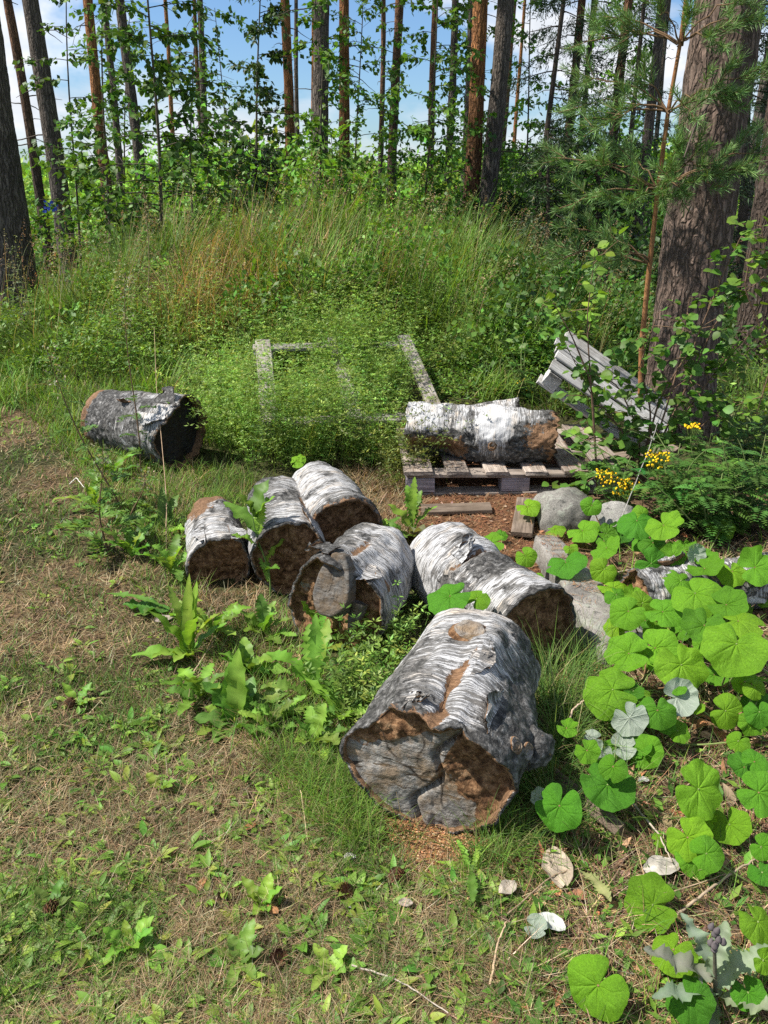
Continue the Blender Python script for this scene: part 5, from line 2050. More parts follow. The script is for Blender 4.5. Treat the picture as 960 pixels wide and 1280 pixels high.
# leave the pallet skeleton visible: bedstraw grows there instead
fr = np.array([(-.95, 4.2), (.75, 4.4), (.55, 5.75), (-.95, 5.6)])
p = p[~pip(p[:, 0], p[:, 1], [tuple(v_) for v_ in fr])]
p = p[~((p[:, 1] < 5.2) & (p[:, 0] > .1))]
p = p[clear(p, .03)]
tuft = n2(p[:, 0], p[:, 1], 2.6, 82, 3)
p = p[rng.random(len(p)) < .25 + 1.2 * sstep(.36, .56, n2(p[:, 0], p[:, 1], 2.6, 82, 3))]
n = len(p)
up = hgt(p[:, 0], p[:, 1])
cl = n2(p[:, 0], p[:, 1], 1.6, 81, 3)
tuft = n2(p[:, 0], p[:, 1], 2.6, 82, 3)
h = (.30 + .70 * sstep(-4.4, -2.6, p[:, 0])) * (.18 + .40 * sstep(.10, .55, up)) * U(.45, 1.2, n) * (.45 + 1.1 * sstep(.3, .7, tuft))
dry = np.clip(.95 * np.exp(-(((p[:, 0] + 1.45) / .5) ** 2 + ((p[:, 1] - 6.7) / .75) ** 2)) + .45 * np.exp(-(((p[:, 0] + .35) / .4) ** 2 + ((p[:, 1] - 7.4) / .5) ** 2)), 0, .9)
col = mixcols(n, [GRN, LGRN, DGRN, (.15, .22, .06), (.32, .28, .12)], [4, 5, 2, 4, 1.0])
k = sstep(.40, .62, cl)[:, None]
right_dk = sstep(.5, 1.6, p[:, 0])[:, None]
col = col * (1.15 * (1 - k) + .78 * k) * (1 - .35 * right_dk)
dcol = mixcols(n, [(.42, .30, .155), (.34, .20, .09), (.28, .23, .10)], [4, 2, 2])
pick = rng.random(n) < dry
col[pick] = dcol[pick]
az = n2(p[:, 0], p[:, 1], 1.9, 83, 2) * 14 + rng.normal(0, .9, n)
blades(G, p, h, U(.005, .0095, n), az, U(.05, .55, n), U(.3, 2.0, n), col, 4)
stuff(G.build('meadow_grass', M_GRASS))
# leafy weeds standing in clumps on and behind the mound
rw = np.random.default_rng(55)
m_ = 70
xx = rw.uniform(-4.6, 2.8, m_)
yy = rw.uniform(6.2, 10.5, m_)
rd = rw.uniform(.12, .32, m_)
leaf_cloud('mound_weeds', np.stack([xx, yy, hgt(xx, yy) + rd * rw.uniform(.4, 1.2, m_)], 1), rd, 1500, .055, (.125, .25, .035), 56, squash=1.15)
m_ = 34
xx = rw.uniform(.6, 2.6, m_)
yy = rw.uniform(5.9, 8.5, m_)
rd = rw.uniform(.14, .34, m_)
leaf_cloud('nettle_thicket', np.stack([xx, yy, hgt(xx, yy) + rd * rw.uniform(.4, 1.2, m_)], 1), rd, 1500, .06, (.07, .15, .026), 57, squash=1.15)
# panicles and dry stems standing above the meadow
G = Geo()
N0 = 900
a = U(0, 2 * PI, N0)
rr = np.sqrt(rng.random(N0))
p = np.stack([-.5 + 3.4 * rr * np.cos(a), 8.0 + 2.9 * rr * np.sin(a), np.zeros(N0)], 1)
p = p[p[:, 1] > 5.9]
p[:, 2] = hgt(p[:, 0], p[:, 1])
n = len(p)
hh = U(.45, .95, n)
az = U(-1.2, 1.2, n)
le, cu = U(.02, .3, n), U(.1, .7, n)
sc_ = mixcols(n, [(.33, .27, .14), (.22, .22, .09), (.28, .17, .09)], [3, 2, 1])
tip = blades(G, p, hh, .0045, az, le, cu, sc_, 4)
M = 16
u = rng.random((n, M, 1)) ** 1.2
dirv = norm(tip - p)
pos = (tip[:, None] - dirv[:, None] * u * .17 + rng.normal(0, .012, (n, M, 3)) * (u + .2)).reshape(-1, 3)
leaves(G, pos, rng.normal(0, .5, (n * M, 3)) + np.array([.3, 0, -.1]), rng.normal(0, 1, (n * M, 3)), .022, .007, np.repeat(mixcols(n, [(.34, .27, .15), (.28, .17, .10), (.30, .30, .14)], [3, 2, 2]), M, 0), .1)
stuff(G.build('seed_grass', M_GRASS))
# low leafy herbs along the mound skirt and the verge on the left
G = Geo()
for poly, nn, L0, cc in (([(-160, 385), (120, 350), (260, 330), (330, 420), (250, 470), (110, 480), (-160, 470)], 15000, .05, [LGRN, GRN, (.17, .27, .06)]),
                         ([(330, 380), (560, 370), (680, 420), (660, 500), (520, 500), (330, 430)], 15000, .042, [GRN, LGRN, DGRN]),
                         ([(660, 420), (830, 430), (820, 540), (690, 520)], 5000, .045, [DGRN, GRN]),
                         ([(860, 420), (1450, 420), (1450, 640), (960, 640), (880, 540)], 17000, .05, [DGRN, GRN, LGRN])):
    p = sample_px(poly, nn, .05)
    p = p[clear(p, .05)]
    for (b0, b1) in BOARD_SEGS:
        d_ = b1 - b0
        tt = np.clip(((p[:, :2] - b0) @ d_) / (d_ @ d_), 0, 1)
        p = p[np.hypot(*(p[:, :2] - b0 - tt[:, None] * d_).T) > .115]
    n = len(p)
    cl = n2(p[:, 0], p[:, 1], 2.6, 91, 3)
    top = (.04 + .30 * sstep(.35, .7, cl))
    p[:, 2] += top * rng.random(n) ** .6
    az = U(0, 6.28, n)
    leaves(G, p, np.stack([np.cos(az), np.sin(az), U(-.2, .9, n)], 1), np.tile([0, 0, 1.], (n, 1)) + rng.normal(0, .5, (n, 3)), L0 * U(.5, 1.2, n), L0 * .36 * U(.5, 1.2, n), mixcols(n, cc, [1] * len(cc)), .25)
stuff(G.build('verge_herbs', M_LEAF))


# bedstraw: thin stems with whorls of tiny leaves, over and round the tilted pallet
def bedstraw(poly, nst, h0, h1, tints, seed):
    global GB
    p = sample_px(poly, nst, .04)
    p = p[clear(p, .0)]
    for (b0, b1) in BOARD_SEGS:
        d_ = b1 - b0
        tt = np.clip(((p[:, :2] - b0) @ d_) / (d_ @ d_), 0, 1)
        near_ = np.hypot(*(p[:, :2] - b0 - tt[:, None] * d_).T) < .115
        p = p[~(near_ & (rng.random(len(p)) < .985))]
    n = len(p)
    cl = n2(p[:, 0], p[:, 1], 3.5, 95, 3)
    h = U(h0, h1, n) * (.30 + 1.25 * sstep(.30, .68, cl))
    az = U(0, 6.28, n)
    le, cu = U(.0, .5, n), U(0, 1.0, n)
    tcol = mixcols(n, tints, [1] * len(tints), .15) * (.72 + .6 * sstep(.35, .65, n2(p[:, 0], p[:, 1], 5.0, 96, 3)))[:, None]
    blades(GB, p, h, .0022, az, le, cu, tcol * .9, 3)
    NW, K = 8, 5
    for wv in range(NW):
        f = (wv + 1.0) / NW
        a = le + cu * f * .5
        d = np.stack([np.cos(az), np.sin(az), np.zeros(n)], 1)
        c = p + (h * f)[:, None] * (d * np.sin(a)[:, None] + np.array([0, 0, 1]) * np.cos(a)[:, None]) + rng.normal(0, .012, (n, 3))
        for k in range(K):
            a2 = 2 * PI * k / K + U(0, 6.28, n)
            dv = np.stack([np.cos(a2), np.sin(a2), U(-.1, .7, n)], 1)
            leaves(GB, c + dv * .004, dv, np.tile([0, 0, 1.], (n, 1)) + rng.normal(0, .4, (n, 3)), U(.014, .030, n), U(.005, .009, n), tcol * np.exp(rng.normal(0, .15, (n, 1))), .1)


GB = Geo()
BT = [(.18, .30, .05), (.14, .25, .04), (.24, .35, .075)]
bedstraw([(255, 480), (330, 500), (420, 470), (500, 500), (520, 560), (470, 590), (330, 590), (265, 570)], 2300, .26, .52, BT, 1)
bedstraw([(330, 450), (490, 450), (500, 500), (350, 520)], 1250, .22, .46, BT, 2)
bedstraw([(370, 395), (560, 380), (640, 430), (560, 470), (420, 440)], 520, .16, .36, BT, 3)
bedstraw([(470, 560), (545, 540), (560, 600), (500, 620)], 420, .18, .40, [(.20, .24, .05), (.15, .2, .045)], 4)
bedstraw([(265, 470), (320, 440), (330, 500), (270, 540)], 240, .14, .3, BT, 5)
bedstraw([(440, 800), (500, 730), (525, 745), (495, 860), (440, 930), (410, 900)], 110, .07, .20, BT, 6)
bedstraw([(120, 360), (300, 370), (300, 460), (140, 470)], 420, .2, .42, BT, 7)
stuff(GB.build('bedstraw', M_LEAF))
# ------------------------------------------------------------------ coltsfoot
def colt_mesh(seed):
    r = np.random.default_rng(seed)
    nr, na = 9, 84
    ph = np.linspace(-PI, PI, na, endpoint=False) + PI / na
    # outline: broad heart with shallow angular lobes and small teeth; petiole joins in the notch (phi = pi)
    notch = np.exp(-((PI - np.abs(ph)) / r.uniform(.16, .28)) ** 2)
    base_ = 1 + .10 * np.cos(ph) - .06 * np.cos(2 * ph)
    k = int(r.choice([5, 7, 7, 9]))
    lob = .02 * np.cos(ph * k + r.uniform(-.3, .3)) + .075 * (1 - 2 * np.abs(((ph * k / (2 * PI) + r.uniform(0, 1)) % 1) - .5))
    teeth = .022 * (1 - 2 * np.abs(((ph * 11 / PI) % 1) - .5))
    irr = .09 * (fbm(np.stack([np.cos(ph) * 1.6, np.sin(ph) * 1.6, ph * 0 + seed], -1), 3, seed) - .5)
    R = (base_ + lob + teeth + irr) * (1 - .80 * notch)
    if r.random() < .35:          # chewed edge
        a0 = r.uniform(-2, 2)
        R *= 1 - .3 * np.exp(-((ph - a0) / .12) ** 2)
    Q = np.linspace(0, 1, nr)[:, None] ** .9
    X_ = Q * R * np.cos(ph)
    Y_ = Q * R * np.sin(ph)
    rad = np.hypot(X_, Y_)
    droop = r.uniform(.05, .42)
    cup = r.uniform(-.06, .10)
    fold = r.uniform(.0, .34)
    lobes_main = np.array([0, .62, -.62, 1.25, -1.25, 1.95, -1.95])
    vein = np.zeros_like(X_)
    for i, a in enumerate(lobes_main):
        dd = np.abs((ph[None] - a + PI) % (2 * PI) - PI) * (rad + .02)
        vein = np.maximum(vein, np.exp(-(dd / .028) ** 2) * (1 - .55 * Q))
        for sgn in (-1, 1):      # side veins
            dd2 = np.abs((ph[None] - a - sgn * .30 * np.clip((rad - .4) / .5, 0, 1) + PI) % (2 * PI) - PI) * (rad + .02)
            vein = np.maximum(vein, .6 * np.exp(-(dd2 / .022) ** 2) * sstep(.4, .55, rad))
    Z_ = -droop * rad ** 2 + cup * rad + fold * np.abs(Y_) * .9
    Z_ = Z_ + .26 * (fbm(np.stack([X_ * 1.5, Y_ * 1.5, X_ * 0 + seed], -1), 3, seed + 5) - .5) * np.clip(rad * 1.5, 0, 1)
    Z_ = Z_ + .06 * Q ** 2 * np.sin(ph * k + 1) + .22 * Q ** 3 * (fbm(np.stack([np.cos(ph) * 2.5, np.sin(ph) * 2.5, ph * 0 + seed], -1), 2, seed + 6) - .5)[None] - .028 * vein
    if seed % 4 == 1:             # one edge rolled over
        Z_ = Z_ + .55 * np.clip(Y_ - .35, 0, 1) ** 1.3
    G = Geo()
    j = np.arange(na)
    kk = (j + 1) % na
    q = [np.stack([i * na + j, (i + 1) * na + j, (i + 1) * na + kk, i * na + kk], 1) for i in range(nr - 1)]
    # leave the notch open
    q = np.concatenate([a[(j != na - 1)] for a in q])
    G.add(np.stack([X_, Y_, Z_], -1).reshape(-1, 3), q, None, (1, 1, 1))
    t = np.array([.140, .320, .014]) * np.exp(r.normal(0, .10))
    G.c = [np.tile(t, (nr * na, 1))]
    return G.mesh('leaf', M_COLT, attrs={'vein': vein.ravel()})


CM = [colt_mesh(500 + i) for i in range(14)]
CMDRY = []
GROUP_C = 'coltsfoot plants carpeting the ground on the right'


def colt_plant(label, root_px, lv, seed):
    """lv: (px, py, width px, height above ground, tilt toward viewer deg, yaw deg of the tip on the ground, flip)"""
    r = np.random.default_rng(seed)
    b = gp(*root_px)
    o = thing('coltsfoot_plant', label, 'plant', b, GROUP_C)
    bpy.context.view_layer.update()
    for (x, y, wpx, hz, tilt, yaw, flip) in lv:
        g = gp(x, y)
        pos = onz(np.array(float(x)), np.array(float(y)), g[2] + hz)
        depth = pos[1] * cp + (CAM_H - pos[2]) * sp_
        Rr = wpx * depth / FPX / 2 * .86
        yw = math.radians(yaw + r.normal(0, 28))
        nrm = Vector((r.normal(-.12, .26), -math.sin(math.radians(tilt)) + r.normal(-.05, .20), math.cos(math.radians(tilt)))).normalized()
        tip = Vector((math.cos(yw), math.sin(yw), 0))
        tip = (tip - nrm * tip.dot(nrm)).normalized()
        if flip:
            nrm = -nrm
        side = nrm.cross(tip)
        org = V3(pos) - tip * Rr * .25
        m = Matrix((tip * Rr, side * Rr * r.uniform(.92, 1.08), nrm * Rr)).transposed().to_4x4()
        m.translation = org - V3(b)
        lf = link('leaf', CM[r.integers(len(CM))], o, m)
        # stalk
        G = Geo()
        bb = V3(b) + Vector((r.normal(0, .015), r.normal(0, .015), -.01))
        S = np.linspace(0, 1, 9)[:, None]
        e = np.array(org)
        b0 = np.array(bb)
        midp = (b0 * .65 + e * .35) + np.array([0, 0, -.02])
        cv = b0 * (1 - S) ** 2 + 2 * midp * S * (1 - S) + e * S ** 2
        minv = np.array(m.inverted())
        cv = (np.concatenate([cv - np.array(b), np.ones((9, 1))], 1) @ minv.T)[:, :3]
        tube(G, cv, np.linspace(.0032, .0022, 9) / Rr, 6, (.20, .12, .06) if r.random() < .5 else (.17, .22, .07))
        me = G.mesh('stalk', M_TWIG)
        link('stalk', me, lf)
    return o


S_ = -90    # tips pointing to the viewer
PLANTS = [
    ('coltsfoot with two small leaves in the needles before the pallet', (668, 672), [(662, 635, 33, .09, 25, -60, 0), (696, 661, 30, .05, 15, -20, 0)]),
    ('coltsfoot with one broad leaf at the foot of the boulders', (735, 690), [(731, 665, 42, .07, 22, -80, 0)]),
    ('coltsfoot with one wide flat leaf lying over the stone slab', (700, 722), [(708, 706, 52, .13, 20, -70, 0)]),
    ('coltsfoot with a pair of small leaves between the white log and the stone slab', (665, 735), [(659, 697, 30, .12, 40, -80, 0), (673, 727, 25, .07, 30, -40, 0)]),
    ('coltsfoot with a lone leaf at the pallet end of the banded white log', (628, 690), [(609, 680, 44, .10, 18, 180, 0), (628, 668, 18, .05, 20, 60, 0)]),
    ('coltsfoot with one large leaf resting on top of the white log', (605, 770), [(556, 748, 66, .30, 14, 170, 0), (598, 746, 34, .30, 20, 20, 0)]),
    ('coltsfoot with tall leaves just in front of the tansy', (820, 690), [(795, 655, 52, .20, 24, -120, 0), (832, 660, 46, .22, 35, -60, 0), (818, 682, 38, .14, 20, -90, 0), (800, 642, 26, .20, 30, 120, 0)]),
    ('coltsfoot clump leaning against the right side of the stone slab', (770, 725), [(758, 688, 48, .15, 22, -110, 0), (753, 714, 36, .14, 45, -90, 0), (772, 737, 50, .10, 20, -40, 0)]),
    ('coltsfoot with a grey underside showing above the hidden white log', (858, 745), [(818, 707, 48, .20, 28, -60, 0), (843, 692, 36, .22, 50, -30, 0), (868, 690, 30, .24, 60, 120, 1), (882, 695, 34, .22, 20, 20, 0)]),
    ('coltsfoot spreading broad leaves behind the hidden white log', (900, 742), [(884, 712, 52, .22, 22, -60, 0), (847, 727, 44, .18, 26, -130, 0), (917, 718, 40, .2, 30, -70, 0), (949, 708, 50, .25, 22, -20, 0)]),
    ('coltsfoot with overlapping leaves at the near end of the hidden white log', (805, 800), [(781, 767, 50, .18, 22, -130, 0), (772, 787, 36, .10, 40, -100, 0), (804, 750, 36, .20, 35, 80, 0), (834, 767, 54, .20, 30, -40, 0)]),
    ('tall coltsfoot with leaves stacked over the middle of the hidden white log', (880, 812), [(873, 746, 64, .26, 26, -70, 0), (914, 757, 54, .26, 24, -50, 0), (878, 786, 62, .22, 36, -110, 0)]),
    ('coltsfoot bearing the largest leaf of the patch', (905, 865), [(918, 812, 84, .27, 30, -70, 0), (930, 777, 64, .28, 24, -40, 0)]),
    ('coltsfoot with two scalloped leaves beside the sedge tuft', (800, 855), [(779, 817, 62, .17, 30, -140, 0), (825, 813, 62, .18, 34, -50, 0)]),
    ('coltsfoot with one upright heart-shaped leaf facing the lawn', (852, 890), [(855, 838, 72, .18, 42, -85, 0)]),
    ('coltsfoot with one broad leaf hanging over the sedge tuft', (798, 890), [(757, 862, 78, .17, 28, 180, 0), (800, 866, 30, .12, 30, -60, 0)]),
    ('coltsfoot turned pale side up with a spotted green leaf', (822, 925), [(790, 902, 48, .12, 60, -100, 1), (852, 872, 52, .14, 24, -10, 1), (822, 893, 50, .14, 45, -80, 0), (851, 914, 32, .08, 20, -30, 0)]),
    ('small coltsfoot with drooping leaves by the frame edge stones', (925, 915), [(912, 890, 46, .10, 45, -50, 0), (946, 862, 32, .16, 30, -30, 0), (950, 894, 40, .12, 35, -70, 0)]),
    ('wilting coltsfoot with grey-white leaves curling beside the sedge tuft', (760, 955), [(740, 924, 26, .09, 40, 160, 1), (749, 943, 34, .07, 45, -100, 1), (781, 934, 36, .06, 25, 0, 1)]),
    ('coltsfoot with a wide leaf above the bark plank', (790, 1005), [(760, 988, 74, .11, 26, 200, 0), (795, 945, 28, .04, 20, 30, 0)]),
    ('coltsfoot with one folded leaf tight against the foreground log', (715, 1040), [(697, 1014, 66, .13, 44, -100, 0), (672, 995, 26, .10, 60, 140, 1)]),
    ('coltsfoot with a square-shouldered leaf standing over bare litter', (892, 1050), [(880, 990, 74, .15, 34, -80, 0), (914, 1036, 54, .06, 20, -60, 0)]),
    ('coltsfoot at the picture edge with a fan of fresh leaves', (950, 1030), [(955, 994, 62, .14, 30, -60, 0), (926, 955, 44, .12, 26, 100, 0), (946, 950, 34, .15, 22, 60, 0)]),
    ('coltsfoot with two overlapping lime leaves beside a bleached dry leaf', (880, 1075), [(864, 1052, 58, .09, 36, -70, 0), (868, 1078, 50, .05, 28, -60, 0)]),
    ('coltsfoot with one dusky wrinkled leaf flat on the litter', (808, 1150), [(808, 1130, 72, .04, 22, -160, 0), (825, 1050, 20, .03, 10, 0, 0)]),
    ('coltsfoot of small pale leaves near the picture edge', (958, 1110), [(955, 1060, 34, .08, 24, -40, 0), (955, 1094, 38, .06, 24, -70, 0)]),
    ('coltsfoot with a big rounded leaf lowest in the photograph', (760, 1262), [(742, 1238, 80, .07, 24, -100, 0)]),
    ('coltsfoot with a curled leaf beside the purple-budded thistle', (870, 1215), [(838, 1192, 62, .07, 10, 170, 0), (866, 1256, 66, .09, 28, -90, 0)]),
    ('coltsfoot with a leaf cut by the picture edge above the thistle', (962, 1190), [(952, 1158, 58, .12, 28, -60, 0), (938, 1246, 46, .08, 26, -100, 0)]),
    ('tiny coltsfoot with a half-rolled leaf on the lawn side', (672, 1178), [(672, 1160, 34, .03, 24, -20, 1)]),
    ('tiny coltsfoot with a single round leaf beside the banded log', (372, 590), [(374, 575, 24, .16, 30, -40, 0)]),
    ('coltsfoot with leaves reaching out from under the boulder', (765, 690), [(775, 668, 34, .06, 22, -90, 0)]),
]
rx_ = np.random.default_rng(404)
for i, (lab, rp, lv) in enumerate(PLANTS):
    ex_ = []
    if rp[0] > 730 and 'one ' not in lab and 'tiny' not in lab:
        for q in range(rx_.integers(4, 8) if rp[1] < 960 else rx_.integers(0, 2)):
            ex_.append((rp[0] + rx_.normal(0, 34), rp[1] - 24 + rx_.normal(0, 26), rx_.uniform(22, 44) * (rp[1] / 900), rx_.uniform(.03, .17), rx_.uniform(10, 45), rx_.uniform(-180, 0), 0))
    colt_plant(lab, rp, lv + ex_, 700 + i)


# ------------------------------------------------------------------ weeds
def rosette(name, label, cat, px, lv, group=None, stem=None, Y=None, tint=GRN):
    """lv: (azimuth deg, length, width, lean deg, curl deg, teeth, tint or None, height on stem)"""
    b = gp(*px)
    o = thing(name, label, cat, b, group)
    bpy.context.view_layer.update()
    if stem:
        G = Geo()
        hgt_, rad, dx, dy = stem
        S = np.linspace(0, 1, 9)[:, None]
        pts = b + np.array([dx, dy, hgt_]) * S + np.array([.012, 0, 0]) * np.sin(S * 6)
        tube(G, pts, np.linspace(rad, rad * .4, 9), 7, (.12, .20, .05))
        G.build('stem', M_TWIG, o)
    for (az, L, W, le, cu, te, tn, hz) in lv:
        G = Geo()
        p0 = b + np.array([0, 0, hz])
        if stem and stem[0]:
            f = hz / stem[0]
            p0 = b + np.array([stem[2] * f, stem[3] * f, hz])
        t = jit(np.array(tn if tn is not None else tint), 1, .12)[0]
        strap_leaf(G, p0, math.radians(az), L, W, math.radians(le), math.radians(cu), t, te, .42 if te else 0, 26 if te else 18, .3, 0, .25, 'ob' if te else 'el', U(-.4, .4))
        G.build('leaf', M_LEAF, o)
    return o


FR = (.17, .32, .036)
DK = (.10, .21, .03)
GY = (.16, .24, .10)
WG = 'broad-leaved weeds round the logs'
rosette('dock_plant', 'tall bright weed with upright strap leaves before the small log', 'weed', (238, 822),
        [(100, .27, .045, 6, 24, 0, FR, 0), (60, .25, .04, 10, 20, 0, FR, .02), (170, .22, .05, 22, 30, 0, FR, .0), (-60, .2, .045, 16, 40, 0, FR, .05), (20, .18, .045, 30, 40, 0, FR, .0), (200, .20, .06, 60, 40, 0, FR, 0), (-100, .15, .05, 40, 50, 0, FR, 0), (80, .30, .042, 3, 18, 0, FR, 0), (140, .24, .04, 12, 30, 1, FR, .03), (0, .2, .04, 20, 40, 1, FR, .03), (-140, .17, .05, 45, 40, 0, FR, 0)], WG)
rosette('dock_plant', 'weed with a long leaf lying flat on the lawn left of the tall bright weed', 'weed', (212, 770),
        [(178, .19, .075, 78, 20, 0, DK, .02), (200, .13, .05, 70, 30, 0, DK, .01), (165, .27, .035, 70, 30, 14, DK, .03), (-30, .16, .06, 60, 30, 0, FR, 0), (20, .14, .05, 50, 40, 0, FR, 0)], WG)
rosette('dock_plant', 'dark glossy broad-leaved weed at the lawn edge left of the toothed sow thistle', 'weed', (298, 905),
        [(150, .17, .085, 30, 30, 0, DK, 0), (110, .19, .08, 12, 25, 0, FR, 0), (60, .15, .07, 25, 40, 0, DK, 0), (20, .18, .08, 40, 50, 0, DK, 0), (200, .14, .07, 60, 30, 0, DK, 0), (-40, .16, .08, 55, 50, 0, DK, 0), (-120, .12, .07, 65, 40, 0, DK, 0), (85, .21, .06, 6, 20, 0, FR, .03), (165, .12, .05, 62, 20, 7, FR, .0), (210, .14, .05, 70, 20, 7, FR, .0)], WG)
rosette('sow_thistle', 'sow thistle with arching toothed leaves in front of the hollow log', 'weed', (395, 880),
        [(110, .25, .07, 10, 60, 1, FR, .02), (150, .23, .075, 18, 75, 1, FR, .02), (60, .26, .06, 10, 40, 1, FR, .02), (200, .20, .07, 35, 70, 1, DK, .01), (20, .2, .065, 40, 50, 1, FR, 0), (-20, .19, .06, 55, 40, 1, FR, 0), (-80, .15, .06, 50, 60, 1, DK, 0), (80, .28, .055, 4, 20, 1, FR, .02), (240, .16, .06, 55, 50, 1, DK, 0)], 'sow thistles', (.10, .004, 0, 0))
rosette('sow_thistle', 'sow thistle raising two deeply toothed leaves against the hollow log end', 'weed', (402, 815),
        [(160, .19, .055, 8, 30, 1, FR, .02), (60, .20, .055, 4, 16, 1, FR, .02), (20, .12, .04, 30, 40, 1, FR, .0), (100, .12, .035, 15, 20, 1, FR, .0)], 'sow thistles')
rosette('sow_thistle', 'sow thistle with jagged fresh leaves between the hollow log and the foreground log', 'weed', (455, 812),
        [(100, .17, .06, 8, 30, 1, FR, .03), (150, .16, .075, 25, 50, 1, FR, .03), (30, .17, .05, 20, 30, 1, FR, .02), (200, .2, .045, 62, 30, 1, FR, .0), (-30, .16, .05, 50, 30, 1, FR, 0), (-90, .14, .05, 60, 30, 1, FR, 0), (240, .16, .05, 60, 30, 1, LGRN, 0)], 'sow thistles')
rosette('sow_thistle', 'leggy sow thistle climbing between the small log and the flaking log', 'weed', (338, 745),
        [(110, .15, .05, 20, 50, 1, FR, .06), (30, .14, .05, 20, 50, 1, FR, .12), (200, .15, .05, 25, 60, 1, FR, .18), (80, .15, .06, 10, 40, 1, FR, .24), (-60, .12, .045, 40, 50, 1, FR, .10), (150, .20, .065, 50, 30, 0, DK, .26), (60, .16, .07, 14, 40, 0, DK, .32), (170, .13, .05, 20, 40, 0, FR, .32), (0, .12, .05, 25, 40, 0, FR, .32)], 'sow thistles', (.36, .004, -.05, .04))
rosette('sow_thistle', 'bushy sow thistle between the banded log and the pallet', 'weed', (515, 672),
        [(110, .20, .06, 8, 30, 1, FR, .05), (60, .18, .06, 12, 30, 1, DK, .05), (160, .17, .065, 30, 40, 0, FR, .03), (20, .17, .055, 30, 30, 1, FR, .03), (-20, .16, .055, 50, 30, 1, DK, 0), (200, .17, .06, 45, 30, 1, DK, 0), (250, .14, .06, 50, 40, 1, DK, 0), (-70, .20, .07, 58, 30, 0, GY, .03), (-50, .14, .06, 58, 30, 0, GY, .0), (80, .26, .05, 3, 12, 1, FR, .03)], 'sow thistles')
rosette('sow_thistle', 'tuft of dark toothed leaves on the lawn left of the small log', 'weed', (205, 665),
        [(150, .18, .06, 50, 40, 0, DK, 0), (190, .2, .07, 62, 30, 0, DK, 0), (60, .20, .06, 20, 50, 0, DK, 0), (90, .22, .05, 10, 40, 0, DK, 0), (-40, .16, .06, 60, 30, 0, FR, 0), (230, .2, .07, 70, 30, 0, GY, 0), (20, .14, .05, 50, 30, 0, DK, 0)], 'sow thistles')
rosette('dandelion', 'single toothed leaf pointing at the camera before the foreground log', 'weed', (588, 1098),
        [(-92, .11, .028, 70, 25, 1, GRN, .03), (100, .1, .02, 40, 60, 1, FR, 0), (160, .09, .02, 50, 60, 1, FR, 0), (60, .09, .018, 40, 60, 1, FR, 0)], WG)
rosette('dandelion', 'pale yellow-green toothed leaf beside the crumpled dry leaf', 'weed', (722, 1100),
        [(-60, .12, .035, 66, 30, 1, (.24, .33, .10), .03), (150, .07, .03, 50, 40, 1, FR, 0)], WG)
for i, (x, y, lab) in enumerate(((95, 880, 'dark low rosette on the bare lawn under the left verge'), (60, 1140, 'low leafy rosette at the lawn corner'), (200, 985, 'two-leaved seedling in thin grass in the lawn middle'), (160, 1185, 'rosette of yellowish oval leaves low on the lawn'), (300, 1200, 'spreading rosette in the greener lawn below the foreground log'), (415, 1215, 'bright rosette near the lower picture edge right of the spreading one'), (330, 1130, 'rosette beside an orange fallen leaf on the lawn'))):
    rosette('plantain', lab, 'weed', (x, y), [(a + U(-20, 20), U(.05, .085), U(.022, .034), U(35, 75), U(0, 40), 0, [FR, GRN, LGRN][i % 3], 0) for a in range(0, 360, 62 if i != 2 else 150)], 'plantain rosettes on the lawn')


for i, (x, y, kind, lab) in enumerate((
        (165, 700, 1, 'sow thistle tuft by the lawn path above the flat-lying leaf'), (120, 640, 1, 'jagged weed on the left verge below the far grey log'), (255, 690, 0, 'upright weed squeezed against the small log'),
        (330, 800, 1, 'sow thistle below the flaking log'), (270, 800, 1, 'jagged weed between the tall bright weed and the sow thistles'), (345, 915, 1, 'sow thistle at the lawn edge right of the glossy weed'),
        (430, 905, 1, 'jagged weed leaning on the left side of the foreground log'), (470, 690, 1, 'small sow thistle behind the hollow log'), (310, 850, 0, 'upright weed behind the glossy one'), (215, 720, 1, 'spreading weed left of the small log'),
        (395, 940, 1, 'low jagged weed before the foreground log on its lawn side'), (250, 880, 1, 'low jagged weed on the bare lawn beside the glossy weed'), (140, 600, 0, 'broad weed under the far grey log'))):
    r9 = np.random.default_rng(1200 + i)
    sc9 = onz(x, y)[1] / 2.6
    rosette('sow_thistle' if kind else 'dock_plant', lab, 'weed', (x, y), [(a + r9.uniform(-25, 25), r9.uniform(.10, .19) * sc9 ** .5, r9.uniform(.035, .06), r9.uniform(8, 55), r9.uniform(15, 65), kind if r9.random() < .8 else 0, [FR, DK, LGRN][r9.integers(0, 3)], r9.uniform(0, .04)) for a in range(0, 360, 40)], 'sow thistles' if kind else WG)


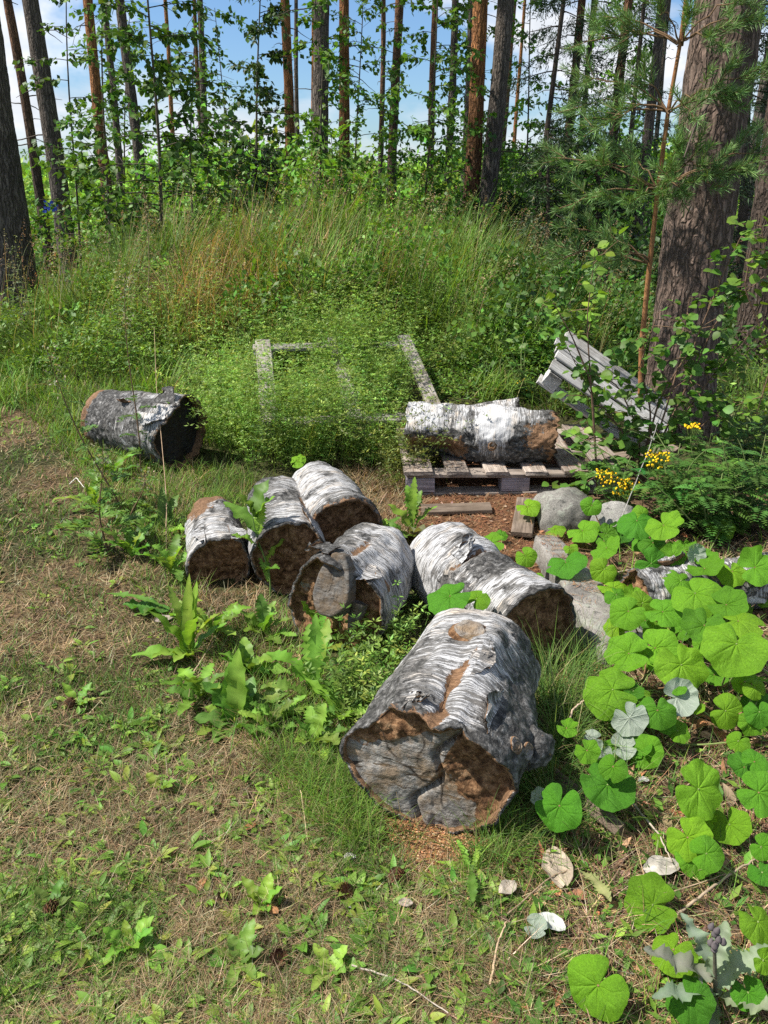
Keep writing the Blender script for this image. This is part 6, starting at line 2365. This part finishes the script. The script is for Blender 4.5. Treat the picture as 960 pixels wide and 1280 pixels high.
def mugwort(label, px, top_px, Yd, nleaf, L, tint, seed, dry=False, group='upright mugwort stalks'):
    r = np.random.default_rng(seed)
    b = gp(*px)
    Yd = b[1]
    tp = at_(top_px[0], top_px[1], Yd)
    o = thing('mugwort', label, 'weed', b, group)
    bpy.context.view_layer.update()
    S = np.linspace(0, 1, 14)[:, None]
    st = b * (1 - S) + tp * S + np.array([.02, 0, 0]) * np.sin(S * 5 + seed)
    G = Geo()
    tube(G, st, np.linspace(.005, .0015, 14), 6, (.16, .10, .06) if not dry else (.25, .18, .11))
    G.build('stem', M_TWIG, o)
    G = Geo()
    H = np.linalg.norm(tp - b)
    for i in range(nleaf):
        t = .05 + .93 * (i / nleaf)
        k = t * 13
        a = int(min(k, 12))
        p0 = st[a] * (1 - k + a) + st[a + 1] * (k - a)
        az = i * 2.4 + r.uniform(-.3, .3)
        l_ = L * (1 - .65 * t) * r.uniform(.7, 1.2)
        d = np.array([math.cos(az), math.sin(az), r.uniform(-.1, .6)])
        d /= np.linalg.norm(d)
        n = 9
        q = np.linspace(.15, 1, n)[:, None]
        mid = p0 + d * l_ * q - np.array([0, 0, .35 * l_]) * q ** 2
        sd = np.array([-d[1], d[0], 0])
        for sg in (-1, 1, 0):
            dv = np.tile(d * .8 + sg * sd * .75, (n, 1)) + r.normal(0, .15, (n, 3))
            leaves(G, mid, dv, np.tile([0, 0, 1.], (n, 1)) + r.normal(0, .3, (n, 3)), l_ * .36 * np.linspace(1, .55, n), l_ * .10, jit(tint, n, .15), .2)
    for i in range(70):
        t = r.uniform(.72, 1)
        k = t * 13
        a = int(min(k, 12))
        p0 = st[a] * (1 - k + a) + st[a + 1] * (k - a) + r.normal(0, .02, 3)
        leaves(G, p0[None], r.normal(0, 1, (1, 3)), r.normal(0, 1, (1, 3)), .016, .010, jit((.30, .28, .18) if not dry else (.32, .24, .15), 1), .1)
    G.build('leaves', M_LEAF, o)
    return o


mugwort('tall mugwort stalk with pale buds rising over the far grey log', (172, 590), (158, 340), 0, 26, .13, (.11, .20, .05), 1)
mugwort('leaning mugwort with a bare upper stalk at the left lawn edge', (150, 640), (52, 430), 0, 24, .16, (.12, .22, .05), 2)
mugwort('leafy mugwort bush on the lawn edge below the far grey log', (135, 690), (122, 560), 0, 22, .20, (.14, .25, .045), 3)
mugwort('low leafy mugwort beside the dark toothed weed', (165, 660), (178, 590), 0, 14, .15, (.14, .25, .045), 4)
mugwort('dry brown mugwort stalk standing before the aspen sapling', (186, 420), (180, 230), 0, 20, .10, (.22, .17, .09), 5, True)
mugwort('dry mugwort stalk leaning out over the mound top', (355, 330), (402, 185), 0, 12, .06, (.26, .20, .12), 6, True)
mugwort('silvery mugwort at the foot of the edge pine', (30, 420), (20, 330), 0, 26, .16, (.14, .19, .09), 7)
mugwort('silvery mugwort with pale buds on the left side of the mound', (150, 430), (165, 345), 0, 24, .14, (.14, .19, .09), 8)
for i, (x, y, xt, yt, lab) in enumerate(((640, 330, 660, 245, 'seeding mugwort with tan plumes near the charcoal pine'), (675, 335, 692, 262, 'seeding mugwort with tan plumes under the slender reddish pine'), (705, 345, 722, 285, 'shorter seeding mugwort in the shade of the young pine'), (610, 325, 618, 262, 'seeding mugwort with tan plumes before the orange pine'))):
    mugwort(lab, (x, y), (xt, yt), 0, 20, .13, (.15, .19, .07), 20 + i, False)


# tansy: ferny leaves and flat yellow heads
def tansy(label, px, heads, fr_, seed, L=.16, stems=5):
    r = np.random.default_rng(seed)
    b = gp(*px)
    Yd = b[1]
    o = thing('tansy', label, 'flower', b, 'tansy plants')
    bpy.context.view_layer.update()
    GS, GL = Geo(), Geo()
    tops = [(at_(x, y, Yd + dy), n, s) for (x, y, n, s, dy) in heads]
    for q in range(stems):
        tops.append((b + np.array([r.normal(0, .22), r.normal(0, .15), r.uniform(.25, .45)]), 0, 0))
    for ti, (tp, nfl, s) in enumerate(tops):
        S = np.linspace(0, 1, 10)[:, None]
        st = b * (1 - S) + tp * S + np.array([.03, 0, 0]) * np.sin(S * 3) * r.normal(0, 1) + np.array([0, 0, .06]) * np.sin(S * PI)
        tube(GS, st, np.linspace(.004, .002, 10), 5, (.14, .18, .06))
        for i in range(fr_):
            t = .15 + .8 * i / fr_
            p0 = st[int(t * 9)]
            az = r.uniform(0, 6.28)
            l_ = L * r.uniform(.7, 1.2) * (1 - .4 * t)
            q = np.linspace(.1, 1, 11)[:, None]
            d = norm(np.array([math.cos(az), math.sin(az), .35]))
            mid = p0 + d * l_ * q - np.array([0, 0, .45 * l_]) * q ** 2
            sd = np.array([-d[1], d[0], 0])
            tn = jit((.085, .185, .035), 1, .2)
            for sg in (-1, 1):
                dv = np.tile(d * .6 + sg * sd, (11, 1))
                leaves(GL, mid, dv, np.tile([0, 0, 1.], (11, 1)) + r.normal(0, .2, (11, 3)), l_ * .34 * np.sin(np.linspace(.5, 2.9, 11)), l_ * .095, np.repeat(tn, 11, 0), .2, droop=.2)
    GS.build('stem', M_TWIG, o)
    GL.build('leaves', M_LEAF, o)
    for (tp, nfl, s) in tops:
        if not nfl:
            continue
        GF = Geo()
        for i in range(nfl):
            a, rr_ = r.uniform(0, 6.28), s * math.sqrt(r.random())
            c = tp + np.array([math.cos(a) * rr_, math.sin(a) * rr_, r.normal(0, .008) - rr_ * .15])
            tube(GF, np.array([c - np.array([0, 0, .05]) - (c - tp) * .5, c - np.array([0, 0, .006])]), .0012, 3, (.14, .2, .05), 1, False)
            th = np.arange(8) / 8 * 2 * PI
            rd = .0052
            v = np.concatenate([np.stack([c[0] + rd * .8 * np.cos(th), c[1] + rd * .8 * np.sin(th), np.full(8, c[2] - .005)], 1), np.stack([c[0] + rd * np.cos(th), c[1] + rd * np.sin(th), np.full(8, c[2])], 1), [c + np.array([0, 0, .003])]])
            j = np.arange(8)
            k = (j + 1) % 8
            GF.add(v, np.stack([j, k, k + 8, j + 8], 1), np.stack([j + 8, k + 8, np.full(8, 16)], 1), jit((.72, .46, .015), 1, .1)[0])
        GF.build('flower_head', [M_DRY, M_TWIG], o)
    return o


tansy('tansy with a dense bunch of deep yellow heads above the boulder', (770, 650), [(772, 600, 60, .075, 0), (757, 590, 34, .05, .02), (788, 606, 24, .045, 0), (778, 615, 24, .05, -.03)], 5, 1, .12, 3)
tansy('tansy with a flat yellow head in front of the propped pallet', (850, 660), [(823, 568, 42, .055, 0), (820, 580, 18, .04, 0)], 8, 2, .16, 6)
tansy('tansy with one small yellow head beneath the massive pine', (880, 630), [(866, 531, 28, .042, 0)], 8, 3, .16, 6)
tansy('flowerless tansy clump dense with ferny leaves right of the yellow ones', (925, 665), [], 9, 4, .17, 12)
tansy('flowerless tansy leaning over the coltsfoot', (885, 675), [], 9, 5, .16, 9)
tansy('flowerless tansy rising by the stout pale pine', (945, 600), [], 9, 6, .17, 10)
tansy('small tansy with scattered yellow heads left of the propped pallet', (655, 500), [(653, 475, 9, .04, 0), (660, 488, 7, .04, 0), (648, 490, 5, .03, 0)], 6, 7, .10, 4)


# aspen saplings on the right: round leaves on reddish shoots
def shoot(label, paths, root, seed, dens, leafL, tint, Y):
    r = np.random.default_rng(seed)
    b = gp(*root)
    b = gbase(root[0], root[1], Y)
    o = thing('aspen_shoot', label, 'sapling', b, 'young aspen shoots')
    bpy.context.view_layer.update()
    G = Geo()
    P, D = [], []
    for path in paths:
        pts = np.array([at_(x, y, Y + dy) for x, y, dy in path])
        pts = np.concatenate([b[None], pts]) if path is paths[0] or True else pts
        # resample
        seg = np.linspace(0, len(pts) - 1, 26)
        a = np.minimum(seg.astype(int), len(pts) - 2)
        f = (seg - a)[:, None]
        cv = pts[a] * (1 - f) + pts[a + 1] * f
        for _ in range(3):
            cv[1:-1] = (cv[:-2] + cv[1:-1] * 2 + cv[2:]) / 4
        tube(G, cv, np.linspace(.006, .0018, 26), 6, (.16, .10, .065))
        for k in range(5, 26):
            if r.random() < dens:
                d = norm(np.array([r.normal(0, 1), r.normal(-.2, .6), r.normal(.2, .35)]))
                l_ = r.uniform(.07, .24) * (1 - .3 * k / 26)
                q = np.linspace(0, 1, 6)[:, None]
                br = cv[k] + d * l_ * q - np.array([0, 0, .15 * l_]) * q ** 2
                tube(G, br, np.linspace(.0022, .001, 6), 4, (.17, .11, .065), 0, False)
                n = r.integers(4, 8)
                u = r.uniform(.25, 1, n)
                P.append(cv[k] + d * l_ * u[:, None])
                D.append(d * .5 + r.normal(0, .6, (n, 3)) * np.array([1, 1, .35]) + np.array([0, -.1, -.15]))
            if k > 18:
                P.append(cv[k][None])
                D.append(r.normal(0, 1, (1, 3)) * np.array([1, 1, .4]))
    G.build('stem', M_TWIG, o)
    P, D = np.concatenate(P), np.concatenate(D)
    n = len(P)
    G = Geo()
    L = leafL * r.uniform(.6, 1.15, n)
    D = norm(D)
    pet = P + D * .014
    leaves(G, pet, D, np.tile([-.25, -.25, 1.], (n, 1)) + r.normal(0, .4, (n, 3)), L, L * .88, jit(tint, n, .16), .12, rich=True, droop=.2)
    G.build('leaves', M_LEAF, o)


shoot('wide-branching young aspen with round leaves in front of the massive pine trunk',
      [[(822, 500, 0), (868, 430, 0), (905, 340, .0), (926, 296, 0)], [(830, 520, 0), (850, 450, .1), (862, 372, .1)], [(800, 540, 0), (772, 480, 0), (728, 462, -.1)], [(790, 560, 0), (745, 545, -.1), (712, 560, -.15)], [(840, 540, .1), (890, 470, .1), (935, 420, .1)], [(815, 520, 0), (800, 455, 0), (822, 392, 0)], [(780, 540, 0), (742, 500, 0), (708, 432, 0)], [(860, 480, .1), (895, 400, .1), (955, 345, .1)], [(790, 570, 0), (755, 590, -.2), (720, 610, -.25)], [(850, 560, 0), (890, 520, 0), (920, 500, 0)]],
      (798, 610), 3, .75, .052, (.095, .195, .028), 3.95)
shoot('slender aspen shoot with few pale leaves left of the bushy young aspen', [[(744, 560, 0), (738, 470, 0), (733, 400, 0), (742, 330, 0)], [(740, 480, 0), (715, 420, 0), (690, 375, 0)]], (748, 615), 4, .28, .050, (.17, .29, .035), 3.8)
shoot('aspen shoot reaching in over the stout pale pine', [[(955, 420, 0), (930, 360, 0), (940, 310, 0)], [(975, 420, 0), (960, 470, 0), (945, 520, 0)], [(985, 380, 0), (958, 330, 0), (950, 268, 0)]], (1000, 640), 5, .4, .05, (.13, .24, .03), 3.7)


# purple-budded thistle at the lower right
def thistle():
    b = gp(895, 1265)
    o = thing('marsh_thistle', 'grey-green thistle with a cluster of dull purple buds in the lower corner', 'flower', b)
    bpy.context.view_layer.update()
    tp = at_(893, 1180, b[1] - .02)
    G = Geo()
    S = np.linspace(0, 1, 8)[:, None]
    tube(G, b * (1 - S) + tp * S, np.linspace(.005, .003, 8), 7, (.13, .12, .08))
    G.build('stem', M_TWIG, o)
    for (az, L, W, le, cu, hz) in ((200, .17, .045, 60, 20, .06), (170, .15, .05, 65, 10, .10), (230, .2, .05, 75, 15, .03), (20, .14, .05, 50, 40, .08), (-30, .12, .045, 60, 40, .05), (120, .12, .04, 40, 30, .11), (60, .10, .04, 40, 40, .12)):
        G = Geo()
        strap_leaf(G, b + (tp - b) * (hz / .2), math.radians(az), L, W, math.radians(le), math.radians(cu), jit((.20, .27, .15), 1, .1)[0], 1, .25, 24, .3, 0, .4, 'el')
        G.build('leaf', M_LEAF, o)
    for i in range(9):
        c = tp + rng.normal(0, 1, 3) * np.array([.014, .012, .012])
        G = Geo()
        S = np.linspace(0, 1, 7)
        rr_ = .0065 * np.array([.35, .8, 1, .95, .75, .55, .3])
        tube(G, c + np.array([0, 0, 1]) * (S * .018)[:, None] + rng.normal(0, .002, 3) * S[:, None], rr_, 9, (.10, .085, .085))
        G.build('bud', M_TWIG, o)


thistle()


# ------------------------------------------------------------------ fallen bits
def curled_leaf(label, px, wpx, tint, seed, asp=.7, yaw=None, lift=.032, curl=.20, group='dry fallen leaves'):
    r = np.random.default_rng(seed)
    g = gp(*px)
    g[2] = float(surf(g[0], g[1]))
    depth = g[1] * cp + CAM_H * sp_
    L = wpx * depth / FPX
    n = 18
    u, v = np.meshgrid(np.linspace(0, 1, n), np.linspace(-1, 1, n))
    prof = np.sin(PI * np.clip(u * .93 + .05, 0, 1)) ** .7 * (1 + .25 * (fbm(np.stack([u * 6, np.sign(v) * 2 + 0 * u, u * 0 + seed], -1), 3, seed) - .5))
    X_ = (u - .5) * L
    Y_ = v * prof * L * asp * .5
    Z_ = curl * np.abs(v) ** 2 * prof * L * .35 + .22 * L * (fbm(np.stack([u * 3, v * 2, u * 0 + seed], -1), 3, seed + 1) - .5) + (lift if wpx > 24 else .016)
    yw = r.uniform(0, 6.28) if yaw is None else math.radians(yaw)
    c_, s_ = math.cos(yw), math.sin(yw)
    P = np.stack([X_ * c_ - Y_ * s_, X_ * s_ + Y_ * c_, Z_], -1).reshape(-1, 3)
    G = Geo()
    i, j = np.meshgrid(np.arange(n - 1), np.arange(n - 1))
    o_ = (j * n + i).ravel()
    c = np.tile(np.asarray(tint, float) * (1 if wpx > 24 else .68), (n * n, 1))
    c = c * (1 + .35 * np.exp(-(np.abs(v).ravel() / .06) ** 2))[:, None]
    G.add(P, np.stack([o_, o_ + 1, o_ + n + 1, o_ + n], 1), None, c)
    ob = link('dry_leaf', G.mesh('dry_leaf', M_DRY))
    ob.location = V3(g)
    return tag(ob, label, 'leaf', group)


BL = (.37, .34, .29)
for i, (px, wp, tn, asp, yaw, lab) in enumerate((
        ((695, 1095), 62, (.33, .27, .20), .62, 95, 'big crumpled beige leaf standing at the sedge edge'),
        ((826, 1093), 48, BL, .62, 10, 'bleached grey-white leaf on brown litter, largest of the pale ones'),
        ((634, 1121), 28, (.36, .31, .25), .7, 40, 'small pale beige leaf lying left of the crumpled one'),
        ((688, 1164), 36, (.46, .47, .43), .7, -30, 'white-backed leaf with a green edge beside the tiny coltsfoot'),
        ((804, 981), 16, (.55, .54, .5), .6, 10, 'tiny white leaf scrap below the wilting coltsfoot'),
        ((732, 958), 26, (.34, .20, .10), .7, 30, 'tan leaf beneath the wilting coltsfoot'),
        ((928, 912), 44, (.26, .15, .08), .7, 60, 'broad brown leaf under the coltsfoot by the picture edge'),
        ((900, 925), 22, (.40, .17, .08), .7, 120, 'small rusty leaf next to the broad brown leaf'),
        ((206, 779), 24, (.46, .38, .33), .6, 20, 'pinkish-grey dry leaf by the tall bright weed'),
        ((313, 1036), 18, (.42, .19, .08), .5, 30, 'orange-brown leaf in the thin lawn grass'),
        ((252, 1107), 22, (.44, .22, .10), .45, 75, 'upright orange leaf in the lawn'),
        ((341, 1143), 20, (.42, .20, .09), .6, -40, 'curled orange leaf right of the upright one'),
        ((507, 1140), 18, (.44, .37, .30), .7, 0, 'pale leaf scrap below the pine cone'),
        ((437, 1078), 16, (.50, .47, .42), .7, 0, 'whitish scrap of bark in front of the foreground log'),
        ((578, 664), 16, (.52, .43, .30), .7, 0, 'cream bark chip in the needles behind the white log'),
        ((370, 835), 26, (.40, .29, .16), .5, 70, 'shrivelled tan leaf hanging in the weeds before the hollow log'),
        ((440, 1138), 14, (.52, .50, .46), .7, 0, 'grey scrap between grass blades below the foreground log'))):
    curled_leaf(lab, px, wp, tn, 900 + i, asp, yaw)


def cone(label, px, L, seed):
    r = np.random.default_rng(seed)
    g = gp(*px)
    g[2] = float(surf(g[0], g[1])) + L * .3
    o = thing('pine_cone', label, 'pine cone', g, 'pine cones on the lawn')
    bpy.context.view_layer.update()
    ax = norm(np.array([r.normal(), r.normal(), .5]))
    s = norm(np.cross(ax, [.3, .2, .9]))
    u = np.cross(ax, s)
    G = Geo()
    n = 70
    k = np.arange(n)
    t = k / n
    a = k * 2.399
    rad = L * .36 * np.sin(PI * np.clip(t * .9 + .12, 0, 1)) ** .8
    rdir = np.cos(a)[:, None] * s + np.sin(a)[:, None] * u
    pos = g + ax * ((t - .5) * L * .9)[:, None] + rdir * rad[:, None] * .35
    leaves(G, pos, rdir + ax * .45, ax + 0 * rdir, rad * .9 + .004, rad * .75 + .004, jit((.17, .09, .05), n, .2), .4)
    G.build('scales', M_DRY, o)


for i, (px, lab) in enumerate((((497, 1103), 'open brown pine cone straight below the foreground log end'), ((432, 1122), 'dark cone left of the open one'), ((348, 1200), 'cone between the leafy rosettes'), ((88, 885), 'dark cone in the shadow of a rosette on the bare lawn'), ((66, 1142), 'tan cone beside the lawn corner rosette'))):
    cone(lab, px, .045, 40 + i)


def stick(label, pts_px, rad, tint, dz=.01, name='twig', group='fallen twigs'):
    P = np.array([gp(x, y) + np.array([0, 0, dz + h]) for x, y, h in pts_px])
    n = 20
    seg = np.linspace(0, len(P) - 1, n)
    a = np.minimum(seg.astype(int), len(P) - 2)
    f = (seg - a)[:, None]
    cv = P[a] * (1 - f) + P[a + 1] * f
    cv[1:-1] = (cv[:-2] + cv[1:-1] * 2 + cv[2:]) / 4
    cv[1:-1] += rng.normal(0, rad * .22, (n - 2, 3))
    rad *= .72
    G = Geo()
    tube(G, cv, np.linspace(rad, rad * .55, n), 7, tint)
    me = G.mesh(name, M_TWIG, tuple(P[0]))
    o = link(name, me)
    o.location = V3(P[0])
    return tag(o, label, 'twig', group)


for pts, rad, tn, lab in (
        ([(735, 660, .02), (768, 690, .1), (800, 640, .30), (818, 600, .42)], .004, (.27, .255, .23), 'bare silvery twig arching up in front of the tansy'),
        ([(700, 945, .0), (712, 925, .10), (735, 915, .12)], .005, (.40, .30, .22), 'pale curved stalk hooked beside the wilting coltsfoot'),
        ([(620, 1160, 0), (690, 1105, .02), (740, 1090, .01)], .003, (.28, .20, .13), 'thin brown twig crossing under the crumpled beige leaf'),
        ([(845, 1150, .01), (905, 1112, .03), (960, 1075, .02)], .005, (.34, .26, .18), 'tan twig running to the picture edge over the litter'),
        ([(785, 1010, .02), (822, 1055, .02), (838, 1090, .02)], .004, (.38, .32, .25), 'pale stem across the litter left of the bleached leaf'),
        ([(440, 1215, .01), (500, 1235, .01), (560, 1275, .01)], .003, (.36, .31, .25), 'greyish twig slanting down the lower lawn'),
        ([(238, 855, .01), (262, 820, .02), (290, 785, .04)], .004, (.34, .26, .17), 'straw-coloured twig leaning by the tall bright weed'),
        ([(208, 700, 0), (212, 650, .14), (204, 560, .36), (203, 505, .5)], .003, (.36, .25, .16), 'dry flower stalk standing before the far grey log'),
        ([(612, 1240, .01), (622, 1190, .02), (632, 1165, .02)], .004, (.40, .29, .18), 'short straw twig pointing at the small pale leaf'),
        ([(88, 612, .02), (97, 608, .04), (106, 616, .02)], .004, (.62, .58, .52), 'white peeled twig on the lawn edge'),
        ([(372, 975, 0), (378, 1010, .03), (385, 1060, .01)], .002, (.45, .34, .2), 'straw beside the foreground log'),
        ([(770, 1150, .01), (830, 1130, .02), (905, 1105, .02)], .003, (.36, .26, .17), 'thin stem crossing the dusky coltsfoot leaf')):
    stick(lab, pts, rad, tn)
# bark plank at the log's right
g0, g1 = gp(690, 978), gp(775, 1050)
r_ = thing('bark_plank', 'dark weathered plank lying beneath coltsfoot right of the foreground log', 'board', (g0 + g1) / 2 + np.array([0, 0, .02]))
bpy.context.view_layer.update()
d_ = g1 - g0
board('board', r_, (g0 + g1) / 2 + np.array([0, 0, .028]), d_ + np.array([0, 0, -.0]), (-d_[1], d_[0], .25), np.linalg.norm(d_), .042, .022, 555, (.13, .10, .075), .006, .012)
